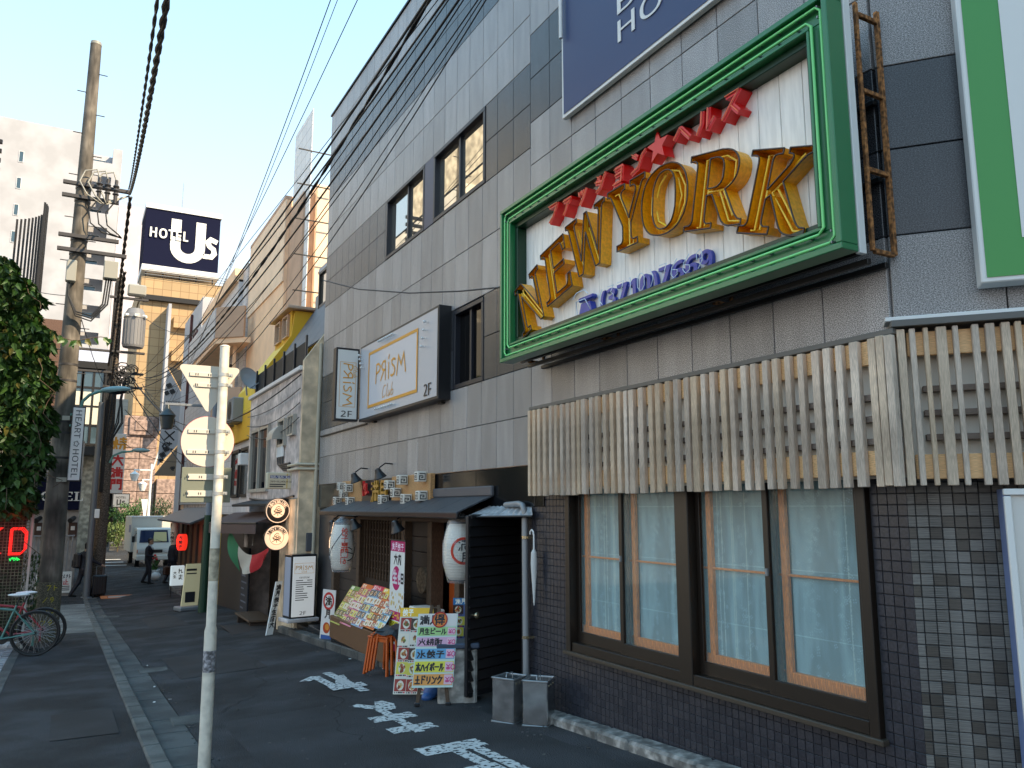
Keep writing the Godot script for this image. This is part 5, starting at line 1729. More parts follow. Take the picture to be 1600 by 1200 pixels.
	for k in 6:
		var q: Array = bands[k]
		var bb := MB.new(); bb.quad(f * Vector3(0.008, q[0], 0.001), f * Vector3(0.362, q[0], 0.001), f * Vector3(0.362, q[1], 0.001), f * Vector3(0.008, q[1], 0.001)); obj("band", bb, mat("band%d" % k, q[2], 0.35), e)
		var h: float = q[1] - q[0]
		var tb := MB.new()
		var sz: float = h * 0.82
		write(tb, texts[k], f * Transform3D(Basis.IDENTITY, Vector3(0.02, q[0] + h * 0.08, 0.0025)), sz, h * 0.13, false, 1.0, minf(1.15, 0.255 / (sz * texts[k].length())) if k < 5 else 1.0)
		obj("lettering", tb, M.ink, e)
		if k < 5:
			var pb := MB.new(); pb.quad(f * Vector3(0.285, q[0] + 0.006, 0.003), f * Vector3(0.356, q[0] + 0.006, 0.003), f * Vector3(0.356, q[1] - 0.006, 0.003), f * Vector3(0.285, q[1] - 0.006, 0.003)); obj("price_tag", pb, mat("tag_pink", lin(0.75, 0.5, 0.6), 0.4), e)
			var pt := MB.new(); write(pt, "￥0", f * Transform3D(Basis.IDENTITY, Vector3(0.288, q[0] + h * 0.2, 0.0045)), h * 0.55, h * 0.08, false, 0.8); obj("price", pt, mat("pink_ink", lin(0.6, 0.03, 0.2), 0.5), e)
	var oc := MB.new(); oc.cyl(f * Vector3(0.205, 0.59, 0.002), f * Vector3(0.205, 0.59, 0.006), 0.065, 0.065, 24); obj("orange_disc", oc, mat("disc_orange", lin(0.75, 0.22, 0.02), 0.4), e)
	var ot := MB.new(); write(ot, "得", f * Transform3D(Basis.IDENTITY, Vector3(0.152, 0.537, 0.0075)), 0.105, 0.013); obj("lettering", ot, M.ink, e)
	var rs := MB.new()
	var ring := []
	for k in 24: ring.append(f * Vector3(0.205 + 0.066 * cos(TAU * k / 24), 0.59 + 0.066 * sin(TAU * k / 24), 0.006))
	rs.tube(ring, 0.006, 5, true)
	obj("red_ring", rs, M.sign_red, e)
	# picture board behind the easel
	var pb2 := thing("picture_board", "pale food picture board leaning behind the easel", "menu board", Vector3(3.06, -0.306, -7.5), -0.5)
	obj("board", sheet_at(Vector3(-0.2, 0.02, 0.12), Vector3(0.36, 0, 0), Vector3(0.04, 0.78, -0.14), 0.012), print_mat("picture", menu_print(21, Color(0.85, 0.84, 0.8))), pb2)
	var bt := thing("blue_cloth", "blue plastic bag slumped between the easel legs", "bag", Vector3(3.1, -0.327, -7.25))
	var bl := MB.new(); bl.ball(Vector3(0.03, 0.11, 0), Vector3(0.075, 0.13, 0.06), 9, 6, Basis(Vector3.BACK, -0.5)); bl.ball(Vector3(-0.03, 0.04, 0.02), Vector3(0.06, 0.045, 0.05), 8, 5); obj("bag_body", bl, mat("blue_bag", lin(0.03, 0.1, 0.3), 0.3), bt)
	var ph := thing("menu_card", "colourful poster of dishes pinned between the easel and the gate", "poster", Vector3(3.45, -0.1, -7.5), 0.0)
	obj("sheet", sheet_at(Vector3(0.0, 0.05, 0.0), Vector3(0.3, 0, 0.18), Vector3(0, 0.62, 0), 0.006), print_mat("poster2", menu_print(17, Color(0.35, 0.42, 0.62))), ph)
	var rn := thing("door_banner", "narrow pale cloth with red characters hanging beside the orange door", "banner", Vector3(3.62, 0.05, -7.6))
	obj("cloth", sheet_at(Vector3.ZERO, Vector3(0.05, 0, 0.2), Vector3(0, 0.75, 0), 0.003), mat("cloth_pale", lin(0.5, 0.46, 0.4), 0.8), rn)
	var rw := MB.new(); write(rw, "餃子大", plane_at(Vector3(-0.006, 0.52, 0.02), Vector3(0.05, 0, 0.2)), 0.18, 0.026, true); obj("lettering", rw, M.sign_red, rn)
	# stacked stools
	mat("stool_orange", lin(0.55, 0.10, 0.012), 0.35)
	var first: Node3D = null
	var base := Vector3(3.2, -0.34, -8.72)
	for k in 4:
		var s := thing("stacking_stool", ["bottom stool of the orange stack by the menu rack", "second orange stool up in the stack by the menu rack", "third orange stool up in the stack by the menu rack", "top stool of the orange stack, black seat showing"][k], "stool", base + Vector3(0.022 * k, 0.022 * k, 0.015 * k), 0.5 + 0.12 * k, "orange stools stacked in front of the restaurant")
		if first == null:
			first = s
		var st := MB.new(); st.bbox(Vector3(0, 0.4, 0), Vector3(0.3, 0.02, 0.3), 0.008)
		obj("seat", st, M.stool_orange if k < 3 else M.black_paint, s)
		for q in [[-1, -1], [1, -1], [1, 1], [-1, 1]]:
			var lm := MB.new()
			var p0 := Vector3(q[0] * 0.165, 0.0, q[1] * 0.165)
			var p1 := Vector3(q[0] * 0.125, 0.4, q[1] * 0.125)
			lm.bbox((p0 + p1) * 0.5, Vector3(0.034, 0.402, 0.022), 0.004, Basis(Quaternion(Vector3.UP, (p1 - p0).normalized())))
			obj("leg", lm, M.stool_orange, s)
		var fr := MB.new()
		for q in [[0, -1], [0, 1]]: fr.bbox(Vector3(0, 0.37, q[1] * 0.128), Vector3(0.26, 0.04, 0.016), 0.003)
		for q in [-1, 1]: fr.bbox(Vector3(q * 0.128, 0.37, 0), Vector3(0.016, 0.04, 0.24), 0.003)
		obj("seat_frame", fr, M.stool_orange, s)
	var jk := thing("folded_jacket", "black cloth thrown over the orange stool stack", "cloth", base + Vector3(0.08, 0.49, 0.05), 0.6)
	var jb := MB.new()
	var g := 10
	var pts := []
	for j in g + 1:
		for i in g + 1:
			var x := -0.2 + 0.4 * i / g
			var zz := -0.17 + 0.34 * j / g
			var drop := maxf(0.0, absf(x) - 0.14) * 1.1 + maxf(0.0, absf(zz) - 0.12) * 1.1
			pts.append(Vector3(x, 0.012 + 0.012 * sin(i * 1.3 + j) - drop, zz))
	for j in g:
		for i in g:
			var k := j * (g + 1) + i
			jb.quad(pts[k + g + 1], pts[k + g + 2], pts[k + 1], pts[k])
	obj("cloth", jb, mat("black_cloth", lin(0.014, 0.014, 0.017), 0.5), jk)


func build_gate() -> void:
	var fr := Vector3(3.29, 0, -6.86)
	var hg := Vector3(4.1, 0, -7.2)
	var L := fr.distance_to(hg)
	var t := thing("slatted_gate", "tall black gate of horizontal boards with a round knob, standing open", "gate", Vector3(3.29, -0.24, -6.86), atan2(hg.z - fr.z, -(hg.x - fr.x)) + PI)
	t.rotation.y = -atan2(hg.z - fr.z, hg.x - fr.x)
	# local x runs from the free edge to the hinges, local z towards the viewer
	var n := 17
	var H := 1.59
	for k in n:
		var b := MB.new()
		b.bbox(Vector3(L * 0.5, 0.04 + k * (H / n) + 0.035, 0.0), Vector3(L - 0.04, H / n - 0.004, 0.018), 0.005, Basis(Vector3.RIGHT, -0.22))
		obj("board", b, M.black_paint, t)
	var bkb := MB.new(); bkb.box(Vector3(L * 0.5, H * 0.5, -0.016), Vector3(L - 0.05, H, 0.006)); obj("back_sheet", bkb, M.black, t)
	for x in [0.022, L - 0.022]:
		var b := MB.new(); b.bbox(Vector3(x, H * 0.5 + 0.02, -0.004), Vector3(0.044, H + 0.04, 0.034), 0.004); obj("stile", b, M.black_paint, t)
	for y in [0.01, H + 0.03]:
		var b := MB.new(); b.bbox(Vector3(L * 0.5, y, -0.004), Vector3(L - 0.09, 0.045, 0.034), 0.004); obj("rail", b, M.black_paint, t)
	var kb := MB.new()
	kb.cyl(Vector3(0.075, 0.72, 0.012), Vector3(0.075, 0.72, 0.05), 0.012, 0.012, 10)
	kb.ball(Vector3(0.075, 0.72, 0.065), Vector3(0.032, 0.032, 0.022), 14, 8)
	obj("knob", kb, mat("brass", lin(0.5, 0.42, 0.28), 0.25, 0.9), t)
	for y in [0.35, 0.95, 1.4]:
		var b := MB.new(); b.bbox(Vector3(L - 0.01, y, 0.02), Vector3(0.03, 0.09, 0.02), 0.003); obj("hinge", b, M.brass, t)
	# jamb and return beside it
	var j := thing("gate_frame", "black timber frame of the passage beside the slatted gate", "gate frame")
	block(j, "jamb", 4.09, 4.17, -0.35, 1.45, -7.2, -7.08, M.black_paint)
	block(j, "post", 3.72, 3.8, -0.3, 1.45, -6.6, -6.47, M.black_paint)
	block(j, "header", 3.72, 4.1, 1.36, 1.44, -7.1, -6.5, M.black_paint)
	# little tin roof over the passage
	var r := thing("tin_roof", "small sheet of worn pale corrugated tin over the gate", "roof sheet")
	var rb := MB.new()
	var p0 := Vector3(3.36, 1.375, -7.05)
	var p1 := Vector3(3.63, 1.39, -6.22)
	var q0 := Vector3(3.75, 1.50, -7.2)
	var q1 := Vector3(3.72, 1.50, -6.4)
	var nn := 40
	for k in nn:
		var a := float(k) / nn
		var c := float(k + 1) / nn
		var ha := Vector3(0, 0.007 * sin(a * TAU * 10), 0)
		var hc := Vector3(0, 0.007 * sin(c * TAU * 10), 0)
		rb.quad(p0.lerp(p1, a) + ha, p0.lerp(p1, c) + hc, q0.lerp(q1, c) + hc, q0.lerp(q1, a) + ha)
	obj("sheet", rb, rough_mat("tin", lin(0.42, 0.43, 0.44), 0.45, noise_tex(33, 0.012, 0.75, 1.0, 4), 1.5), r)
	var ed := MB.new(); ed.tube([p0, p1], 0.012, 6); obj("front_edge", ed, M.black_paint, r)
	# bin behind the gate
	var bn := thing("plastic_bin", "dirty pale plastic bin half hidden by the open black gate", "bin", Vector3(3.24, -0.323, -7.08), -0.4)
	var bb := MB.new()
	bb.bbox(Vector3(0.06, 0.25, 0), Vector3(0.36, 0.5, 0.26), 0.02)
	obj("body", bb, rough_mat("dirty_plastic", lin(0.42, 0.41, 0.38), 0.5, noise_tex(33, 0.012, 0.6, 1.0, 4), 1.2), bn)
	var bl := MB.new(); bl.bbox(Vector3(0.06, 0.525, 0), Vector3(0.4, 0.05, 0.3), 0.012); obj("lid", bl, mat("lid_blue", lin(0.05, 0.07, 0.11), 0.4), bn)
	# drain pipe down the corner
	mat("pipe_grey", lin(0.27, 0.28, 0.29), 0.4, 0.2)
	var pp := thing("drain_pipe", "grey drain pipe with an elbow at the top, on the dark tiled corner", "pipe")
	var px := MB.new()
	px.tube([Vector3(3.66, 1.49, -6.78), Vector3(3.645, 1.5, -6.5), Vector3(3.64, 1.485, -6.42), Vector3(3.64, 1.43, -6.38), Vector3(3.64, 0.5, -6.37), Vector3(3.64, -0.22, -6.36)], 0.028, 12)
	obj("pipe", px, M.pipe_grey, pp)
	for y in [1.2, 0.33]:
		var b := MB.new(); b.cyl(Vector3(3.64, y - 0.012, -6.37), Vector3(3.64, y + 0.012, -6.37), 0.034, 0.034, 12); b.box(Vector3(3.68, y, -6.33), Vector3(0.08, 0.02, 0.02)); obj("clamp", b, M.brass, pp)
	# folded umbrella hung on the pipe
	var um := thing("umbrella", "closed white umbrella hung by its crook beside the drain pipe", "umbrella", Vector3(3.63, 0.62, -6.2))
	var ub := MB.new(); ub.lathe([Vector2(0.004, 0.0), Vector2(0.008, 0.03), Vector2(0.03, 0.35), Vector2(0.026, 0.45), Vector2(0.012, 0.48)], Vector3.ZERO, 9); obj("canopy", ub, mat("umbrella_white", lin(0.6, 0.6, 0.58), 0.6), um)
	var uh := MB.new(); uh.tube([Vector3(0, 0.47, 0), Vector3(0, 0.6, 0), Vector3(0, 0.635, -0.012), Vector3(0, 0.65, -0.035), Vector3(0, 0.635, -0.06), Vector3(0, 0.61, -0.065)], 0.008, 8); obj("handle", uh, M.white, um)
	# square tin cans
	for k in 2:
		var c := thing("tin_can", ["left of the two square silver tin cans at the foot of the drain pipe", "right of the two square silver tin cans at the foot of the drain pipe"][k], "can", [Vector3(3.33, -0.275, -6.1), Vector3(3.47, -0.265, -5.86)][k], [0.5, 0.75][k], "square tin cans")
		var b := MB.new(); b.bbox(Vector3(0, 0.175, 0), Vector3(0.21, 0.345, 0.21), 0.008); obj("body", b, rough_mat("tinplate", Color(0.68, 0.68, 0.68), 0.22, noise_tex(63, 0.01, 0.82, 1.0, 4), 2.0), c)
		M.tinplate.metallic = 0.85
		var rm := MB.new()
		for y in [0.003, 0.347]:
			for q in [[0, 1], [0, -1]]: rm.bbox(Vector3(0, y, q[1] * 0.106), Vector3(0.222, 0.012, 0.008), 0.002)
			for q in [-1, 1]: rm.bbox(Vector3(q * 0.106, y, 0), Vector3(0.008, 0.012, 0.204), 0.002)
		obj("rim", rm, M.steel, c)
		var hb := MB.new(); hb.tube([Vector3(-0.05, 0.35, 0), Vector3(-0.045, 0.375, 0), Vector3(0.045, 0.375, 0), Vector3(0.05, 0.35, 0)], 0.005, 6); obj("handle", hb, M.steel, c)
		for q in 3:
			var st := MB.new(); st.cyl(Vector3(-0.06 + q * 0.06, 0.31, 0.104), Vector3(-0.06 + q * 0.06, 0.31, 0.109), 0.008, 0.008, 8); obj("stud", st, M.brass, c)

# a window on a wall that faces the lane from the right; a is its lower corner nearest the camera
func window_west(t: Node, a: Vector3, w: float, h: float, fm: Material, gm: Material, nx := 1, ny := 1, bar := 0.05) -> Node3D:
	return add_window(t, a - Vector3(0, 0, w), Vector3.BACK, w, h, fm, gm, nx, ny, bar)


func ring_text(text: String, font: Font, r: float, h: float, a0: float, a1: float, m: Material, parent: Node, t: Transform3D) -> void:
	for k in text.length():
		if text[k] == " ": continue
		var a := lerpf(a0, a1, k / (text.length() - 1.0))
		letters("lettering", text[k], font, h, 0.003, m, parent, t * Transform3D(Basis(Vector3.BACK, a - PI / 2), Vector3(cos(a) * r, sin(a) * r, 0.0)), 0.0, true)


func build_cafe() -> void:
	var stain := noise_tex(31, 0.03, 0.82, 1.0, 4)
	rough_mat("cream_wall", lin(0.95, 0.74, 0.50), 0.8, noise_tex(3, 0.012, 0.9, 1.0, 4), 0.7, stain)
	rough_mat("grey_wall", lin(0.60, 0.53, 0.50), 0.85, noise_tex(3, 0.012, 0.85, 1.0, 4), 0.7, stain)
	mat("alu", lin(0.45, 0.43, 0.38), 0.4, 0.3)
	mat("awning_brown", lin(0.09, 0.055, 0.05), 0.8)
	mat("awning_black", lin(0.02, 0.02, 0.022), 0.7)
	mat("pipe_cream", lin(0.5, 0.44, 0.33), 0.5)
	var t := thing("cafe_building", "small cream rendered building with a grey street front and a dark cafe below", "building")
	block(t, "street_wall", 3.4, 3.7, 1.62, 3.84, -18.3, -13.72, M.grey_wall)
	var sw := MB.new()
	sw.prism(PackedVector2Array([Vector2(3.385, -1.0), Vector2(4.3, -1.0), Vector2(4.3, 5.3), Vector2(3.9, 4.75), Vector2(3.385, 4.0)]), 0.1, Transform3D(Basis.IDENTITY, Vector3(0, 0, -13.66)))
	obj("end_wall", sw, M.cream_wall, t)
	block(t, "corner_pier", 3.36, 3.9, -0.9, 1.62, -14.75, -13.71, M.cream_wall)
	block(t, "recess_wall", 4.2, 4.4, -1.3, 1.7, -18.3, -14.6, mat("cafe_dark", lin(0.012, 0.01, 0.009), 0.6))
	block(t, "pier", 3.4, 3.9, -1.3, 1.62, -18.3, -17.9, M.grey_wall)
	block(t, "coping", 3.34, 3.56, 3.84, 3.92, -18.32, -13.75, M.white_band)
	block(t, "roof", 3.56, 9.0, 3.3, 3.7, -18.3, -13.8, M.grey_wall)
	# windows of the street front
	window_west(t, Vector3(3.395, 1.82, -16.12), 1.7, 1.26, M.alu, M.dark_glass, 2, 1, 0.07)
	window_west(t, Vector3(3.395, 2.61, -14.75), 0.5, 0.47, M.alu, M.dark_glass, 1, 1, 0.04)
	window_west(t, Vector3(3.395, 2.75, -14.07), 0.4, 0.34, M.alu, M.dark_glass, 2, 1, 0.03)
	var hd := MB.new()
	for k in 8:
		var a0 := PI * 0.5 * k / 8.0
		var a1 := PI * 0.5 * (k + 1) / 8.0
		var c := Vector3(3.4, 2.72, 0)
		var p0 := c + Vector3(-cos(a0) * 0.22, sin(a0) * 0.27, 0)
		var p1 := c + Vector3(-cos(a1) * 0.22, sin(a1) * 0.27, 0)
		hd.quad(p0 + Vector3(0, 0, -15.45), p0 + Vector3(0, 0, -14.95), p1 + Vector3(0, 0, -14.95), p1 + Vector3(0, 0, -15.45))
		hd.tri(c + Vector3(0, 0, -14.95), p1 + Vector3(0, 0, -14.95), p0 + Vector3(0, 0, -14.95))
	obj("vent_hood", hd, M.alu, t)
	# conduits
	for k in 4:
		var b := MB.new()
		var z := -15.25 + k * 0.13
		var y := 2.14 + (3 - k) * 0.035
		b.tube([Vector3(3.37, 2.46, z), Vector3(3.37, y + 0.1, z), Vector3(3.37, y + 0.02, z + 0.06), Vector3(3.37, y, z + 0.15), Vector3(3.37, y, -14.3)], 0.022, 7)
		obj("conduit", b, M.black_paint, t)
		var c := MB.new(); c.cyl(Vector3(3.37, 2.4, z), Vector3(3.37, 2.62, z), 0.03, 0.03, 8); obj("conduit_sleeve", c, M.white, t)
	for y in [2.2, 2.12]:
		var b := MB.new(); b.tube([Vector3(3.36, y, -14.35), Vector3(3.355, y, -13.6), Vector3(3.7, y, -13.56)], 0.026, 7); obj("pipe", b, M.pipe_cream, t)
	var dp := MB.new(); dp.tube([Vector3(3.66, 4.3, -13.57), Vector3(3.64, -0.6, -13.57)], 0.035, 8); obj("drain_pipe", dp, M.pipe_cream, t)
	var mb := MB.new(); mb.bbox(Vector3(3.6, 0.9, -13.58), Vector3(0.14, 0.3, 0.06), 0.005); obj("meter_box", mb, M.flash_grey, t)
	for k in 3:
		var cb := MB.new()
		cb.tube(sag(Vector3(3.33, 3.45 - k * 0.2, -18.2), Vector3(3.34, 3.5 - k * 0.25, -13.64), 0.1 + 0.05 * k, 10), 0.009, 5)
		obj("cable", cb, M.black_paint, t)
	var tb := MB.new(); tb.tube(sag(Vector3(3.33, 1.66, -17.5), Vector3(3.3, 1.66, -13.62), 0.05, 12), 0.022, 6); obj("cable", tb, M.black_paint, t)
	# dark fence on the roof terrace
	var f := Node3D.new(); f.name = "terrace_fence"; t.add_child(f, true)
	for k in 5: block(f, "screen", 3.5, 3.52, 3.93, 4.42, -18.2 + k * 0.86, -17.38 + k * 0.86, rough_mat("mesh_dark", lin(0.02, 0.018, 0.018), 0.7, noise_tex(1, 0.09, 0.55, 1.0, 2), 4.0))
	for k in 6: block(f, "post", 3.46, 3.5, 3.9, 4.5, -18.2 + k * 0.86, -18.15 + k * 0.86, M.black_paint)
	var g := Node3D.new(); g.name = "terrace_roof"; t.add_child(g, true)
	var ra := Vector3(3.822, 4.525, -18.2)
	var rb := Vector3(4.813, 6.168, -18.2)
	var rd := (rb - ra).normalized()
	for k in 5:
		var b := MB.new(); b.bbox((ra + rb) * 0.5 + Vector3(0, 0, 0.4 + k * 0.8), Vector3(ra.distance_to(rb), 0.03, 0.79), 0.004, Basis(rd, rd.cross(Vector3.FORWARD), Vector3.BACK)); obj("sheet", b, M.flash_grey, g)
	var ds := thing("satellite_dish", "small grey satellite dish at the far corner of the roof terrace", "satellite dish", Vector3(3.3, 4.05, -18.3), 0.5)
	var db := MB.new(); db.lathe([Vector2(0.0, 0.0), Vector2(0.14, 0.02), Vector2(0.25, 0.07), Vector2(0.27, 0.09)], Vector3(0, 0.25, 0.0), 20, Basis(Vector3.RIGHT, 1.2)); obj("dish", db, mat("dish_grey", lin(0.35, 0.35, 0.36), 0.5), ds)
	var da := MB.new(); da.tube([Vector3(0, -0.1, 0), Vector3(0, 0.2, -0.05), Vector3(0, 0.2, 0.0)], 0.02, 6); da.tube([Vector3(0, 0.05, 0.1), Vector3(0, 0.15, 0.38)], 0.012, 6); obj("mount", da, M.grey_metal, ds)
	# awnings
	var aw := thing("awning", "faded brown cafe awning with a hanging valance", "awning")
	var ab := MB.new()
	ab.quad(Vector3(2.85, 1.14, -19.6), Vector3(2.85, 1.22, -14.35), Vector3(3.4, 1.42, -14.35), Vector3(3.4, 1.36, -19.6))
	ab.quad(Vector3(2.85, 0.9, -19.6), Vector3(2.85, 1.02, -14.35), Vector3(2.85, 1.22, -14.35), Vector3(2.85, 1.14, -19.6))
	ab.tri(Vector3(2.85, 1.22, -14.35), Vector3(3.4, 1.2, -14.35), Vector3(3.4, 1.42, -14.35))
	obj("cloth", ab, M.awning_brown, aw)
	var ap := MB.new(); ap.tube([Vector3(2.86, 1.12, -19.6), Vector3(2.86, 1.2, -14.35)], 0.02, 6); obj("front_bar", ap, M.dark_metal, aw)
	var a2 := thing("awning", "short black awning above the brown cafe one", "awning")
	var a3 := MB.new(); a3.bbox(Vector3(3.2, 1.56, -15.9), Vector3(0.44, 0.05, 3.4), 0.006, Basis(Vector3.BACK, 0.22)); obj("cloth", a3, M.awning_black, a2)
	# cafe front below
	var door := Node3D.new(); door.name = "door"; t.add_child(door, true)
	block(door, "leaf", 3.9, 3.95, -0.65, 1.1, -16.6, -15.6, mat("door_dark", lin(0.02, 0.02, 0.018), 0.3))
	block(door, "pane", 3.88, 3.9, -0.2, 1.0, -16.5, -15.7, M.dark_glass)
	var wr := MB.new(); var wp := []
	for k in 20: wp.append(Vector3(3.86, 0.35 + 0.16 * sin(TAU * k / 20), -16.1 + 0.16 * cos(TAU * k / 20)))
	wr.tube(wp, 0.045, 6, true); obj("wreath", wr, mat("wreath_brown", lin(0.16, 0.07, 0.03), 0.8), door)
	block(t, "shop_front", 3.9, 3.95, -0.9, 1.5, -17.9, -16.7, M.old_wood)
	block(t, "shop_post", 3.84, 3.96, -0.9, 1.5, -15.5, -15.35, M.old_wood)
	var bb := thing("chalk_board", "tall dark chalk board beside the cafe door", "board", Vector3(3.3, -0.85, -17.5))
	block(bb, "board", 0, 0.04, 0.05, 1.5, -0.4, 0.35, mat("chalk_black", lin(0.02, 0.022, 0.03), 0.8))
	for k in 9: block(bb, "chalk_line", -0.004, 0.0, 1.3 - k * 0.13, 1.33 - k * 0.13, -0.3, 0.1 + 0.15 * sin(k * 2.1), mat("chalk", lin(0.12, 0.13, 0.16), 0.9), 0.001)
	var stp := thing("wooden_step", "low wooden step in front of the cafe door", "step", Vector3(3.25, ground_y(-16.2) + 0.1, -16.2))
	block(stp, "tread", -0.22, 0.25, 0.13, 0.17, -0.7, 0.7, M.post_wood)
	for z in [-0.6, 0.6]: block(stp, "support", -0.18, 0.22, -0.05, 0.13, z - 0.04, z + 0.04, M.old_wood)
	# flag
	var fl := thing("flag", "green, white and red flag drooping from a pole under the cafe awning", "flag")
	var p00 := Vector3(3.0, 1.13, -18.0)
	var p11 := Vector3(3.0, 0.8, -14.0)
	var nx := 24
	for s in 3:
		var b := MB.new()
		for k in nx / 3:
			for j in 6:
				var q := []
				for c in [[0, 1], [1, 1], [1, 0], [0, 0]]:
					var u: float = (s * (nx / 3) + k + c[0]) / float(nx)
					var v: float = (j + c[1]) / 6.0
					var p: Vector3 = p00.lerp(p11, u)
					var hang: float = 0.12 + 0.42 * sin(PI * clampf(u * 0.86 + 0.14, 0, 1)) * (1.0 - 0.2 * u) * (1.0 if s == 0 else 0.72)
					p.y -= 0.34 * sin(PI * u) + v * hang
					p.x += 0.05 * sin(u * 14.0 + v * 3.0) * v
					q.append(p)
				b.quad(q[0], q[1], q[2], q[3])
		obj("stripe", b, mat("flag%d" % s, [lin(0.01, 0.16, 0.07), lin(0.5, 0.48, 0.42), lin(0.5, 0.02, 0.03)][s], 0.8), fl)
	var fp := MB.new(); fp.tube([Vector3(3.35, 1.0, -17.0), Vector3(3.0, 0.78, -15.3)], 0.012, 6); obj("pole", fp, M.grey_metal, fl)
	# two round lit signs
	var serif := sys_font("Droid Serif", 700)
	for k in 2:
		var s := thing("round_sign", ["upper round lit cafe sign with a black rim band", "lower round lit cafe sign, all cream"][k], "sign", [Vector3(3.157, 1.416, -14.1), Vector3(3.156, 0.962, -14.1)][k], 0.08, "round cafe signs")
		var b := MB.new(); b.cyl(Vector3(0, 0, -0.06), Vector3(0, 0, 0.0), 0.215, 0.215, 36); obj("case", b, M.black_paint, s)
		var f2 := MB.new(); f2.cyl(Vector3(0, 0, 0.0), Vector3(0, 0, 0.004), 0.205, 0.205, 36); obj("face", f2, glow("sign_cream", lin(0.85, 0.6, 0.40), 0.22), s)
		if k == 0:
			var r := MB.new(); r.lathe([Vector2(0.118, 0.0), Vector2(0.19, 0.0)], Vector3(0, 0, 0.007), 40, Basis(Vector3.RIGHT, PI / 2)); obj("black_band", r, M.black_paint, s)
		else:
			var pts := []
			for q in 32: pts.append(Vector3(cos(TAU * q / 32) * 0.118, sin(TAU * q / 32) * 0.118, 0.006))
			var r := MB.new(); r.tube(pts, 0.003, 4, true); obj("ring", r, M.post_wood, s)
		ring_text("NEW YORK CAFE", serif, 0.154, 0.056, 2.62, 0.52, M.sign_cream if k == 0 else M.black_paint, s, Transform3D(Basis.IDENTITY, Vector3(0, 0, 0.012)))
		var e := MB.new()
		var z := 0.0
		for st in [[-0.07, -0.065, 0.065, 0.0], [0.07, -0.065, -0.065, 0.0], [0.0, -0.08, 0.0, 0.0], [-0.07, 0.0, -0.05, -0.03, 0.05, -0.03, 0.07, 0.0], [-0.05, 0.005, -0.03, 0.05, 0.0, 0.075, 0.03, 0.07], [-0.02, 0.0, 0.0, 0.04, 0.04, 0.045], [0.0, -0.01, 0.03, 0.02, 0.06, 0.02], [-0.04, 0.03, -0.01, 0.01, 0.04, 0.0]]:
			var p := []
			for q in range(0, st.size(), 2): p.append(Vector2(st[q], st[q + 1]))
			e.stroke(p, 0.011, Transform3D.IDENTITY, 0.008 + z); z += 0.0002
		obj("emblem", e, M.black_paint, s)
		var ar := MB.new(); ar.bbox(Vector3(0.2, 0.0, -0.05), Vector3(0.2, 0.03, 0.03), 0.003); obj("arm", ar, M.black_paint, s)
		var li := OmniLight3D.new(); li.name = "sign_light"; li.light_energy = 0.02; li.light_color = Color(1, 0.8, 0.6); li.light_size = 0.2; li.shadow_enabled = true; li.omni_range = 6.0
		li.position = Vector3(0, 0, 0.06); s.add_child(li, true)
	# white information sign above
	var ws := thing("shop_sign", "small cream sign with a blue heading on the grey cafe wall", "sign", Vector3(2.97, 1.79, -14.2), 0.12)
	block(ws, "case", 0.0, 0.46, 0.0, 0.285, 0.0, -0.07, mat("old_cream", lin(0.62, 0.57, 0.42), 0.5), 0.015)
	block(ws, "blue_band", 0.05, 0.42, 0.175, 0.24, 0.003, -0.01, mat("band_blue", lin(0.03, 0.05, 0.22), 0.4))
	block(ws, "stripe", 0.35, 0.365, 0.02, 0.27, 0.002, -0.01, mat("stripe_yellow", lin(0.6, 0.4, 0.05), 0.5), 0.001)
	var w1 := MB.new(); write(w1, "生花ノ造花(木土)", Transform3D(Basis.IDENTITY, Vector3(0.06, 0.182, 0.006)), 0.05, 0.006, false, 0.86); obj("lettering", w1, M.white, ws)
	var w2 := MB.new(); write(w2, "フラワーアレンジメント(水)", Transform3D(Basis.IDENTITY, Vector3(0.05, 0.11, 0.004)), 0.036, 0.005, false, 0.84); obj("lettering", w2, M.ink, ws)
	for q in [[0.28, 0.07], [0.24, 0.035]]: block(ws, "text_line", 0.05, 0.05 + q[0], q[1], q[1] + 0.018, 0.003, 0.0, M.ink, 0.001)
	block(ws, "bracket", 0.46, 0.6, 0.06, 0.2, -0.02, -0.06, M.white)
	# slim leaning board
	var sb := thing("leaning_board", "slim white board with dark characters leaning by the cream wall", "board", Vector3(3.02, ground_y(-14.1) + 0.12, -14.0), 0.5)
	obj("board", sheet_at(Vector3(-0.07, 0.0, 0.1), Vector3(0.14, 0, 0), Vector3(0.27, 0.84, -0.12), 0.02), M.white, sb)
	var sl := MB.new()
	var sx := Transform3D(Basis(Vector3(1, 0, 0), Vector3(0.27, 0.84, -0.12).normalized(), Vector3(0, 0.12, 0.84).normalized()), Vector3(-0.07, 0.0, 0.104))
	write(sl, "満月餃子生店大", sx * Transform3D(Basis.IDENTITY, Vector3(0.025, 0.74, 0.003)), 0.1, 0.018, true)
	obj("lettering", sl, M.ink, sb)
	# standing light box with the price list
	var ps := thing("standing_sign", "tall standing light box with a price list, at the end of the granite building", "sign", Vector3(3.2, -0.281, -13.15), 0.15)
	block(ps, "base", -0.05, 0.48, -0.06, 0.0, 0.05, -0.35, M.grey_wall)
	block(ps, "case", 0.0, 0.43, 0.0, 1.0, 0.0, -0.3, M.black_paint)
	block(ps, "face", 0.02, 0.41, 0.02, 0.97, 0.006, -0.02, glow("list_face", lin(0.62, 0.62, 0.6), 0.12))
	block(ps, "side_face", -0.006, 0.02, 0.03, 0.96, -0.03, -0.27, mat("side_blue", lin(0.4, 0.42, 0.5), 0.4))
	var po := MB.new(); prism_word(po, Transform3D(Basis.IDENTITY, Vector3(0.07, 0.76, 0.009)), 0.29, 0.06, 0.009)
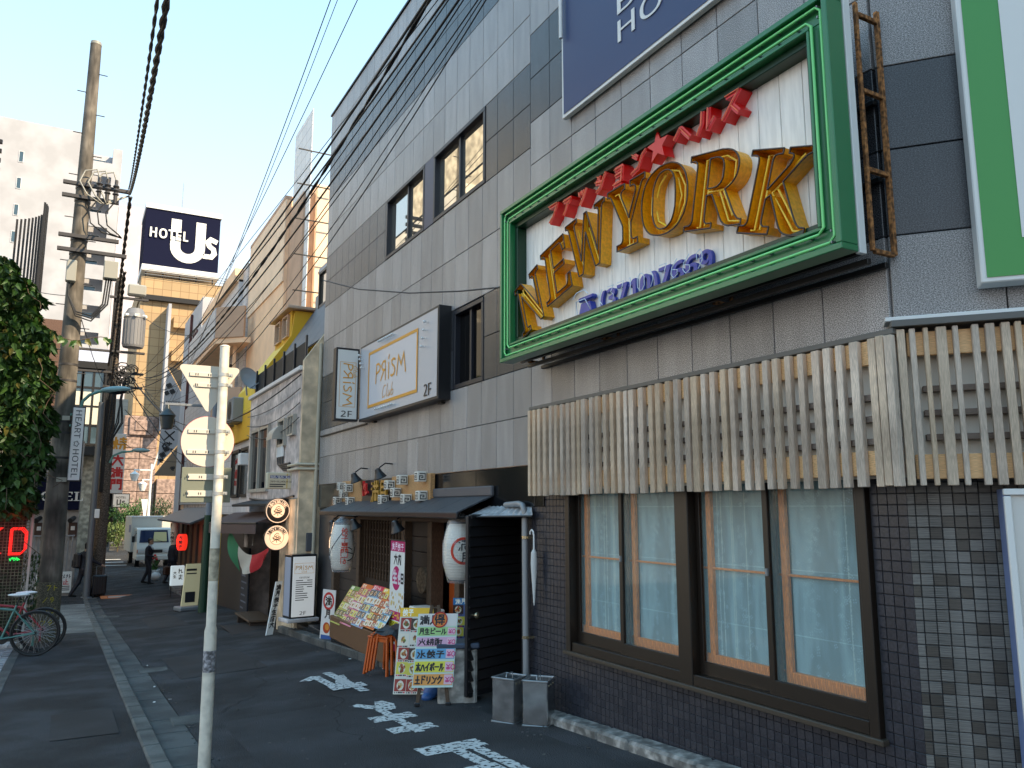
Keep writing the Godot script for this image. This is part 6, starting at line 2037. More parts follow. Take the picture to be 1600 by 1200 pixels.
	for q in [[0.05, 0.7, 0.38, 0.704], [0.05, 0.86, 0.38, 0.864], [0.05, 0.704, 0.054, 0.86], [0.376, 0.704, 0.38, 0.86]]:
		po.quad(Vector3(q[0], q[1], 0.009), Vector3(q[2], q[1], 0.009), Vector3(q[2], q[3], 0.009), Vector3(q[0], q[3], 0.009))
	club_word(po, Transform3D(Basis.IDENTITY, Vector3(0.17, 0.715, 0.009)), 0.09, 0.03, 0.004)
	obj("lettering", po, M.orange, ps)
	letters("lettering", "SYSTEM", sys_font("Droid Serif", 400), 0.025, 0.002, M.ink, ps, Transform3D(Basis.IDENTITY, Vector3(0.22, 0.635, 0.009)), 0.17, true)
	for k in 10: block(ps, "text_line", 0.08, 0.2 + 0.1 * fposmod(sin(k * 7.3), 1.0), 0.585 - k * 0.034, 0.597 - k * 0.034, 0.008, 0.0, M.ink, 0.001)
	for k in 4: block(ps, "price", 0.27, 0.36, 0.585 - k * 0.034, 0.597 - k * 0.034, 0.008, 0.0, M.ink, 0.001)
	letters("floor_number", "2F", sys_font("Droid Sans", 400), 0.055, 0.002, M.ink, ps, Transform3D(Basis.IDENTITY, Vector3(0.215, 0.08, 0.009)), 0.11, true)


func build_right_far() -> void:
	mat("yellow_wall", lin(0.72, 0.40, 0.015), 0.6)
	rough_mat("yellow_tin", lin(0.72, 0.52, 0.05), 0.5, grid_tex("ytin", 16, 1, Color(0.95, 0.95, 0.9), Color(0.75, 0.72, 0.6), 3, 0.04), 0.8)
	var stain := noise_tex(31, 0.03, 0.6, 1.0, 4)
	rough_mat("beige_paint", lin(0.86, 0.58, 0.37), 0.8, noise_tex(3, 0.012, 0.95, 1.0, 4), 0.2)
	rough_mat("brown_paint", lin(0.44, 0.29, 0.2), 0.8, noise_tex(3, 0.012, 0.93, 1.0, 4), 0.2)
	rough_mat("pale_tile", lin(0.5, 0.48, 0.48), 0.6, grid_tex("ptile", 6, 12, Color(0.95, 0.95, 0.95), Color(0.8, 0.8, 0.8), 3, 0.03), 0.5)
	var y := thing("yellow_house", "house with a yellow mansard roof and dormer behind the roof terrace", "building")
	# lower front, mansard and dormer
	block(y, "street_wall", 3.6, 3.9, 1.3, 3.2, -22.8, -18.32, M.pale_tile)
	block(y, "yellow_band", 3.5, 3.6, 3.05, 3.7, -22.8, -18.33, M.yellow_wall)
	var mb := MB.new()
	mb.prism(PackedVector2Array([Vector2(3.5, 4.25), Vector2(3.5, 3.7), Vector2(6.0, 3.7), Vector2(6.0, 5.98), Vector2(4.75, 5.98), Vector2(4.28, 5.4)]), 2.1, Transform3D(Basis.IDENTITY, Vector3(0, 0, -19.45)))
	obj("mansard_roof", mb, M.yellow_tin, y)
	var en := MB.new()
	en.prism(PackedVector2Array([Vector2(3.48, 3.66), Vector2(6.05, 3.66), Vector2(6.05, 6.02), Vector2(4.3, 6.02), Vector2(4.24, 5.43), Vector2(3.48, 4.28)]), 0.06, Transform3D(Basis.IDENTITY, Vector3(0, 0, -18.36)))
	obj("gable", en, M.yellow_wall, y)
	block(y, "dormer_wall", 4.25, 5.6, 4.6, 6.05, -20.1, -18.45, M.yellow_wall)
	var dr := MB.new(); dr.bbox(Vector3(4.8, 6.08, -19.2), Vector3(1.4, 0.07, 2.0), 0.01); obj("dormer_roof", dr, M.brown_paint, y)
	for k in 2: window_west(y, Vector3(4.245, 5.47, -18.62 - k * 0.8), 0.5, 0.5, M.brown_paint, M.mirror_glass, 1, 1, 0.035)
	for k in 2: window_west(y, Vector3(3.595, 1.75, -19.0 - k * 1.3), 0.95, 1.1, M.dark_metal, M.mirror_glass, 1, 1, 0.07)
	block(y, "yellow_post", 3.55, 3.75, -1.4, 3.0, -23.0, -22.75, M.yellow_wall)
	block(y, "shop_wall", 3.62, 3.9, -1.3, 1.3, -22.7, -18.35, M.old_wood)
	var ac := MB.new(); ac.bbox(Vector3(3.4, 2.55, -18.7), Vector3(0.25, 0.26, 0.3), 0.01); obj("small_box", ac, M.white, y)
	for k in 2:
		var u := thing("air_conditioner", ["grey outdoor unit on the ledge above the yellow band, nearer one", "grey outdoor unit on the ledge above the yellow band, farther one"][k], "air conditioner", Vector3(3.4, 3.5, -20.2 - k * 1.1), 0.0, "outdoor units on the yellow ledge")
		block(u, "case", -0.15, 0.15, 0.0, 0.6, -0.4, 0.4, M.grey_metal, 0.02)
		var fb := MB.new(); fb.cyl(Vector3(-0.15, 0.3, 0.05), Vector3(-0.158, 0.3, 0.05), 0.22, 0.22, 20); obj("fan_grille", fb, M.black, u)
	# beige apartment block with cut-off balconies
	var a := thing("beige_apartments", "beige and grey apartment block with angled balconies beyond the yellow house", "building")
	block(a, "wall", 5.0, 12.0, -1.5, 10.5, -28.2, -22.9, M.beige_paint)
	var gb := MB.new()
	gb.prism(PackedVector2Array([Vector2(-28.2, 8.0), Vector2(-22.9, 8.0), Vector2(-22.9, 10.5), Vector2(-28.2, 10.5)]), 0.04, Transform3D(Basis(Vector3.BACK, Vector3.UP, Vector3.LEFT), Vector3(4.98, 0, 0)))
	obj("upper_wall", gb, rough_mat("beige_light", lin(0.92, 0.68, 0.48), 0.8, noise_tex(3, 0.012, 0.95, 1.0, 4), 0.2), a)
	block(a, "coping", 4.95, 5.2, 10.5, 10.62, -28.2, -22.9, M.brown_paint)
	block(a, "tile_strip", 4.9, 5.2, -1.5, 10.0, -29.0, -28.2, M.pale_tile)
	block(a, "stair_tower", 5.15, 5.178, -1.5, 12.5, -22.85, -20.9, rough_mat("white_tile_big", lin(0.68, 0.68, 0.68), 0.6, grid_tex("wt2", 4, 6, Color(0.95, 0.95, 0.95), Color(0.7, 0.7, 0.7), 4, 0.02), 0.5))
	for k in 9: block(a, "ladder_rung", 4.8, 5.9, 3.2 + k, 3.23 + k, -20.86, -20.89, M.dark_metal, 0.002)
	block(a, "wall", 4.75, 12.0, -1.5, 9.6, -37.0, -29.0, M.pale_tile)
	block(a, "roof_band", 4.6, 12.0, 9.5, 10.0, -37.0, -29.0, M.beige_paint)
	for fl in 3:
		var h := 8.2 - fl * 2.75
		var poly := PackedVector2Array([Vector2(4.9, -27.0), Vector2(4.69, -27.0), Vector2(3.9, -27.75), Vector2(3.9, -34.5), Vector2(4.9, -34.5)])
		var tr := Transform3D(Basis(Vector3.RIGHT, Vector3.BACK, Vector3.DOWN), Vector3(0, h - 1.2, 0))
		var sb := MB.new(); sb.prism(poly, 0.18, tr); obj("balcony_slab", sb, M.beige_paint, a)
		var d := (Vector3(3.9, 0, -27.75) - Vector3(4.69, 0, -27.0))
		var pb := MB.new(); pb.bbox((Vector3(4.69, 0, -27.0) + d * 0.5) + Vector3(0, h - 0.58, 0), Vector3(d.length(), 1.06, 0.1), 0.01, Basis(d.normalized(), Vector3.UP, d.normalized().cross(Vector3.UP))); obj("balcony_front", pb, M.brown_paint, a)
		block(a, "balcony_side", 3.85, 3.95, h - 1.11, h - 0.05, -34.5, -27.8, M.pale_tile)
		block(a, "balcony_post", 4.5, 4.6, h - 3.0, h - 1.25, -27.9, -27.8, M.beige_paint)
		window_west(a, Vector3(4.72, h - 3.6, -29.4), 1.4, 1.9, M.dark_metal, M.window_dark, 2, 1, 0.08)
		var ub := MB.new(); ub.bbox(Vector3(4.4, h - 2.3, -28.2), Vector3(0.3, 0.55, 0.4), 0.02); obj("heater_box", ub, M.white, a)
	var wb := thing("white_house", "narrow white rendered house wall beyond the balconies", "building")
	block(wb, "wall", 4.75, 7.0, -1.6, 11.2, -45.0, -38.5, M.white_render)
	window_west(wb, Vector3(4.745, 8.2, -39.6), 1.2, 1.6, mat("maroon", lin(0.08, 0.015, 0.015), 0.5), M.window_blue, 2, 2, 0.1)
	block(wb, "pipe", 4.62, 4.74, -1.5, 11.0, -41.6, -41.7, M.maroon)
	var br := thing("brown_block", "brown and beige block rising behind the white stair tower", "building")
	block(br, "wall", 5.087, 5.413, -1.0, 10.2, -23.6, -21.3, M.brown_paint)
	block(br, "wall", 5.418, 14.0, -1.0, 10.4, -23.4, -21.1, M.beige_light)
	var wh := thing("gabled_house", "white house end with a small eave behind the roof terrace", "building")
	block(wh, "wall", 4.729, 9.0, 5.6, 7.0, -18.0, -16.5, M.white_render)
	var ev := MB.new(); ev.bbox(Vector3(5.1, 7.05, -17.3), Vector3(0.7, 0.08, 1.8), 0.01, Basis(Vector3.BACK, 0.3)); obj("eave", ev, M.brown_paint, wh)
	window_west(wh, Vector3(4.729 - 0.005, 6.0, -17.0), 0.7, 0.8, M.dark_metal, M.mirror_glass, 1, 1, 0.06)
	block(wh, "ac_box", 4.75, 5.1, 6.05, 6.4, -18.3, -17.7, M.grey_metal)
	# dark little bars farther on
	var s := thing("lane_bar", "dark wooden bar front with a slanting black roof beyond the cafe", "restaurant")
	block(s, "wall", 3.75, 4.2, -1.6, 1.2, -33.0, -23.1, M.brown_wood)
	block(s, "wall", 3.9, 4.3, 1.2, 4.0, -33.5, -23.2, M.grey_wall)
	var rf := MB.new(); rf.bbox(Vector3(3.4, 1.25, -27.8), Vector3(1.1, 0.06, 9.0), 0.01, Basis(Vector3.BACK, 0.4)); obj("roof", rf, M.slate, s)
	for k in 7: block(s, "post", 3.68, 3.78, -1.5, 0.95, -24.0 - k * 1.3, -23.88 - k * 1.3, M.old_wood)
	for k in 3: block(s, "doorstep", 3.3, 3.75, -1.55, -1.22, -26.6 - k * 2.2, -24.8 - k * 2.2, M.concrete)
	window_west(s, Vector3(3.74, -0.6, -25.2), 1.2, 1.3, M.old_wood, glow("lit_window", lin(0.8, 0.45, 0.15), 0.25), 2, 3, 0.06)
	window_west(s, Vector3(3.74, -0.6, -23.3), 1.0, 1.5, M.old_wood, M.lit_window, 2, 3, 0.06)
	for k in 2:
		var at: Vector3 = [Vector3(3.28, 0.42, -28.0), Vector3(3.25, 0.5, -30.0)][k]
		var l := thing("lantern", ["glowing red paper lantern with dark characters at the lane bar", "long white paper lantern at the lane bar"][k], "lantern", at)
		var b := MB.new()
		var prof := []
		for j in 15: prof.append(Vector2([0.17, 0.12][k] * (0.65 + 0.35 * pow(sin(PI * j / 14.0), 0.5)), [0.52, 0.8][k] * j / 14.0 - 0.3))
		b.lathe(prof, Vector3.ZERO, 18)
		obj("paper", b, glow("lantern_glow", lin(0.8, 0.03, 0.015), 0.28) if k == 0 else M.lantern_paper, l)
		for yy in [prof[0].y, prof[14].y]:
			var h := MB.new(); h.cyl(Vector3(0, yy - 0.02, 0), Vector3(0, yy + 0.02, 0), 0.1, 0.1, 14); obj("hoop", h, M.black_paint, l)
		var wt := MB.new(); write(wt, "大餃子", Transform3D(Basis(Vector3.UP, -0.35), Vector3(-0.14, 0.04, 0.16)), 0.13, 0.02, true); obj("lettering", wt, M.ink, l)
		if k == 0:
			var li := OmniLight3D.new(); li.name = "lantern_light"; li.light_energy = 0.05; li.light_color = Color(1, 0.25, 0.12); li.light_size = 0.15; li.shadow_enabled = true; li.omni_range = 6.0
			li.position = Vector3(-0.25, 0, 0.1); l.add_child(li, true)
	var ls := thing("light_box", "small white light box sign standing in front of the lane bar", "sign", Vector3(3.1, ground_y(-27.0) + 0.12, -27.0), 0.2)
	block(ls, "case", -0.2, 0.2, 0.35, 0.95, 0.0, -0.12, glow("box_white", lin(0.6, 0.68, 0.7), 0.15), 0.02)
	for x in [-0.17, 0.17]: block(ls, "leg", x - 0.015, x + 0.015, 0.0, 0.35, -0.04, -0.07, M.black_paint)
	var lt := MB.new(); write(lt, "れま", Transform3D(Basis.IDENTITY, Vector3(0.0, 0.7, 0.004)), 0.17, 0.02, true); write(lt, "大生", Transform3D(Basis.IDENTITY, Vector3(-0.14, 0.68, 0.004)), 0.1, 0.014, true); obj("lettering", lt, M.ink, ls)
	var af := thing("standing_sign", "cream standing sign by the white sign pole, farther along the lane", "sign", Vector3(2.75, ground_y(-21.5) + 0.1, -21.5), 0.25)
	block(af, "base", -0.27, 0.25, 0.0, 0.1, 0.2, -0.25, M.grey_metal, 0.02)
	obj("board", sheet_at(Vector3(-0.2, 0.12, 0.08), Vector3(0.4, 0, 0), Vector3(0.1, 1.0, -0.06), 0.06), glow("af_cream", lin(0.55, 0.50, 0.3), 0.06), af)
	block(af, "picture", -0.12, 0.12, 0.2, 0.45, 0.085, 0.07, M.ink, 0.002)
	for k in 3: block(af, "text_line", -0.1, 0.15, 0.95 - k * 0.1, 1.0 - k * 0.1, 0.075 - 0.04, 0.02, M.ink, 0.002)
	# decorative lamp with grey pole, green foot and a lantern on an arm
	var lp := thing("lane_lamp", "grey lamp post with a green foot and a lantern, right of the sign post", "street lamp", Vector3(2.95, ground_y(-20.5) + 0.1, -20.5))
	var top := 4.417 - (-1.07 + 0.1)
	var pb := MB.new(); pb.cyl(Vector3(0, top * 0.42, 0), Vector3(0.02, top, 0), 0.075, 0.06, 12); pb.ball(Vector3(0.02, top + 0.08, 0), Vector3(0.05, 0.12, 0.05), 10, 6); pb.cyl(Vector3(0.02, top, 0), Vector3(0.02, top + 0.03, 0), 0.1, 0.1, 12); obj("pole", pb, mat("lamp_grey", lin(0.2, 0.22, 0.25), 0.5), lp)
	var gf := MB.new(); gf.cyl(Vector3(0, 0, 0), Vector3(0, top * 0.42, 0), 0.11, 0.085, 12); obj("foot", gf, mat("lamp_green", lin(0.008, 0.045, 0.02), 0.5), lp)
	var am := MB.new(); am.bbox(Vector3(-0.55, top - 0.5, 0), Vector3(1.15, 0.06, 0.06), 0.005); obj("arm", am, M.lamp_grey, lp)
	var ln := MB.new(); ln.lathe([Vector2(0.0, -0.62), Vector2(0.12, -0.6), Vector2(0.17, -0.3), Vector2(0.2, -0.28), Vector2(0.06, -0.12), Vector2(0.03, 0.0)], Vector3(-1.05, top - 0.5, 0), 8); obj("lantern", ln, mat("lantern_grey", lin(0.04, 0.05, 0.055), 0.4), lp)

func build_street() -> void:
	build_marks()
	build_road_wear()
	build_signpost()
	build_poles()
	build_wires()
	build_ivy()
	build_bicycles()
	build_vehicles()
	build_people()
	build_trees()


func build_marks() -> void:
	var pm := StandardMaterial3D.new()
	var f := FastNoiseLite.new(); f.seed = 15; f.frequency = 0.02; f.fractal_octaves = 5
	var nt := NoiseTexture2D.new(); nt.width = 512; nt.height = 512; nt.seamless = true; nt.noise = f; nt.generate_mipmaps = false
	var r := Gradient.new()
	r.offsets = PackedFloat32Array([0.0, 0.335, 0.35, 1.0])
	r.colors = PackedColorArray([Color(0.8, 0.8, 0.8, 0), Color(0.8, 0.8, 0.8, 0), Color(0.74, 0.74, 0.73, 1), Color(0.86, 0.86, 0.85, 1)])
	nt.color_ramp = r
	pm.albedo_texture = nt; pm.roughness = 0.8
	pm.transparency = BaseMaterial3D.TRANSPARENCY_ALPHA_SCISSOR; pm.alpha_scissor_threshold = 0.5
	pm.uv1_triplanar = true; pm.uv1_world_triplanar = true; pm.uv1_scale = Vector3.ONE * 1.7
	M.road_paint = pm
	for q in [["止", -5.75, 1.65, 0.05, "worn white road character nearest the camera, a long T shape"], ["ま", -7.55, 1.5, 0.042, "worn white road character between the other two"], ["れ", -9.45, 1.65, 0.048, "white road character farthest along, in front of the orange stools"]]:
		var b := MB.new()
		var i := 0
		for s in char_strokes(q[0]):
			var pl := PackedVector2Array()
			for p in s: pl.append(Vector2(2.8 - p.x * 0.46, q[1] + p.y * q[2]))
			# the long strokes are stretched along the lane, so their width is too
			for k in pl.size() - 1:
				var d := (pl[k + 1] - pl[k]).normalized()
				var w: float = q[3] * lerpf(2.4, 1.0, absf(d.y))
				var nn := Vector2(-d.y, d.x) * w
				var e := d * w * 0.55
				var c := [pl[k] - e - nn, pl[k + 1] + e - nn, pl[k + 1] + e + nn, pl[k] - e + nn]
				var v := []
				for w2 in c: v.append(Vector3(w2.x, road_y(w2.x, w2.y) + 0.007 + i * 0.0006, w2.y))
				if (v[2] - v[0]).cross(v[3] - v[1]).y > 0: b.quad(v[0], v[1], v[2], v[3])
				else: b.quad(v[3], v[2], v[1], v[0])
				i += 1
		var o := obj("road_marking", b, pm)
		tag(o, q[4], "road marking")
	# orange utility marking, manhole, kerb inlet, drain covers
	mat("mark_orange", lin(0.55, 0.17, 0.05), 0.8)
	var om := MB.new()
	var c := Vector3(1.62, road_y(1.62, -29.8) + 0.008, -29.8)
	for q in [[0, -0.35, 1.0, 0.22], [0, 0.35, 1.0, 0.22], [-0.4, 0, 0.2, 0.48], [0.4, 0, 0.2, 0.48]]: om.box(c + Vector3(q[0], 0, q[1]), Vector3(q[2], 0.008, q[3]))
	var oo := obj("paint_frame", om, M.mark_orange); tag(oo, "orange painted frame round a hydrant cover on the lane", "road marking")
	var hc := MB.new(); hc.bbox(c - Vector3(0, 0.004, 0), Vector3(0.55, 0.012, 0.42), 0.002); tag(obj("hydrant_cover", hc, M.grey_metal), "rectangular cover inside the orange painted frame", "cover")
	var mc := MB.new(); mc.bbox(Vector3(3.0, road_y(3.0, -15.3) + 0.006, -15.3), Vector3(0.75, 0.02, 1.2), 0.004); tag(obj("drain_cover", mc, rough_mat("rusty_iron", lin(0.05, 0.035, 0.03), 0.8, noise_tex(1, 0.09, 0.55, 1.0, 2), 3.0)), "dark iron drain cover in the lane near the cafe step", "cover")
	for z in [-7.9, -11.5, -22.0]:
		var gb := MB.new(); gb.bbox(Vector3(1.1, ground_y(z) - 0.003, z), Vector3(0.34, 0.05, 0.3), 0.006)
		tag(obj("gutter_inlet", gb, M.kerb_stone), "small concrete gutter inlet beside the left kerb, %s" % {-7.9: "nearest the camera", -11.5: "the middle one", -22.0: "the farthest one"}[z], "gutter inlet", "gutter inlets along the left kerb")
	# sunlit crossing lines far off
	for k in 3:
		var lb := MB.new(); lb.box(Vector3(2.2, ground_y(-49 - k * 3) + 0.01, -49.0 - k * 3), Vector3(1.6, 0.006, 0.35))
		tag(obj("road_line", lb, M.paint), "faded white line across the far end of the lane, %s" % ["first from the camera", "second from the camera", "third from the camera"][k], "road marking", "far road lines")
	# pale tiles at the left edge
	var pv := MB.new(); pv.quad(Vector3(-2.6, ground_y(4) + 0.0, 4), Vector3(-0.5, ground_y(4) + 0.0, 4), Vector3(-0.5, ground_y(-17.5) + 0.0, -17.5), Vector3(-2.6, ground_y(-17.5) + 0.0, -17.5))
	var po := struct("tiled_pavement", pv, M.joint)
	var tm := MB.new(); tm.bbox(Vector3.ZERO, Vector3(0.195, 0.03, 0.145), 0.004)
	var tmesh := tm.mesh()
	for k in 3: rough_mat("paving%d" % k, lin(0.40, 0.385, 0.40) * [1.0, 0.9, 1.08][k], 0.75, noise_tex(2, 0.16, 0.7, 1.0, 2), 2.0)
	for j in 58:
		for i in 5:
			var z := -8.4 - j * 0.15
			var o := inst("paving_tile", tmesh, M["paving%d" % rng.randi_range(0, 2)], po)
			o.position = Vector3(-0.72 - i * 0.2 - (0.1 if j % 2 == 1 else 0.0), ground_y(z) + 0.008, z)
			o.rotation.x = -0.052
	var st := thing("edge_strip", "plain grey stone strip between the pale tiles and the asphalt walk", "kerb")
	for k in 24:
		var z := 2.0 - k * 0.8
		var b := MB.new(); b.bbox(Vector3(-0.555, ground_y(z) + 0.005, z), Vector3(0.12, 0.06, 0.795), 0.006, Basis(Vector3.RIGHT, -0.052)); obj("stone", b, M.gutter_stone, st)


# cracks, tar seams, patches and litter on the lane
func build_road_wear() -> void:
	var r := RandomNumberGenerator.new()
	r.seed = 23
	mat("crack", lin(0.012, 0.012, 0.013), 0.95)
	rough_mat("tar_patch", lin(0.035, 0.036, 0.04), 0.8, noise_tex(4, 0.2, 0.25, 1.0, 2), 1.3, noise_tex(14, 0.012, 0.6, 1.0, 5))
	var names := ["crack across the foreground asphalt", "crack running beside the white road characters", "crack along the middle of the lane", "short crack near the left gutter", "long cracked seam farther up the lane"]
	var from := [Vector2(1.25, -4.6), Vector2(2.1, -6.2), Vector2(1.9, -9.0), Vector2(1.3, -8.0), Vector2(2.3, -13.0)]
	var go := [Vector2(0.95, 0.12), Vector2(0.1, -1.0), Vector2(0.25, -1.0), Vector2(0.5, -1.0), Vector2(-0.2, -1.0)]
	for k in 5:
		var b := MB.new()
		var p: Vector2 = from[k]
		var d: Vector2 = go[k].normalized()
		for j in [26, 22, 30, 12, 40][k]:
			var e := d.rotated(r.randf_range(-0.7, 0.7))
			var q := p + e * r.randf_range(0.05, 0.12)
			var w := Vector2(-e.y, e.x) * r.randf_range(0.003, 0.007)
			var c := [p - w, q - w, q + w, p + w]
			var v := []
			for s in c: v.append(Vector3(s.x, road_y(s.x, s.y) + 0.0055, s.y))
			if (v[2] - v[0]).cross(v[3] - v[1]).y > 0: b.quad(v[0], v[1], v[2], v[3])
			else: b.quad(v[3], v[2], v[1], v[0])
			p = q
		tag(obj("road_crack", b, M.crack), names[k], "crack")
	var spots := [[1.3, -10.4, 1.0, 2.2, "dark tar patch in the lane left of the menu rack"], [1.6, -17.5, 0.7, 3.0, "long dark tar patch up the middle of the lane"], [0.0, -7.6, 0.5, 1.2, "square tar patch in the left asphalt walk"]]
	for q in spots:
		var b := sheet(q[0], q[0] + q[2], q[1], q[1] - q[3], 0.4, 0.0045 if q[0] > 0.9 else 0.0345, 2)
		tag(obj("tar_patch", b, M.tar_patch), q[4], "road patch")
	var lit := MB.new()
	for k in 260:
		var x := r.randf_range(1.05, 3.4)
		var z := r.randf_range(-14.0, -2.5)
		if k % 3 == 0: x = r.randf_range(1.0, 1.12)
		if k % 3 == 1: x = r.randf_range(3.15, 3.45)
		lit.bbox(Vector3(x, road_y(x, z) + 0.006, z), Vector3(r.randf_range(0.006, 0.022), 0.006, r.randf_range(0.006, 0.022)), 0.001, Basis(Vector3.UP, r.randf() * TAU))
	tag(stuff("grit", lit, M.kerb_stone), "scattered grit along the gutters of the lane", "grit")
	var leaves := MB.new()
	for k in 22:
		var z := r.randf_range(-13.0, -3.0)
		var x := r.randf_range(3.2, 3.45) if k % 2 == 0 else r.randf_range(0.8, 1.1)
		leaves.box(Vector3(x, road_y(x, z) + 0.008, z), Vector3(0.03, 0.003, 0.02), Basis(Vector3.UP, r.randf() * TAU) * Basis(Vector3.RIGHT, 0.2))
	tag(stuff("litter", leaves, M.white), "scraps of white litter at the kerbs", "litter")


func build_signpost() -> void:
	var t := thing("sign_post", "leaning white post carrying three road signs seen from behind, in the foreground", "road sign", Vector3(0.945, road_y(0.945, -6.1) - 0.05, -6.1))
	rough_mat("post_white", lin(0.62, 0.57, 0.48), 0.45, noise_tex(63, 0.01, 0.85, 1.0, 4), 1.5)
	mat("sign_back", lin(0.60, 0.55, 0.47), 0.5)
	mat("sign_back_grey", lin(0.20, 0.21, 0.16), 0.45, 0.2)
	mat("galv", lin(0.5, 0.5, 0.48), 0.35, 0.6)
	var lean := Basis(Vector3.BACK, 0.006)
	t.basis = lean.scaled(Vector3.ONE * 1.03)
	var y0 := 0.42
	var p := MB.new()
	p.cyl(Vector3(0, 0, 0), Vector3(0, 0.95, 0), 0.041, 0.041, 20)
	p.cyl(Vector3(0, 0.95, 0), Vector3(0, 0.98, 0), 0.041, 0.033, 20)
	p.cyl(Vector3(0, 0.98, 0), Vector3(0, 2.92, 0), 0.033, 0.033, 20)
	p.ball(Vector3(0, 2.92, 0), Vector3(0.036, 0.015, 0.036), 16, 6)
	obj("post", p, M.post_white, t)
	var band := MB.new(); band.cyl(Vector3(0, 1.28, 0), Vector3(0, 1.5, 0), 0.034, 0.034, 20, false); obj("worn_band", band, rough_mat("band_dirt", lin(0.42, 0.36, 0.26), 0.7, noise_tex(33, 0.012, 0.7, 1.0, 4), 2.0), t)
	var stk := MB.new(); stk.cyl(Vector3(0, 0.68, 0), Vector3(0, 0.82, 0), 0.0416, 0.0416, 20, false); obj("sticker", stk, rough_mat("sticker", lin(0.42, 0.4, 0.42), 0.6, noise_tex(33, 0.012, 0.4, 1.0, 4), 4.0), t)
	# inverted triangle
	var tri := PackedVector2Array()
	for c in [Vector2(-0.285, 2.79), Vector2(0.115, 2.79), Vector2(-0.085, 2.47)]:
		pass
	var cs := [Vector2(-0.265, 2.76), Vector2(0.095, 2.76), Vector2(-0.085, 2.475)]
	for k in 3:
		var a: Vector2 = cs[k]
		var prev: Vector2 = cs[(k + 2) % 3]
		var next: Vector2 = cs[(k + 1) % 3]
		var n0 := (a - prev).normalized()
		var n1 := (next - a).normalized()
		var o0 := Vector2(-n0.y, n0.x)
		var o1 := Vector2(-n1.y, n1.x)
		for q in 5: tri.append(a + o0.slerp(o1, q / 4.0) * 0.022)
	var tb := MB.new(); tb.prism(tri, 0.008, Transform3D(Basis.IDENTITY, Vector3(0, 0, -0.06))); var tp := obj("triangle_sign", tb, M.sign_back, t)
	var cb := MB.new(); cb.cyl(Vector3(-0.075, 2.24, -0.064), Vector3(-0.075, 2.24, -0.056), 0.178, 0.178, 40); var cp := obj("round_sign", cb, M.sign_back, t)
	var red := MB.new()
	var rp := []
	for k in 40: rp.append(Vector3(-0.075 + 0.178 * cos(TAU * k / 40), 2.24 + 0.178 * sin(TAU * k / 40), -0.062))
	red.tube(rp, 0.003, 5, true); obj("red_edge", red, M.sign_red, cp)
	var gb := MB.new(); gb.bbox(Vector3(-0.07, 1.935, -0.06), Vector3(0.33, 0.245, 0.008), 0.003); var gp := obj("plate_sign", gb, M.sign_back_grey, t)
	# stiffening channels with paired slots, and the clamps round the post
	for q in [[-0.085, 2.715, 0.27, tp, false], [-0.085, 2.64, 0.18, tp, false], [-0.075, 2.31, 0.27, cp, false], [-0.075, 2.165, 0.27, cp, false], [-0.11, 1.99, 0.17, gp, true], [-0.11, 1.875, 0.17, gp, true]]:
		var b := MB.new(); b.bbox(Vector3(q[0], q[1], -0.051), Vector3(q[2], 0.042 if q[4] else 0.03, 0.01), 0.002); obj("channel", b, M.sign_back, q[3])
		var s := MB.new()
		for x in [-0.075, -0.06, 0.01, 0.025]: s.box(Vector3(q[0] - 0.02 + x, q[1], -0.0452), Vector3(0.005, 0.016, 0.002))
		obj("slot", s, M.ink, q[3]).set_meta("kind", "stuff")
		var c := MB.new()
		c.cyl(Vector3(0, q[1] - 0.012, 0), Vector3(0, q[1] + 0.012, 0), 0.0355, 0.0355, 18, false)
		c.bbox(Vector3(0.05, q[1], -0.01), Vector3(0.03, 0.024, 0.012), 0.002)
		c.cyl(Vector3(0.05, q[1], -0.01), Vector3(0.05, q[1], 0.012), 0.006, 0.006, 6)
		obj("clamp", c, M.galv, t)


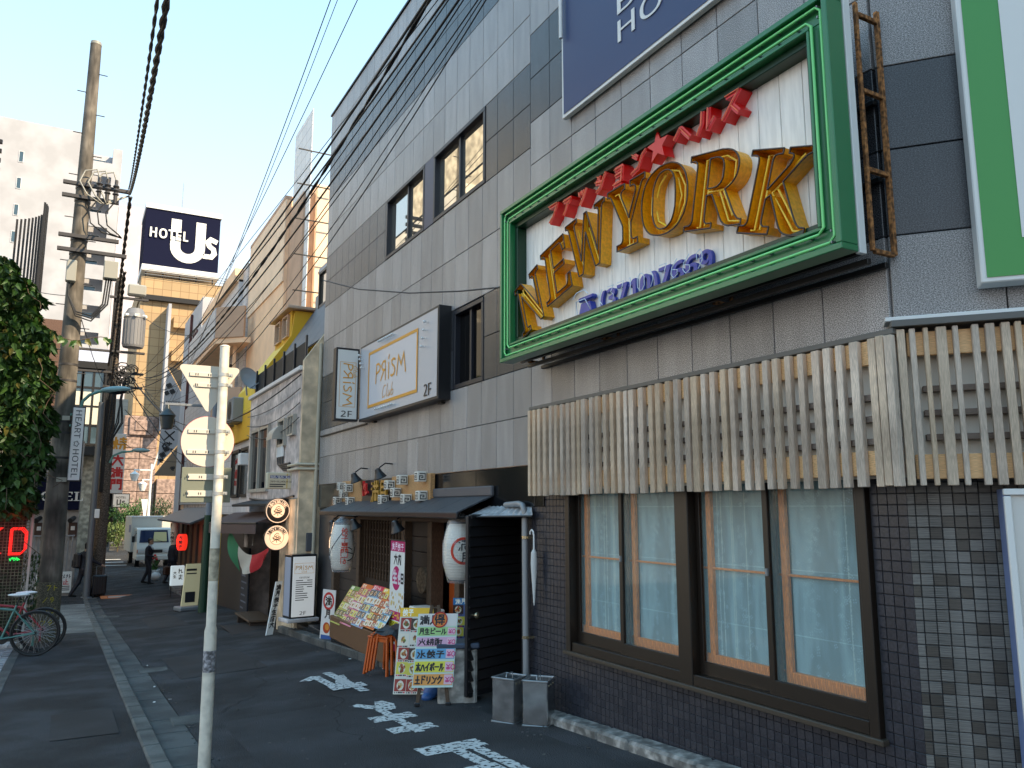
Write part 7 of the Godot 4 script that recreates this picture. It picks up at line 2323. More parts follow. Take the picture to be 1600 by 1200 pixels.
func build_poles() -> void:
	rough_mat("pole_concrete", lin(0.22, 0.19, 0.155), 0.85, noise_tex(3, 0.012, 0.75, 1.0, 4), 0.6, noise_tex(31, 0.03, 0.55, 1.0, 4))
	M.pole_concrete.uv1_scale = Vector3(1.5, 0.3, 1.5)
	mat("hardware", lin(0.06, 0.055, 0.055), 0.5, 0.3)
	mat("box_grey", lin(0.32, 0.31, 0.27), 0.5)
	mat("cable", lin(0.012, 0.012, 0.014), 0.6)
	mat("teal", lin(0.10, 0.25, 0.21), 0.45)
	var base := Vector3(-0.2, ground_y(-16.5) - 0.1, -16.5)
	var t := thing("utility_pole", "tall concrete utility pole with switch gear, nearest pole on the left", "utility pole", base)
	var top := 11.35
	var b := MB.new(); b.cyl(Vector3.ZERO, Vector3(0, top, 0), 0.205, 0.098, 24); obj("shaft", b, M.pole_concrete, t)
	var cap := MB.new(); cap.cyl(Vector3(0, top, 0), Vector3(0, top + 0.06, 0), 0.102, 0.095, 20); obj("cap", cap, M.box_grey, t)
	var off := -base.y
	var r_at := func(y: float) -> float: return lerpf(0.205, 0.098, y / top)
	# arms carrying cut-outs
	for q in [[7.47, 0.72], [7.22, 0.55], [6.45, 0.6], [6.18, 0.75]]:
		var y: float = q[0] + off
		var a := MB.new(); a.bbox(Vector3(q[1] * 0.5 - 0.14, y, r_at.call(y) + 0.03), Vector3(q[1] + 0.4, 0.07, 0.07), 0.006); obj("cross_arm", a, M.hardware, t)
		var cl := MB.new(); cl.cyl(Vector3(0, y - 0.05, 0), Vector3(0, y + 0.05, 0), r_at.call(y) + 0.01, r_at.call(y) + 0.01, 20, false); obj("band", cl, M.hardware, t)
	for k in 3:
		var x := 0.26 + k * 0.14
		var i := MB.new()
		i.lathe([Vector2(0.0, -0.28), Vector2(0.03, -0.26), Vector2(0.035, -0.1), Vector2(0.06, -0.08), Vector2(0.035, -0.04), Vector2(0.06, 0.0), Vector2(0.035, 0.04), Vector2(0.06, 0.08), Vector2(0.03, 0.12), Vector2(0.03, 0.2), Vector2(0.0, 0.22)], Vector3(x, 7.42 + off, 0.26), 10)
		obj("insulator", i, M.hardware, t)
		var l := MB.new(); l.tube([Vector3(x, 7.6 + off, 0.26), Vector3(x - 0.06, 7.78 + off, 0.24), Vector3(x - 0.25, 7.72 + off, 0.24), Vector3(x - 0.33, 7.5 + off, 0.25), Vector3(x - 0.2, 7.25 + off, 0.3), Vector3(0.3 + k * 0.05, 7.12 + off, 0.26), Vector3(0.78, 7.42 + off, 0.1)], 0.014, 6); obj("lead", l, M.box_grey, t)
		var m := MB.new(); m.tube([Vector3(x, 7.2 + off, 0.26), Vector3(x - 0.14, 6.95 + off, 0.26), Vector3(x - 0.1, 6.72 + off, 0.25), Vector3(x + 0.1, 6.58 + off, 0.22), Vector3(0.7, 6.55 + off, 0.12)], 0.014, 6); obj("lead", m, M.cable, t)
	for q in [[0.56, 5.85, 0.24, 0.34, 0.2, "switch_box"], [-0.08, 5.75, 0.17, 0.4, 0.16, "meter_box"]]:
		var x := MB.new(); x.bbox(Vector3(q[0], q[1] + off, 0.24), Vector3(q[2], q[3], q[4]), 0.015); obj(q[5], x, M.box_grey, t)
	for k in 3:
		var x := MB.new(); x.tube([Vector3(0.5 + k * 0.04, 5.68 + off, 0.24), Vector3(0.47 + k * 0.04, 5.2 + off, 0.25), Vector3(0.3, 4.95 + off - k * 0.05, 0.28), Vector3(0.05, 5.0 + off - k * 0.04, 0.28), Vector3(-0.1, 5.3 + off, 0.26), Vector3(-0.1, 5.56 + off, 0.24)], 0.016, 6); obj("lead", x, M.cable, t)
	var y := 1.5
	var k2 := 0
	while y < top - 0.4:
		if y > 4.6:
			var s := MB.new(); var sx: float = 1.0 if k2 % 2 == 0 else -1.0
			s.cyl(Vector3(sx * r_at.call(y) * 0.8, y, 0.05), Vector3(sx * (r_at.call(y) + 0.14), y, 0.05), 0.009, 0.009, 6); obj("step_bolt", s, M.hardware, t)
		y += 0.42
		k2 += 1
	for q in [4.05, 3.75, 3.0, 2.8, 2.35]:
		var cl := MB.new(); cl.cyl(Vector3(0, q + off - 0.02, 0), Vector3(0, q + off + 0.02, 0), r_at.call(q + off) + 0.006, r_at.call(q + off) + 0.006, 20, false); obj("band", cl, M.hardware, t)
	block(t, "number_plate", -0.03, 0.13, 1.92 + off, 2.0 + off, 0.185, 0.19, mat("plate", lin(0.5, 0.47, 0.38), 0.5), 0.002)
	block(t, "number_plate", -0.02, 0.1, 3.02 + off, 3.1 + off, 0.175, 0.18, M.plate, 0.002)
	var sh := MB.new(); sh.cyl(Vector3(0, -0.1, 0), Vector3(0, 1.15, 0), 0.212, 0.201, 24, false); obj("sleeve", sh, rough_mat("sleeve", lin(0.17, 0.155, 0.11), 0.85, noise_tex(31, 0.03, 0.55, 1.0, 4), 2.0), t)
	var scr := MB.new()
	var q0 := 0
	for c in [["7ト", 0.62], ["ノ9", 0.42], ["1ラ", 0.24], ["フ9", 0.04]]:
		write(scr, c[0], Transform3D(Basis.IDENTITY, Vector3(-0.05 - 0.04 * (q0 % 2), c[1] + 0.38, 0.213)), 0.1, 0.012); q0 += 1
	obj("chalk_mark", scr, mat("chalk_yellow", lin(0.42, 0.36, 0.03), 0.8), t)
	# street light on the pole
	var sl := thing("street_light", "teal street light curving out from the nearest utility pole", "street light", base)
	var lb := MB.new(); lb.tube([Vector3(0.24, 2.85 + off, 0.16), Vector3(0.24, 3.15 + off, 0.16), Vector3(0.28, 3.38 + off, 0.16), Vector3(0.38, 3.5 + off, 0.16), Vector3(0.52, 3.57 + off, 0.16), Vector3(0.62, 3.6 + off, 0.16)], 0.028, 8); obj("arm", lb, M.teal, sl)
	var hb := MB.new(); hb.ball(Vector3(0.8, 3.63 + off, 0.16), Vector3(0.26, 0.065, 0.1), 16, 8, Basis(Vector3.BACK, 0.12)); obj("head", hb, mat("teal_light", lin(0.24, 0.36, 0.36), 0.4), sl)
	var gb := MB.new(); gb.ball(Vector3(0.84, 3.6 + off, 0.16), Vector3(0.17, 0.06, 0.08), 12, 6, Basis(Vector3.BACK, 0.12)); obj("glass", gb, M.window_dark, sl)
	for yy in [2.9, 3.1]: block(sl, "bracket", 0.1, 0.26, yy + off, yy + off + 0.05, 0.2, 0.12, M.teal)
	# blade sign on the pole
	var hs := thing("blade_sign", "white upright hotel name sign fixed beside the nearest utility pole", "sign", base)
	var x0 := 0.135
	block(hs, "case", x0, x0 + 0.21, 1.93 + off, 3.27 + off, 0.25, 0.15, M.case_black)
	block(hs, "face", x0 + 0.005, x0 + 0.2, 1.945 + off, 3.255 + off, 0.253, 0.24, mat("blade_white", lin(0.85, 0.79, 0.76), 0.4))
	var tx := Transform3D(Basis(Vector3.BACK, -PI / 2), Vector3(x0 + 0.055, 3.2 + off, 0.255))
	letters("lettering", "HEART", sys_font("Droid Sans", 400), 0.095, 0.002, M.ink, hs, tx, 0.5)
	letters("lettering", "HOTEL", sys_font("Droid Sans", 400), 0.095, 0.002, M.ink, hs, tx * Transform3D(Basis.IDENTITY, Vector3(0.7, 0, 0)), 0.5)
	var em := MB.new()
	var ep := []
	for k in 17: ep.append(Vector3(x0 + 0.1 + 0.045 * cos(TAU * k / 17.0) * (0.8 + 0.2 * cos(TAU * k * 5 / 17.0)), 2.6 + off + 0.055 * sin(TAU * k / 17.0) * (0.8 + 0.2 * cos(TAU * k * 5 / 17.0)), 0.256))
	em.tube(ep, 0.005, 4, true); obj("emblem", em, M.ink, hs)
	# second pole with the transformer
	var b2 := Vector3(1.02, ground_y(-31) - 0.1, -31)
	var p2 := thing("utility_pole", "farther utility pole with the grey transformer and a knot of cables", "utility pole", b2)
	var o2 := -b2.y
	var pb := MB.new(); pb.cyl(Vector3(0, 0, 0), Vector3(0, 9.6 + o2, 0), 0.22, 0.13, 20); obj("shaft", pb, rough_mat("pole_brown", lin(0.13, 0.10, 0.075), 0.85, noise_tex(31, 0.03, 0.55, 1.0, 4), 1.0), p2)
	var tr := MB.new()
	tr.lathe([Vector2(0.0, 7.05), Vector2(0.33, 7.08), Vector2(0.35, 7.15), Vector2(0.35, 8.1), Vector2(0.37, 8.14), Vector2(0.34, 8.28), Vector2(0.24, 8.48), Vector2(0.0, 8.5)], Vector3(0.55, o2, 0.25), 24); obj("transformer", tr, mat("transformer_grey", lin(0.2, 0.2, 0.21), 0.45), p2)
	for k in 20:
		var a := TAU * k / 20.0
		var rb := MB.new(); rb.box(Vector3(0.55 + 0.355 * cos(a), 7.62 + o2, 0.25 + 0.355 * sin(a)), Vector3(0.02, 0.9, 0.02), Basis(Vector3.UP, -a)); obj("cooling_rib", rb, M.transformer_grey, p2)
	for k in 3:
		var a := 0.7 + k * 0.85
		var bb := MB.new(); bb.cyl(Vector3(0.55 + 0.3 * cos(a), 8.2 + o2, 0.25 + 0.3 * sin(a)), Vector3(0.55 + 0.46 * cos(a), 8.18 + o2, 0.25 + 0.46 * sin(a)), 0.07, 0.05, 10); obj("bushing", bb, M.white, p2)
	block(p2, "switch_gear", 0.25, 0.85, 8.95 + o2, 9.35 + o2, 0.45, 0.1, M.box_grey, 0.05)
	for q in [6.85, 6.1, 8.8, 5.6]: block(p2, "cross_arm", -1.4 if q < 6.9 and q > 6 else -0.3, 0.95, q + o2, q + o2 + 0.08, 0.3, 0.2, M.hardware)
	for k in 16:
		var cb := MB.new()
		var a := rng.randf() * TAU
		var c := Vector3(0.35 + rng.randf_range(-0.2, 0.3), 6.1 + o2 + rng.randf_range(-0.3, 0.3), 0.35)
		var pts := []
		for j in 9: pts.append(c + Vector3(0.28 * cos(a + j * 0.7) * (1 - j * 0.05), 0.22 * sin(a + j * 0.7) - j * 0.03, 0.03 * sin(j)))
		cb.tube(pts, 0.022, 5); obj("cable_coil", cb, M.cable, p2)
	for k in 9:
		var cb := MB.new()
		var x := 0.1 + rng.randf() * 0.45
		cb.tube([Vector3(x, 6.0 + o2, 0.3), Vector3(x - 0.1, 5.2 + o2, 0.32), Vector3(x - 0.3 * rng.randf(), 4.4 + o2, 0.32), Vector3(-0.1 + x * 0.3, 3.6 + o2, 0.28)], 0.02, 5); obj("hanging_cable", cb, M.cable, p2)
	var lv := MB.new()
	for k in 3: lv.tube([Vector3(-0.14 + k * 0.04, 9.4 + o2, 0.14), Vector3(-0.16 + k * 0.04, 5.0 + o2, 0.18), Vector3(-0.14 + k * 0.04, 2.0 + o2, 0.2)], 0.025, 5)
	obj("riser_cables", lv, M.cable, p2).set_meta("kind", "stuff")
	# steel post beside it with the second street light
	var b3 := Vector3(0.72, ground_y(-30.4) - 0.1, -30.4)
	var p3 := thing("steel_post", "slim grey steel post standing close beside the farther utility pole", "post", b3)
	var sb := MB.new(); sb.cyl(Vector3.ZERO, Vector3(0, 6.6, 0), 0.11, 0.085, 16); obj("shaft", sb, mat("post_steel", lin(0.13, 0.145, 0.16), 0.45, 0.3), p3)
	block(p3, "base_plate", -0.16, 0.16, 0.05, 0.14, -0.16, 0.16, M.post_steel)
	block(p3, "small_box", 0.05, 0.2, 2.7, 3.0, 0.12, 0.02, M.white)
	var s2 := thing("street_light", "blue grey street light on the farther pole, over the lane", "street light", b2)
	var ab := MB.new(); ab.tube([Vector3(0.1, 3.0 + o2, 0.25), Vector3(0.2, 3.25 + o2, 0.25), Vector3(0.45, 3.38 + o2, 0.25), Vector3(0.8, 3.42 + o2, 0.25)], 0.035, 7); obj("arm", ab, M.teal, s2)
	var h2 := MB.new(); h2.ball(Vector3(1.05, 3.46 + o2, 0.25), Vector3(0.3, 0.08, 0.13), 14, 8); obj("head", h2, M.teal_light, s2)
	# red lettered sign behind the pole
	var rs := thing("blade_sign", "white upright sign with red and yellow characters behind the farther pole", "sign", Vector3(1.35, 2.0, -33.0))
	block(rs, "board", -0.1, 0.35, 0.0, 2.2, 0.05, -0.05, M.white)
	var rw := MB.new(); write(rw, "大満門", Transform3D(Basis.IDENTITY, Vector3(-0.1, 1.0, 0.055)), 0.42, 0.07, true); obj("lettering", rw, M.bright_red, rs)
	var rw2 := MB.new(); write(rw2, "焼", Transform3D(Basis.IDENTITY, Vector3(-0.1, 1.6, 0.055)), 0.5, 0.07, true); obj("lettering", rw2, M.orange, rs)
	# white lantern lamp standing in the sun at the far end
	var wl := thing("street_lamp", "white lamp post with two hanging lanterns in the sun at the far crossing", "street lamp", Vector3(3.98, ground_y(-50), -50))
	var wo := 1.62
	mat("lamp_white", lin(0.8, 0.8, 0.78), 0.4)
	var wb := MB.new(); wb.cyl(Vector3.ZERO, Vector3(0, 3.95 + wo, 0), 0.09, 0.06, 12); obj("post", wb, M.lamp_white, wl)
	for q in [[-0.85, 3.55, 2.95], [-0.4, 3.0, 2.35]]:
		block(wl, "arm", q[0] - 0.05, 0.0, q[1] + wo, q[1] + wo + 0.08, 0.04, -0.04, M.lamp_white)
		var l := MB.new(); l.lathe([Vector2(0.0, -0.55), Vector2(0.14, -0.52), Vector2(0.24, -0.2), Vector2(0.26, -0.14), Vector2(0.05, 0.0), Vector2(0.02, 0.1)], Vector3(q[0], q[1] + wo - 0.05, 0), 8); obj("lantern", l, M.lamp_white, wl)
	var wf := MB.new(); wf.tube([Vector3(0.05, 3.6 + wo, 0), Vector3(0.42, 5.0 + wo, 0)], 0.05, 6); obj("flag_arm", wf, M.lamp_white, wl)
	var fl := MB.new(); fl.prism(PackedVector2Array([Vector2(-0.42, 1.95 + wo), Vector2(-0.05, 1.95 + wo), Vector2(-0.15, 0.95 + wo), Vector2(-0.22, 0.9 + wo)]), 0.02, Transform3D.IDENTITY); obj("pennant", fl, M.lamp_white, wl)


func wire(label: String, pts: Array, r: float, group: String, twist := 0.0) -> void:
	var o := Node3D.new()
	o.free()
	var b := MB.new()
	if twist > 0.0:
		# two strands wound round one another
		for s in 2:
			var p := []
			var n := 110
			for k in n + 1:
				var f := float(k) / n * (pts.size() - 1)
				var i := mini(int(f), pts.size() - 2)
				var q: Vector3 = pts[i].lerp(pts[i + 1], f - i)
				var a := k * 1.25 + PI * s
				p.append(q + Vector3(cos(a), sin(a) * 0.4, sin(a)) * twist)
			b.tube(p, r, 5)
	else:
		b.tube(pts, r, 5)
	tag(obj("overhead_wire", b, M.cable), label, "wire", group)


func build_wires() -> void:
	# the thick twisted cable and its thinner neighbour, from the near pole back over the camera
	var hub := Vector3(0.58, 7.45, -16.4)
	wire("thick twisted black cable rising from the near pole over the lane", sag(hub, Vector3(0.303, 4.625, -5), 0.25, 16), 0.015, "", 0.012)
	wire("thinner twisted black cable just left of the thick one", sag(hub + Vector3(-0.02, 0.1, 0), Vector3(0.25, 4.607, -5), 0.22, 16), 0.008, "", 0.007)
	wire("twisted cable dropping from the near pole to the farther one", sag(Vector3(0.6, 7.4, -16.4), Vector3(0.85, 6.4, -30.9), 0.5, 12), 0.022, "", 0.02)
	wire("twisted cable hanging lower between the two poles", sag(Vector3(0.6, 5.9, -16.4), Vector3(0.95, 5.2, -30.9), 0.4, 12), 0.02, "", 0.02)
	# the sheaf of service wires climbing the lane on the right
	var g := "service wires running up the lane past the granite building"
	wire("first thin wire from the left crossing the open sky beside the granite roof", sag(Vector3(2.872, 4.974, -31), Vector3(2.2, 7.243, -8.23), 0.4), 0.006, g)
	wire("second thin wire from the left crossing the open sky beside the granite roof", sag(Vector3(2.633, 4.728, -31), Vector3(2.3, 7.319, -8.299), 0.5), 0.0045, g)
	wire("third thin wire from the left crossing the open sky beside the granite roof", sag(Vector3(1.722, 4.337, -31), Vector3(2, 6.134, -6.53), 0.6), 0.0045, g)
	wire("black main cable along the roofs, lowest at the far end", sag(Vector3(2.757, 6.842, -31), Vector3(2.7, 6.372, -6.556), 0.35, 16), 0.015, "")
	wire("second from the left of eight thin wires over the granite top", sag(Vector3(1.814, 6.06, -31), Vector3(2.6, 5.938, -5.9), 0.55, 16), 0.0105, g)
	wire("third from the left of eight thin wires over the granite top", sag(Vector3(1.767, 5.825, -31), Vector3(2.65, 5.973, -5.929), 0.75, 16), 0.0067, g)
	wire("fourth from the left of eight thin wires over the granite top", sag(Vector3(1.818, 5.691, -31), Vector3(2.7, 5.923, -5.821), 0.85, 16), 0.012, g)
	wire("fifth from the left of eight thin wires over the granite top", sag(Vector3(1.996, 5.496, -31), Vector3(2.75, 5.949, -5.835), 1.05, 16), 0.0067, g)
	wire("sixth from the left of eight thin wires over the granite top", sag(Vector3(1.835, 6.061, -31), Vector3(2.8, 5.848, -5.643), 1.15, 16), 0.0067, g)
	wire("seventh from the left of eight thin wires over the granite top", sag(Vector3(2.09, 5.341, -31), Vector3(2.85, 5.888, -5.681), 1.35, 16), 0.0053, g)
	wire("eighth from the left of eight thin wires over the granite top", sag(Vector3(2.158, 5.577, -31), Vector3(2.8, 5.759, -5.496), 1.6, 16), 0.0067, g)
	wire("first from the left of eight thin wires over the granite top", sag(Vector3(1.869, 6.18, -31), Vector3(2.75, 6.288, -6.391), 0.1, 16), 0.0053, g)
	wire("bundled black cable sagging nearest the beige balconies", sag(Vector3(2.042, 6.078, -31), Vector3(2.7, 6.333, -6.491), 1.0, 16), 0.012, "", 0.012)
	wire("thin wire looping across the granite to the green sign", [Vector3(3.4, 5.17, -12.639), Vector3(3.3, 4.461, -10.423), Vector3(3.3, 3.938, -8.478), Vector3(3.3, 3.619, -7.07), Vector3(3.26, 3.424, -6.143)], 0.008, "")
	# across and beyond
	wire("slack cable from the farther pole down to the lane lamp", sag(Vector3(1.608, 6.044, -31), Vector3(2.333, 3.19, -20.5), 0.1), 0.022, "")
	wire("thick cable from the farther pole behind the round sign", sag(Vector3(1.521, 5.807, -31), Vector3(3.235, 1.368, -20.5), 0.2), 0.018, "")
	wire("thin cable from the farther pole to the cafe front", sag(Vector3(1.974, 5.841, -31), Vector3(3.3, 3.712, -13.469), 1.2, 16), 0.012, "")
	var g2 := "thin wires in front of the tan hotel"
	wire("upper thin wire in front of the tan hotel, ending behind the round sign", sag(Vector3(1.529, 5.002, -32), Vector3(6.184, 3.687, -40), 0.6), 0.012, g2)
	wire("middle thin wire in front of the tan hotel, ending beside the white fin", sag(Vector3(1.465, 5.939, -32), Vector3(6.03, 9.292, -44), 0.8), 0.012, g2)
	wire("lower thin wire in front of the tan hotel, ending by the blade sign", sag(Vector3(1.503, 3.836, -32), Vector3(6.007, 4.289, -40), 0.7), 0.01, g2)
	wire("slanting thin wire in front of the tan hotel, sagging most", sag(Vector3(1.586, 5.712, -32), Vector3(6.855, 5.932, -44), 1.0), 0.012, g2)
	wire("highest thin wire in front of the tan hotel, level with the transformer", sag(Vector3(1.485, 8.823, -32), Vector3(5.636, 10.634, -44), 0.5), 0.012, g2)
	wire("thin wire from the left edge to the near pole", sag(Vector3(-1.792, 6.437, -20), Vector3(-0.281, 5.346, -16.5), 0.1), 0.007, "")
	wire("thin wire from the near pole to the farther pole, below the switch box", sag(Vector3(-0.05, 4.9, -16.4), Vector3(1.0, 5.4, -31), 0.2), 0.008, "")
	wire("thin wire low between the pole and the left building", sag(Vector3(-1.686, 5.175, -20), Vector3(-0.266, 4.585, -16.5), 0.1), 0.006, "")


func leaf_mesh(k: int) -> ArrayMesh:
	var b := MB.new()
	var w := 0.5 + 0.12 * k
	var pts := [Vector3(0, 0, 0), Vector3(-w * 0.45, 0.22, 0.05), Vector3(-w * 0.3, 0.62, 0.02), Vector3(0, 1.0, -0.1), Vector3(w * 0.3, 0.62, 0.02), Vector3(w * 0.45, 0.22, 0.05)]
	var mid := Vector3(0, 0.45, -0.06)
	for i in 6:
		b.tri(mid, pts[i], pts[(i + 1) % 6])
	return b.mesh()


func build_ivy() -> void:
	rng.seed = 31
	var t := thing("ivy_screen", "tall mass of green ivy hanging over the screen at the left edge", "plant")
	var leaf := []
	for k in 3: leaf.append(leaf_mesh(k))
	var lm := []
	for k in 4:
		var m := mat("ivy%d" % k, [lin(0.025, 0.065, 0.014), lin(0.035, 0.09, 0.018), lin(0.055, 0.12, 0.024), lin(0.10, 0.09, 0.02)][k], 0.45)
		m.backlight_enabled = true; m.backlight = Color(0.2, 0.3, 0.08)
		m.cull_mode = BaseMaterial3D.CULL_DISABLED
		lm.append(m)
	# outline of the mass in the plane of the screen: right edge at each height
	var edge := func(y: float) -> float:
		var e := [[1.3, -0.62], [1.7, -0.5], [2.3, -0.36], [2.9, -0.34], [3.4, -0.4], [4.0, -0.42], [4.5, -0.58], [5.0, -0.72], [5.4, -0.95], [5.7, -1.3]]
		for k in e.size() - 1:
			if y < e[k + 1][0]: return lerpf(e[k][1], e[k + 1][1], clampf((y - e[k][0]) / (e[k + 1][0] - e[k][0]), 0, 1)) + 0.07 * sin(y * 9.0) + 0.05 * sin(y * 23.0)
		return -1.3
	var mm := MultiMesh.new()
	mm.transform_format = MultiMesh.TRANSFORM_3D
	mm.use_colors = true
	mm.mesh = leaf[1]
	mm.instance_count = 9000
	var pm := mat("ivy_mass", Color.WHITE, 0.5)
	pm.vertex_color_use_as_albedo = true
	pm.backlight_enabled = true; pm.backlight = Color(0.2, 0.3, 0.08)
	var clump := FastNoiseLite.new(); clump.seed = 2; clump.frequency = 1.3
	var spot := func(front: float) -> Transform3D:
		var y := rng.randf_range(1.35, 5.6)
		var x1: float = edge.call(y)
		var x := x1 - absf(rng.randfn(0.0, 0.65))
		x = maxf(x, -2.6)
		var bulge := 0.28 + 0.3 * clump.get_noise_3d(x * 1.3, y, 0) - clampf((x - x1 + 0.16) * 1.4, 0, 0.25)
		var z := -15.4 + (bulge if front > 0 else rng.randf_range(-0.25, bulge))
		var s := rng.randf_range(0.10, 0.19)
		var bs := Basis(Vector3.UP, rng.randf_range(-1.3, 1.1)) * Basis(Vector3.RIGHT, rng.randf_range(0.0, 1.3)) * Basis(Vector3.BACK, PI + rng.randf_range(-0.8, 0.8))
		return Transform3D(bs.scaled(Vector3.ONE * s), Vector3(x, y, z))
	for k in mm.instance_count:
		mm.set_instance_transform(k, spot.call(-1.0))
		var f := rng.randf_range(0.7, 1.2)
		var c := Color(0.028 * f, 0.07 * f, 0.014 * f) if rng.randf() < 0.96 else Color(0.13 * f, 0.11 * f, 0.025 * f)
		mm.set_instance_color(k, c)
	var mi := MultiMeshInstance3D.new()
	mi.name = "foliage"
	mi.multimesh = mm; mi.material_override = pm
	mi.set_meta("kind", "stuff")
	t.add_child(mi, true)
	for k in 260:
		var o := inst("leaf", leaf[k % 3], lm[[0, 1, 1, 2, 2, 0, 1, 3][rng.randi_range(0, 7)]], t)
		o.transform = spot.call(1.0)
		o.position.z += 0.08
	for k in 7:
		var v := MB.new()
		var y := rng.randf_range(1.6, 5.2)
		var x: float = edge.call(y) - rng.randf() * 0.5
		var p := []
		for j in 7: p.append(Vector3(x + 0.1 * j * rng.randf(), y - 0.18 * j + (0.3 if k < 4 else 0.0) * j * 0.4, -15.1 + 0.05 * sin(j)))
		v.tube(p, 0.006, 5); obj("stem", v, M.post_wood, t)
	# a spray reaching across the near pole
	var sp := MB.new(); var sp_p := []
	for j in 9: sp_p.append(Vector3(-0.5 + j * 0.11, 4.45 - 0.1 * sin(j * 0.6) - 0.02 * j, -15.3)); 
	sp.tube(sp_p, 0.007, 5); obj("stem", sp, M.post_wood, t)
	for j in 14:
		var o := inst("leaf", leaf[j % 3], lm[[1, 3, 0, 2][j % 4]], t)
		o.transform = Transform3D((Basis(Vector3.UP, rng.randf_range(-0.8, 0.8)) * Basis(Vector3.BACK, PI + rng.randf_range(-0.9, 0.9))).scaled(Vector3.ONE * 0.15), sp_p[j % 9] + Vector3(rng.randf_range(-0.05, 0.05), -0.01, 0.03))
	# mesh screen with the red lit letters
	var s := thing("mesh_screen", "steel mesh screen with a lit red letter, under the ivy at the left edge", "screen")
	rough_mat("mesh_bar", lin(0.13, 0.12, 0.075), 0.6, noise_tex(3, 0.012, 0.72, 1.0, 4), 1.0)
	var gx := MB.new()
	for k in 40: gx.box(Vector3(-0.54 - k * 0.05, 1.0, -15.5), Vector3(0.01, 3.3, 0.01))
	for k in 66: gx.box(Vector3(-1.54, -0.62 + k * 0.05, -15.49), Vector3(2.0, 0.01, 0.008))
	stuff("mesh_wires", gx, M.mesh_bar, s)
	var ps := MB.new(); ps.bbox(Vector3(-0.5, 1.1, -15.5), Vector3(0.035, 3.9, 0.035), 0.004); obj("post", ps, mat("mesh_post", lin(0.4, 0.38, 0.33), 0.5), s)
	var bk := MB.new(); bk.box(Vector3(-1.6, 0.6, -15.95), Vector3(2.0, 2.6, 0.04)); obj("back_panel", bk, M.old_wood, s)
	var led := glow("led_red", lin(0.9, 0.02, 0.012), 0.25)
	var dl := MB.new()
	for st in [[Vector2(-0.78, 0.73), Vector2(-0.78, 1.13), Vector2(-0.63, 1.13), Vector2(-0.57, 1.06), Vector2(-0.57, 0.8), Vector2(-0.63, 0.73), Vector2(-0.78, 0.73)], [Vector2(-1.2, 0.73), Vector2(-0.9, 0.73)], [Vector2(-1.2, 1.13), Vector2(-0.9, 1.13)], [Vector2(-1.2, 0.73), Vector2(-1.2, 1.13)], [Vector2(-1.2, 0.93), Vector2(-0.95, 0.93)]]:
		for row in 3:
			for k in st.size() - 1:
				var a: Vector2 = st[k]
				var c: Vector2 = st[k + 1]
				var n := int(a.distance_to(c) / 0.022) + 1
				for j in n:
					var p := a.lerp(c, float(j) / n) + Vector2(-0.5, 0.5).normalized() * 0.0 + Vector2((row - 1) * 0.016, (row - 1) * 0.016)
					dl.box(Vector3(p.x, p.y, -15.42), Vector3(0.016, 0.016, 0.014))
	stuff("lit_letters", dl, led, s)
	var gl := MB.new()
	for k in 22: gl.box(Vector3(-0.78 + rng.randf() * 0.14, 0.62 + rng.randf() * 0.05, -15.43), Vector3(0.018, 0.014, 0.014))
	stuff("green_lights", gl, glow("led_green", lin(0.02, 0.7, 0.12), 0.3), s)
	var li := OmniLight3D.new(); li.name = "sign_light"; li.light_energy = 0.03; li.light_color = Color(1, 0.1, 0.08); li.light_size = 0.3; li.shadow_enabled = true; li.omni_range = 5.0; li.position = Vector3(-0.75, 0.92, -15.25); s.add_child(li, true)
	# low hedge behind the bicycle
	var hm := MultiMesh.new(); hm.transform_format = MultiMesh.TRANSFORM_3D; hm.use_colors = true; hm.mesh = leaf[0]; hm.instance_count = 1800
	for k in hm.instance_count:
		hm.set_instance_transform(k, Transform3D((Basis(Vector3.UP, rng.randf() * TAU) * Basis(Vector3.RIGHT, rng.randf_range(-1, 1))).scaled(Vector3.ONE * rng.randf_range(0.05, 0.09)), Vector3(rng.randf_range(-1.9, -0.36), rng.randf_range(-0.5, 0.62 + 0.1 * rng.randf()), rng.randf_range(-16.3, -15.6))))
		var f := rng.randf_range(0.6, 1.2)
		hm.set_instance_color(k, Color(0.03 * f, 0.065 * f, 0.014 * f))
	var h := thing("hedge", "low dark hedge behind the mesh screen", "hedge")
	var hi := MultiMeshInstance3D.new(); hi.name = "foliage"; hi.multimesh = hm; hi.material_override = pm; hi.set_meta("kind", "stuff"); h.add_child(hi, true)


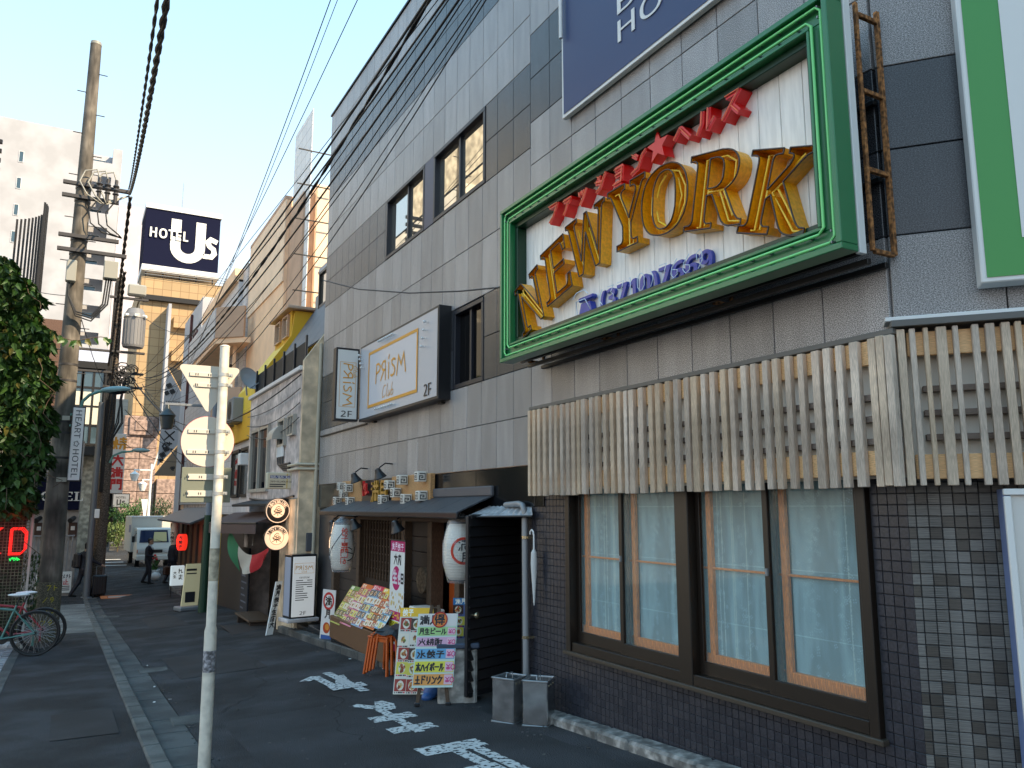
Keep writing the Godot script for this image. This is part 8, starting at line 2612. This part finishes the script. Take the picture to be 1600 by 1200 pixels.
func make_bike(called: String, label: String, paint: Material, at: Vector3, turn: float) -> void:
	var t := thing(called, label, "bicycle", at, turn, "bicycles parked by the screen")
	var R := 0.335
	# local x forwards, wheels at 0 and 1.02
	for k in 2:
		var c := Vector3(k * 1.02, R, 0)
		var w := Node3D.new(); w.name = "wheel"; t.add_child(w, true)
		var ty := MB.new(); var p := []
		for j in 32: p.append(c + Vector3(cos(TAU * j / 32) * (R - 0.018), sin(TAU * j / 32) * (R - 0.018), 0))
		ty.tube(p, 0.018, 8, true); obj("tyre", ty, M.black, w)
		var rm := MB.new(); p = []
		for j in 32: p.append(c + Vector3(cos(TAU * j / 32) * (R - 0.042), sin(TAU * j / 32) * (R - 0.042), 0))
		rm.tube(p, 0.01, 6, true); obj("rim", rm, M.dark_metal, w)
		var sp := MB.new()
		for j in 24:
			var a := TAU * j / 24
			sp.cyl(c + Vector3(cos(a + 0.3) * 0.025, sin(a + 0.3) * 0.025, 0.02 if j % 2 == 0 else -0.02), c + Vector3(cos(a) * (R - 0.045), sin(a) * (R - 0.045), 0), 0.0022, 0.0022, 4, false)
		stuff("spokes", sp, M.steel, w)
		var hb := MB.new(); hb.cyl(c - Vector3(0, 0, 0.05), c + Vector3(0, 0, 0.05), 0.022, 0.022, 12); obj("hub", hb, M.dark_metal, w)
	var bb := Vector3(0.43, 0.28, 0)
	var seat := Vector3(0.27, 0.75, 0)
	var head0 := Vector3(0.86, 0.62, 0)
	var head1 := Vector3(0.82, 0.76, 0)
	var f := MB.new()
	for q in [[bb, seat, 0.016], [bb, head0, 0.02], [Vector3(0.29, 0.68, 0), head1, 0.017], [head0, head1, 0.02]]: f.cyl(q[0], q[1], q[2], q[2], 10)
	for s in [-1, 1]:
		f.cyl(bb + Vector3(0, 0, s * 0.03), Vector3(0, R, s * 0.06), 0.01, 0.009, 8)
		f.cyl(Vector3(0.29, 0.68, s * 0.015), Vector3(0, R, s * 0.06), 0.009, 0.008, 8)
		f.cyl(head0 + Vector3(0, 0, s * 0.03), Vector3(1.02, R, s * 0.05), 0.014, 0.01, 8)
	obj("frame", f, paint, t)
	var sa := MB.new(); sa.cyl(seat, Vector3(0.235, 0.88, 0), 0.012, 0.012, 8); obj("seat_post", sa, M.black, t)
	var sd := MB.new(); sd.ball(Vector3(0.235, 0.9, 0), Vector3(0.13, 0.025, 0.06), 14, 8); sd.ball(Vector3(0.32, 0.9, 0), Vector3(0.08, 0.018, 0.022), 10, 6); obj("saddle", sd, M.white, t)
	var hb2 := MB.new(); hb2.tube([Vector3(0.82, 0.76, 0), Vector3(0.81, 0.88, 0)], 0.014, 8); hb2.tube([Vector3(0.78, 0.9, -0.27), Vector3(0.81, 0.89, -0.1), Vector3(0.81, 0.89, 0.1), Vector3(0.78, 0.9, 0.27)], 0.013, 8); obj("handlebar", hb2, M.black, t)
	var cr := MB.new(); cr.cyl(bb + Vector3(0, 0, 0.04), bb + Vector3(0, 0, 0.05), 0.09, 0.09, 20); cr.bbox(bb + Vector3(0.06, -0.06, 0.065), Vector3(0.19, 0.02, 0.014), 0.004, Basis(Vector3.BACK, -0.8)); cr.bbox(bb + Vector3(0.12, -0.13, 0.1), Vector3(0.09, 0.015, 0.05), 0.004); obj("crank", cr, M.dark_metal, t)
	var dr := MB.new(); dr.bbox(Vector3(0.03, R - 0.12, 0.06), Vector3(0.03, 0.14, 0.012), 0.004); dr.cyl(Vector3(0, R, 0.05), Vector3(0, R, 0.07), 0.045, 0.03, 14); obj("derailleur", dr, paint, t)
	var ks := MB.new(); ks.cyl(Vector3(0.08, 0.3, 0.05), Vector3(-0.02, -0.0, 0.16), 0.008, 0.008, 6); obj("kickstand", ks, M.steel, t)


func build_bicycles() -> void:
	mat("bike_teal", lin(0.07, 0.19, 0.165), 0.3)
	mat("bike_red", lin(0.30, 0.02, 0.03), 0.3)
	make_bike("bicycle", "pale teal bicycle with a white saddle, parked in front", M.bike_teal, Vector3(-0.30, ground_y(-14.3) + 0.03, -14.2), PI - 0.12)
	make_bike("bicycle", "dark red bicycle half hidden behind the teal one", M.bike_red, Vector3(-0.22, ground_y(-14.7) + 0.03, -14.75), PI - 0.05)


func build_trees() -> void:
	rng.seed = 41
	var pm: StandardMaterial3D = M.ivy_mass
	var lf := leaf_mesh(0)
	var make := func(called: String, label: String, at: Vector3, h: float, w: float, tone: Color, count: int) -> void:
		var t := thing(called, label, "tree" if h > 2.0 else "shrub", at)
		var tr := MB.new(); tr.tube([Vector3(0, -0.1, 0), Vector3(0.04, h * 0.4, 0), Vector3(-0.03, h * 0.8, 0.02)], 0.05, 6)
		for k in 4: tr.tube([Vector3(0.02, h * (0.3 + 0.12 * k), 0), Vector3(w * 0.5 * cos(k * 1.9), h * (0.5 + 0.12 * k), w * 0.5 * sin(k * 1.9))], 0.02, 5)
		obj("trunk", tr, M.post_wood, t)
		var mm := MultiMesh.new(); mm.transform_format = MultiMesh.TRANSFORM_3D; mm.use_colors = true; mm.mesh = lf; mm.instance_count = count
		var clumps := []
		for k in 16: clumps.append(Vector3(rng.randfn(0, w * 0.32), h * rng.randf_range(0.3, 0.98), rng.randfn(0, w * 0.32)))
		for k in count:
			var c: Vector3 = clumps[k % 16] + Vector3(rng.randfn(0, w * 0.14), rng.randfn(0, w * 0.14), rng.randfn(0, w * 0.14))
			mm.set_instance_transform(k, Transform3D((Basis(Vector3.UP, rng.randf() * TAU) * Basis(Vector3.RIGHT, rng.randf_range(-1.2, 1.2))).scaled(Vector3.ONE * rng.randf_range(0.12, 0.22)), c))
			mm.set_instance_color(k, tone * rng.randf_range(0.6, 1.3))
		var mi := MultiMeshInstance3D.new(); mi.name = "crown"; mi.multimesh = mm; mi.material_override = pm; mi.set_meta("kind", "stuff"); t.add_child(mi, true)
	make.call("small_tree", "dense green shrub tree before the pink stone wall at the lane end", Vector3(4.1, -1.2, -70), 3.4, 1.7, Color(0.05, 0.12, 0.025), 2600)
	make.call("shrub", "pale green grassy shrub left of the truck", Vector3(3.35, -1.6, -66), 1.9, 1.3, Color(0.14, 0.19, 0.05), 1300)
	make.call("shrub", "dark green shrub above the truck roof", Vector3(6.6, -0.2, -72), 2.0, 1.8, Color(0.03, 0.07, 0.02), 900)
	var pl := thing("planter", "low grey stone planter under the shrub tree at the lane end", "planter", Vector3(3.9, -1.75, -69.2))
	for k in 3: block(pl, "course", -1.0, 1.4, k * 0.22, k * 0.22 + 0.2, -0.8, 0.8, M.gutter_stone, 0.02)

func build_vehicles() -> void:
	var t := thing("box_truck", "white box truck facing the camera at the far end of the lane", "truck", Vector3(4.1, ground_y(-47), -46.6), 0.04)
	mat("truck_white", lin(0.62, 0.60, 0.54), 0.35)
	mat("truck_body", lin(0.58, 0.56, 0.5), 0.5)
	mat("rubber", lin(0.012, 0.012, 0.012), 0.8)
	mat("lamp_clear", lin(0.6, 0.58, 0.55), 0.1)
	mat("lamp_amber", lin(0.6, 0.15, 0.03), 0.2)
	# cab: side outline swept across
	var side := PackedVector2Array([Vector2(0, 0.42), Vector2(0.02, 0.95), Vector2(-0.1, 1.25), Vector2(-0.42, 1.95), Vector2(-0.6, 2.02), Vector2(-1.55, 2.02), Vector2(-1.55, 0.42)])
	var cb := MB.new()
	cb.prism(side, 1.66, Transform3D(Basis(Vector3.BACK, Vector3.UP, Vector3.LEFT), Vector3.ZERO))
	var cab := obj("cab", cb, M.truck_white, t)
	var ws := MB.new()
	ws.quad(Vector3(-0.72, 1.27, -0.09), Vector3(0.72, 1.27, -0.09), Vector3(0.66, 1.9, -0.378), Vector3(-0.66, 1.9, -0.378))
	obj("windscreen", ws, mat("screen_glass", Color(0.16, 0.22, 0.34), 0.04, 0.4), cab)
	var sv := MB.new(); sv.quad(Vector3(-0.05, 1.32, -0.1), Vector3(0.62, 1.32, -0.1), Vector3(0.6, 1.8, -0.32), Vector3(0.0, 1.8, -0.32)); obj("sun_shade", sv, mat("shade_cream", lin(0.55, 0.47, 0.22), 0.5), cab)
	for s in [-1, 1]:
		var sw := MB.new(); sw.quad(Vector3(s * 0.836, 1.3, -0.35), Vector3(s * 0.836, 1.3, -1.1), Vector3(s * 0.836, 1.88, -1.1), Vector3(s * 0.836, 1.88, -0.55)); obj("side_window", sw, M.window_dark, cab)
		var hl := MB.new(); hl.bbox(Vector3(s * 0.62, 0.82, 0.015), Vector3(0.34, 0.17, 0.05), 0.015); obj("headlight", hl, M.lamp_clear, cab)
		var am := MB.new(); am.bbox(Vector3(s * 0.79, 0.82, 0.01), Vector3(0.07, 0.16, 0.05), 0.01); obj("turn_lamp", am, M.lamp_amber, cab)
		var mr := MB.new(); mr.bbox(Vector3(s * 1.0, 1.45, -0.2), Vector3(0.14, 0.32, 0.08), 0.02); mr.tube([Vector3(s * 0.83, 1.75, -0.35), Vector3(s * 1.0, 1.6, -0.2)], 0.015, 5); obj("mirror", mr, M.rubber, cab)
	block(cab, "grille", -0.42, 0.42, 0.74, 0.9, 0.035, 0.0, M.dark_metal)
	block(cab, "bumper", -0.84, 0.84, 0.36, 0.62, 0.08, -0.1, M.truck_white, 0.03)
	block(cab, "number_plate", -0.17, 0.17, 0.42, 0.54, 0.09, 0.07, mat("plate_green", lin(0.05, 0.16, 0.08), 0.5), 0.003)
	block(t, "cargo_box", -0.98, 0.98, 0.72, 2.62, -1.7, -4.9, M.truck_body, 0.02)
	block(t, "box_rim", -1.0, 1.0, 2.56, 2.64, -1.66, -1.74, M.white_band)
	block(t, "chassis", -0.45, 0.45, 0.45, 0.72, -0.6, -4.8, M.rubber)
	block(t, "side_panel", -1.0, -0.98, 1.75, 2.15, -2.0, -2.7, mat("panel_blue", lin(0.08, 0.12, 0.25), 0.4))
	for q in [[-0.72, -0.75], [0.72, -0.75], [-0.72, -3.8], [0.72, -3.8]]:
		var w := Node3D.new(); w.name = "wheel"; t.add_child(w, true)
		var ty := MB.new(); ty.cyl(Vector3(q[0] - 0.1, 0.36, q[1]), Vector3(q[0] + 0.1, 0.36, q[1]), 0.36, 0.36, 24); obj("tyre", ty, M.rubber, w)
		var rm := MB.new(); rm.cyl(Vector3(q[0] - 0.104, 0.36, q[1]), Vector3(q[0] + 0.104, 0.36, q[1]), 0.2, 0.2, 18); obj("rim", rm, M.steel, w)
	var wl := MB.new()
	for s in [-1, 1]: wl.tube([Vector3(s * 0.5, 1.29, -0.09), Vector3(s * 0.1, 1.4, -0.13)], 0.008, 4)
	obj("wiper", wl, M.rubber, cab).set_meta("kind", "stuff")
	# dark van behind the poles
	var v := thing("dark_van", "dark blue van crossing at the far end, partly behind the poles", "van", Vector3(0.95, ground_y(-57), -57), 0.15)
	mat("van_navy", lin(0.015, 0.02, 0.045), 0.25)
	var vb := MB.new()
	vb.prism(PackedVector2Array([Vector2(0.1, 0.35), Vector2(0.12, 0.95), Vector2(-0.35, 1.1), Vector2(-0.8, 1.82), Vector2(-3.9, 1.85), Vector2(-4.0, 0.35)]), 1.6, Transform3D(Basis(Vector3.BACK, Vector3.UP, Vector3.LEFT), Vector3.ZERO))
	var body := obj("body", vb, M.van_navy, v)
	var vw := MB.new(); vw.quad(Vector3(-0.7, 1.14, -0.365), Vector3(0.7, 1.14, -0.365), Vector3(0.66, 1.72, -0.73), Vector3(-0.66, 1.72, -0.73)); obj("windscreen", vw, M.window_blue, body)
	for s in [-1, 1]:
		var hl := MB.new(); hl.bbox(Vector3(s * 0.6, 0.85, 0.1), Vector3(0.3, 0.16, 0.08), 0.02); obj("headlight", hl, M.lamp_clear, body)
	block(body, "bumper", -0.8, 0.8, 0.35, 0.55, 0.18, 0.05, M.dark_metal, 0.02)
	for q in [[-0.7, -0.6], [0.7, -0.6], [-0.7, -3.2], [0.7, -3.2]]:
		var w := MB.new(); w.cyl(Vector3(q[0] - 0.1, 0.31, q[1]), Vector3(q[0] + 0.1, 0.31, q[1]), 0.31, 0.31, 20); obj("wheel", w, M.rubber, v)


# a figure as one skin: bones are [from, to, radius, radius, colour]
func body_mesh(bones: Array, cell: float) -> MB:
	var f := {}
	var tone := {}
	var near := {}
	for bn in bones:
		var a: Vector3 = bn[0]
		var b: Vector3 = bn[1]
		var ra: float = bn[2]
		var rb: float = bn[3]
		var m := maxf(ra, rb) + 0.06
		var lo := a.min(b) - Vector3(m, m, m)
		var hi := a.max(b) + Vector3(m, m, m)
		var i0 := Vector3i((lo / cell).floor())
		var i1 := Vector3i((hi / cell).ceil())
		var ab := b - a
		var l2 := maxf(ab.length_squared(), 1e-6)
		for x in range(i0.x, i1.x + 1):
			for y in range(i0.y, i1.y + 1):
				for z in range(i0.z, i1.z + 1):
					var p := Vector3(x, y, z) * cell
					var h := clampf((p - a).dot(ab) / l2, 0.0, 1.0)
					var d := p.distance_to(a + ab * h) - lerpf(ra, rb, h)
					var key := Vector3i(x, y, z)
					var o: float = f.get(key, 0.2)
					var k := 0.025
					var u := maxf(k - absf(d - o), 0.0) / k
					f[key] = minf(d, o) - u * u * k * 0.25
					if d < near.get(key, 9.0):
						near[key] = d; tone[key] = bn[4]
	var out := MB.new()
	out.tinted = true
	var id := {}
	var cell_vertex := func(c: Vector3i) -> int:
		if id.has(c): return id[c]
		var s := Vector3.ZERO
		var cnt := 0
		for e in 12:
			var ax := e / 4
			var o := Vector3i.ZERO
			o[(ax + 1) % 3] = e % 2
			o[(ax + 2) % 3] = (e / 2) % 2
			var q := o
			q[ax] = 1
			var d0: float = f.get(c + o, 0.2)
			var d1: float = f.get(c + q, 0.2)
			if (d0 < 0.0) != (d1 < 0.0):
				s += Vector3(o).lerp(Vector3(q), d0 / (d0 - d1)); cnt += 1
		var p := (Vector3(c) + s / maxi(cnt, 1)) * cell
		var g := Vector3(f.get(c + Vector3i(1, 0, 0), 0.2) - f.get(c, 0.2), f.get(c + Vector3i(0, 1, 0), 0.2) - f.get(c, 0.2), f.get(c + Vector3i(0, 0, 1), 0.2) - f.get(c, 0.2))
		out.tint = tone.get(c, Color.BLACK)
		var i := out.vert(p, g.normalized() if g.length() > 0 else Vector3.UP)
		id[c] = i
		return i
	for key in f:
		var d0: float = f[key]
		for ax in 3:
			var nk: Vector3i = key
			nk[ax] += 1
			var d1: float = f.get(nk, 0.2)
			if (d0 < 0.0) == (d1 < 0.0): continue
			var u := Vector3i.ZERO
			var v := Vector3i.ZERO
			u[(ax + 1) % 3] = 1
			v[(ax + 2) % 3] = 1
			var q := [cell_vertex.call(key - u - v), cell_vertex.call(key - v), cell_vertex.call(key), cell_vertex.call(key - u)]
			if d0 < 0.0: out.idx.append_array([q[0], q[2], q[1], q[0], q[3], q[2]])
			else: out.idx.append_array([q[0], q[1], q[2], q[0], q[2], q[3]])
	return out


func fingers(b: MB, wrist: Vector3, dir: Vector3, thumb: Vector3, skin: Color) -> void:
	b.tint = skin
	var side := thumb.normalized()
	for k in 4:
		var r := wrist + dir * 0.075 + side * (0.024 - 0.016 * k)
		var l: float = [0.062, 0.07, 0.066, 0.05][k]
		var m := r + dir * l * 0.5
		b.tube([r, m, m + (dir * 0.6 + Vector3(0, -0.2, 0)).normalized() * l * 0.45], 0.0085, 5)
	b.tube([wrist + dir * 0.02 + side * 0.025, wrist + dir * 0.05 + side * 0.055, wrist + dir * 0.085 + side * 0.05], 0.0095, 5)


func build_people() -> void:
	var skin := Color(0.42, 0.26, 0.18)
	var suit := Color(0.012, 0.013, 0.02)
	var hairc := Color(0.01, 0.008, 0.007)
	var shirt := Color(0.6, 0.62, 0.66)
	var shoe := Color(0.008, 0.008, 0.008)
	var vm := mat("figure", Color.WHITE, 0.75)
	vm.vertex_color_use_as_albedo = true
	# local x is the way the person faces
	var V := func(x: float, y: float, z: float) -> Vector3: return Vector3(x, y, z)
	var people := [
		{"label": "person in a black jacket with a backpack walking with a suitcase, left pavement edge", "at": Vector3(0.58, road_y(0.58, -30.6) + 0.02, -30.6), "turn": 0.25, "pose": 0, "h": 1.0},
		{"label": "person in a dark suit and white shirt standing before the truck", "at": Vector3(2.87, road_y(2.87, -34.6), -34.6), "turn": -0.35, "pose": 1, "h": 0.98},
		{"label": "person in a black suit holding a brown bag, right of the truck", "at": Vector3(3.62, road_y(3.62, -33.6), -33.6), "turn": 0.5, "pose": 2, "h": 0.97},
	]
	for q in people:
		var t := thing("person", q.label, "person", q.at, q.turn)
		t.scale = Vector3.ONE * q.h
		var step: float = [0.24, 0.13, 0.16][q.pose]
		var lean: float = [0.05, 0.0, 0.03][q.pose]
		var bones := []
		var hip := Vector3(0, 0.93, 0)
		var chest := Vector3(lean, 1.28, 0)
		var neck := Vector3(lean + 0.01, 1.49, 0)
		# legs: s is the side, the right one forward
		for s in [-1, 1]:
			var fw: float = step * s
			var hj := hip + Vector3(0, -0.03, 0.09 * s)
			var kn := Vector3(fw * 0.55 + 0.04, 0.49, 0.095 * s)
			var an := Vector3(fw - (0.02 if s > 0 else 0.06), 0.1 if s > 0 else 0.13, 0.1 * s)
			bones.append([hj, kn, 0.098, 0.07, suit])
			bones.append([kn, an, 0.07, 0.055, suit])
			bones.append([an + Vector3(-0.03, -0.05, 0), an + Vector3(0.16, -0.07 if s > 0 else -0.085, 0.015 * s), 0.045, 0.032, shoe])
		bones.append([hip + Vector3(0, 0, -0.06), hip + Vector3(0, 0, 0.06), 0.12, 0.12, suit])
		bones.append([hip + Vector3(0, 0.03, 0), chest, 0.135, 0.145, suit])
		bones.append([chest + Vector3(0, 0.06, -0.1), chest + Vector3(0, 0.06, 0.1), 0.115, 0.115, suit])
		bones.append([chest + Vector3(0, 0.13, -0.14), chest + Vector3(0, 0.13, 0.14), 0.07, 0.07, suit])
		if q.pose == 1: bones.append([chest + Vector3(0.09, 0.12, 0.0), chest + Vector3(0.105, -0.12, 0.0), 0.05, 0.03, shirt])
		bones.append([neck + Vector3(0, -0.05, 0), neck + Vector3(0.02, 0.0, 0), 0.062, 0.06, shirt if q.pose > 0 else suit])
		bones.append([neck, neck + Vector3(0.03, 0.08, 0), 0.055, 0.052, skin])
		var hd := neck + Vector3(0.045, 0.17, 0)
		bones.append([hd + Vector3(0, 0.02, 0), hd + Vector3(0.02, -0.05, 0), 0.092, 0.07, skin])
		bones.append([hd + Vector3(0.09, 0.0, 0), hd + Vector3(0.108, -0.025, 0), 0.012, 0.015, skin])
		bones.append([hd + Vector3(0.03, -0.085, 0), hd + Vector3(0.07, -0.09, 0), 0.04, 0.03, skin])
		for s in [-1, 1]: bones.append([hd + Vector3(-0.01, 0.0, 0.085 * s), hd + Vector3(-0.015, -0.03, 0.088 * s), 0.018, 0.012, skin])
		var hands := []
		for s in [-1, 1]:
			var sh := chest + Vector3(0, 0.13, 0.19 * s)
			var el := Vector3.ZERO
			var wr := Vector3.ZERO
			if q.pose == 0:
				el = sh + (Vector3(0.18, -0.24, 0.03) if s > 0 else Vector3(-0.06, -0.29, -0.03))
				wr = el + (Vector3(0.23, -0.12, 0.02) if s > 0 else Vector3(0.06, -0.25, 0.0))
			elif q.pose == 1:
				el = sh + Vector3(0.0 if s > 0 else -0.04, -0.29, 0.05 * s)
				wr = el + (Vector3(0.22, -0.05, -0.08) if s > 0 else Vector3(0.12, -0.2, 0.02))
			else:
				el = sh + Vector3(-0.02, -0.3, 0.05 * s)
				wr = el + (Vector3(0.06, -0.25, 0.01) if s > 0 else Vector3(0.03, -0.25, 0.0))
			bones.append([sh, el, 0.062, 0.05, suit])
			bones.append([el, wr, 0.05, 0.036, suit])
			var d := (wr - el).normalized()
			bones.append([wr + d * 0.01, wr + d * 0.085, 0.03, 0.034, skin])
			hands.append([wr, d, s])
		var b := body_mesh(bones, 0.018)
		for h in hands: fingers(b, h[0] + h[1] * 0.02, h[1], Vector3(0.8, 0.3, -h[2] * 0.4), skin)
		# eyes, brows and mouth
		b.tint = hairc
		for s in [-1, 1]:
			b.ball(hd + Vector3(0.088, 0.015, 0.034 * s), Vector3(0.006, 0.006, 0.012), 6, 4)
			b.ball(hd + Vector3(0.088, 0.035, 0.034 * s), Vector3(0.006, 0.004, 0.018), 6, 4)
		b.tint = Color(0.25, 0.1, 0.08)
		b.ball(hd + Vector3(0.09, -0.068, 0), Vector3(0.006, 0.005, 0.022), 6, 4)
		obj("body", b, vm, t)
		var hr := MB.new()
		hr.ball(hd + Vector3(-0.022, 0.045, 0), Vector3(0.102, 0.09, 0.098), 14, 10)
		hr.ball(hd + Vector3(0.05, 0.085, 0), Vector3(0.05, 0.03, 0.075), 10, 6)
		hr.ball(hd + Vector3(-0.06, -0.02, 0), Vector3(0.055, 0.085, 0.08), 10, 6)
		obj("hair", hr, mat("hair", lin(0.01, 0.008, 0.007), 0.5), t)
		var jk := MB.new()
		for s in [-1, 1]:
			jk.tri(chest + Vector3(0.152, -0.2, 0.0), chest + Vector3(0.09, 0.16, 0.075 * s), chest + Vector3(0.14, 0.05, 0.1 * s))
			jk.bbox(hip + Vector3(0.0, -0.08, 0.1 * s), Vector3(0.2, 0.14, 0.05), 0.02)
		obj("jacket_front", jk, mat("jacket", lin(0.012, 0.013, 0.02), 0.8), t).set_meta("kind", "stuff")
		if q.pose == 1:
			var tie := MB.new(); tie.bbox(chest + Vector3(0.158, 0.02, 0), Vector3(0.01, 0.24, 0.03), 0.003, Basis(Vector3.BACK, 0.08)); obj("tie", tie, M.jacket, t)
	# what they carry
	var bp := thing("backpack", "black backpack on the person at the left pavement edge", "backpack", people[0].at, 0.25)
	var bb := MB.new(); bb.bbox(Vector3(-0.2, 1.2, 0), Vector3(0.2, 0.5, 0.32), 0.06); bb.bbox(Vector3(-0.31, 1.1, 0), Vector3(0.07, 0.26, 0.24), 0.03); obj("bag", bb, M.black_cloth, bp)
	for s in [-1, 1]:
		var st := MB.new(); st.tube([Vector3(-0.12, 1.42, 0.11 * s), Vector3(0.04, 1.5, 0.12 * s), Vector3(0.17, 1.36, 0.12 * s), Vector3(0.14, 1.12, 0.14 * s), Vector3(-0.08, 1.0, 0.15 * s)], 0.018, 6); obj("strap", st, M.black_cloth, bp)
	var sc := thing("suitcase", "black wheeled suitcase beside the person at the left pavement edge", "suitcase", Vector3(1.08, road_y(1.08, -30.5), -30.5), 0.1)
	var sb := MB.new(); sb.bbox(Vector3(0, 0.4, 0), Vector3(0.42, 0.64, 0.26), 0.04); obj("shell", sb, mat("case_shell", lin(0.018, 0.018, 0.022), 0.3), sc)
	for k in 5:
		var rb := MB.new(); rb.bbox(Vector3(-0.15 + k * 0.075, 0.4, 0.132), Vector3(0.03, 0.58, 0.012), 0.004); obj("rib", rb, M.dark_metal, sc)
	for x in [-0.17, 0.17]:
		for z in [-0.09, 0.09]:
			var w := MB.new(); w.cyl(Vector3(x - 0.02, 0.04, z), Vector3(x + 0.02, 0.04, z), 0.04, 0.04, 12); obj("wheel", w, M.rubber, sc)
	var hd2 := MB.new(); hd2.tube([Vector3(-0.1, 0.7, -0.1), Vector3(-0.1, 1.0, -0.1), Vector3(0.1, 1.0, -0.1), Vector3(0.1, 0.7, -0.1)], 0.012, 6); obj("handle", hd2, M.grey_metal, sc)
	var b2 := thing("brown_bag", "brown leather bag held by the person right of the truck", "bag", people[2].at + Vector3(-0.12, 0.42, 0.24), 0.5)
	var b3 := MB.new(); b3.bbox(Vector3(0, 0.1, 0), Vector3(0.44, 0.3, 0.14), 0.03); obj("bag", b3, mat("brown_leather", lin(0.07, 0.028, 0.015), 0.5), b2)
	var b4 := MB.new(); b4.tube([Vector3(-0.1, 0.25, 0), Vector3(-0.06, 0.36, 0), Vector3(0.06, 0.36, 0), Vector3(0.1, 0.25, 0)], 0.012, 6); obj("handle", b4, M.brown_leather, b2)
	var rf := thing("flower_pot", "potted plant with red flowers by the lane bar, behind the standing people", "plant pot", Vector3(3.35, road_y(3.35, -37.0), -37.0))
	var pf := MB.new(); pf.lathe([Vector2(0.0, 0.0), Vector2(0.14, 0.0), Vector2(0.19, 0.36), Vector2(0.16, 0.36), Vector2(0.15, 0.3), Vector2(0.0, 0.3)], Vector3.ZERO, 16); obj("pot", pf, M.white, rf)
	rng.seed = 8
	var lf := leaf_mesh(1)
	for k in 24:
		var o := inst("leaf", lf, M["ivy%d" % (k % 3)], rf)
		o.transform = Transform3D((Basis(Vector3.UP, rng.randf() * TAU) * Basis(Vector3.RIGHT, rng.randf_range(-0.9, 0.9))).scaled(Vector3.ONE * 0.22), Vector3(rng.randf_range(-0.1, 0.1), 0.3 + rng.randf() * 0.3, rng.randf_range(-0.1, 0.1)))
	for k in 5:
		var fb := MB.new(); fb.ball(Vector3(rng.randf_range(-0.15, 0.1), 0.75 + rng.randf() * 0.2, rng.randf_range(-0.1, 0.1)), Vector3(0.06, 0.05, 0.06), 8, 5); obj("flower", fb, M.bright_red, rf)
	var wbg := thing("rubbish_bag", "white plastic rubbish bag on the ground between the two standing people", "bag", Vector3(3.3, road_y(3.3, -36.0), -36.0))
	var wb := MB.new(); wb.ball(Vector3(0, 0.16, 0), Vector3(0.2, 0.17, 0.17), 12, 8); wb.ball(Vector3(0.03, 0.34, 0), Vector3(0.06, 0.08, 0.06), 8, 5); obj("bag", wb, M.white, wbg)
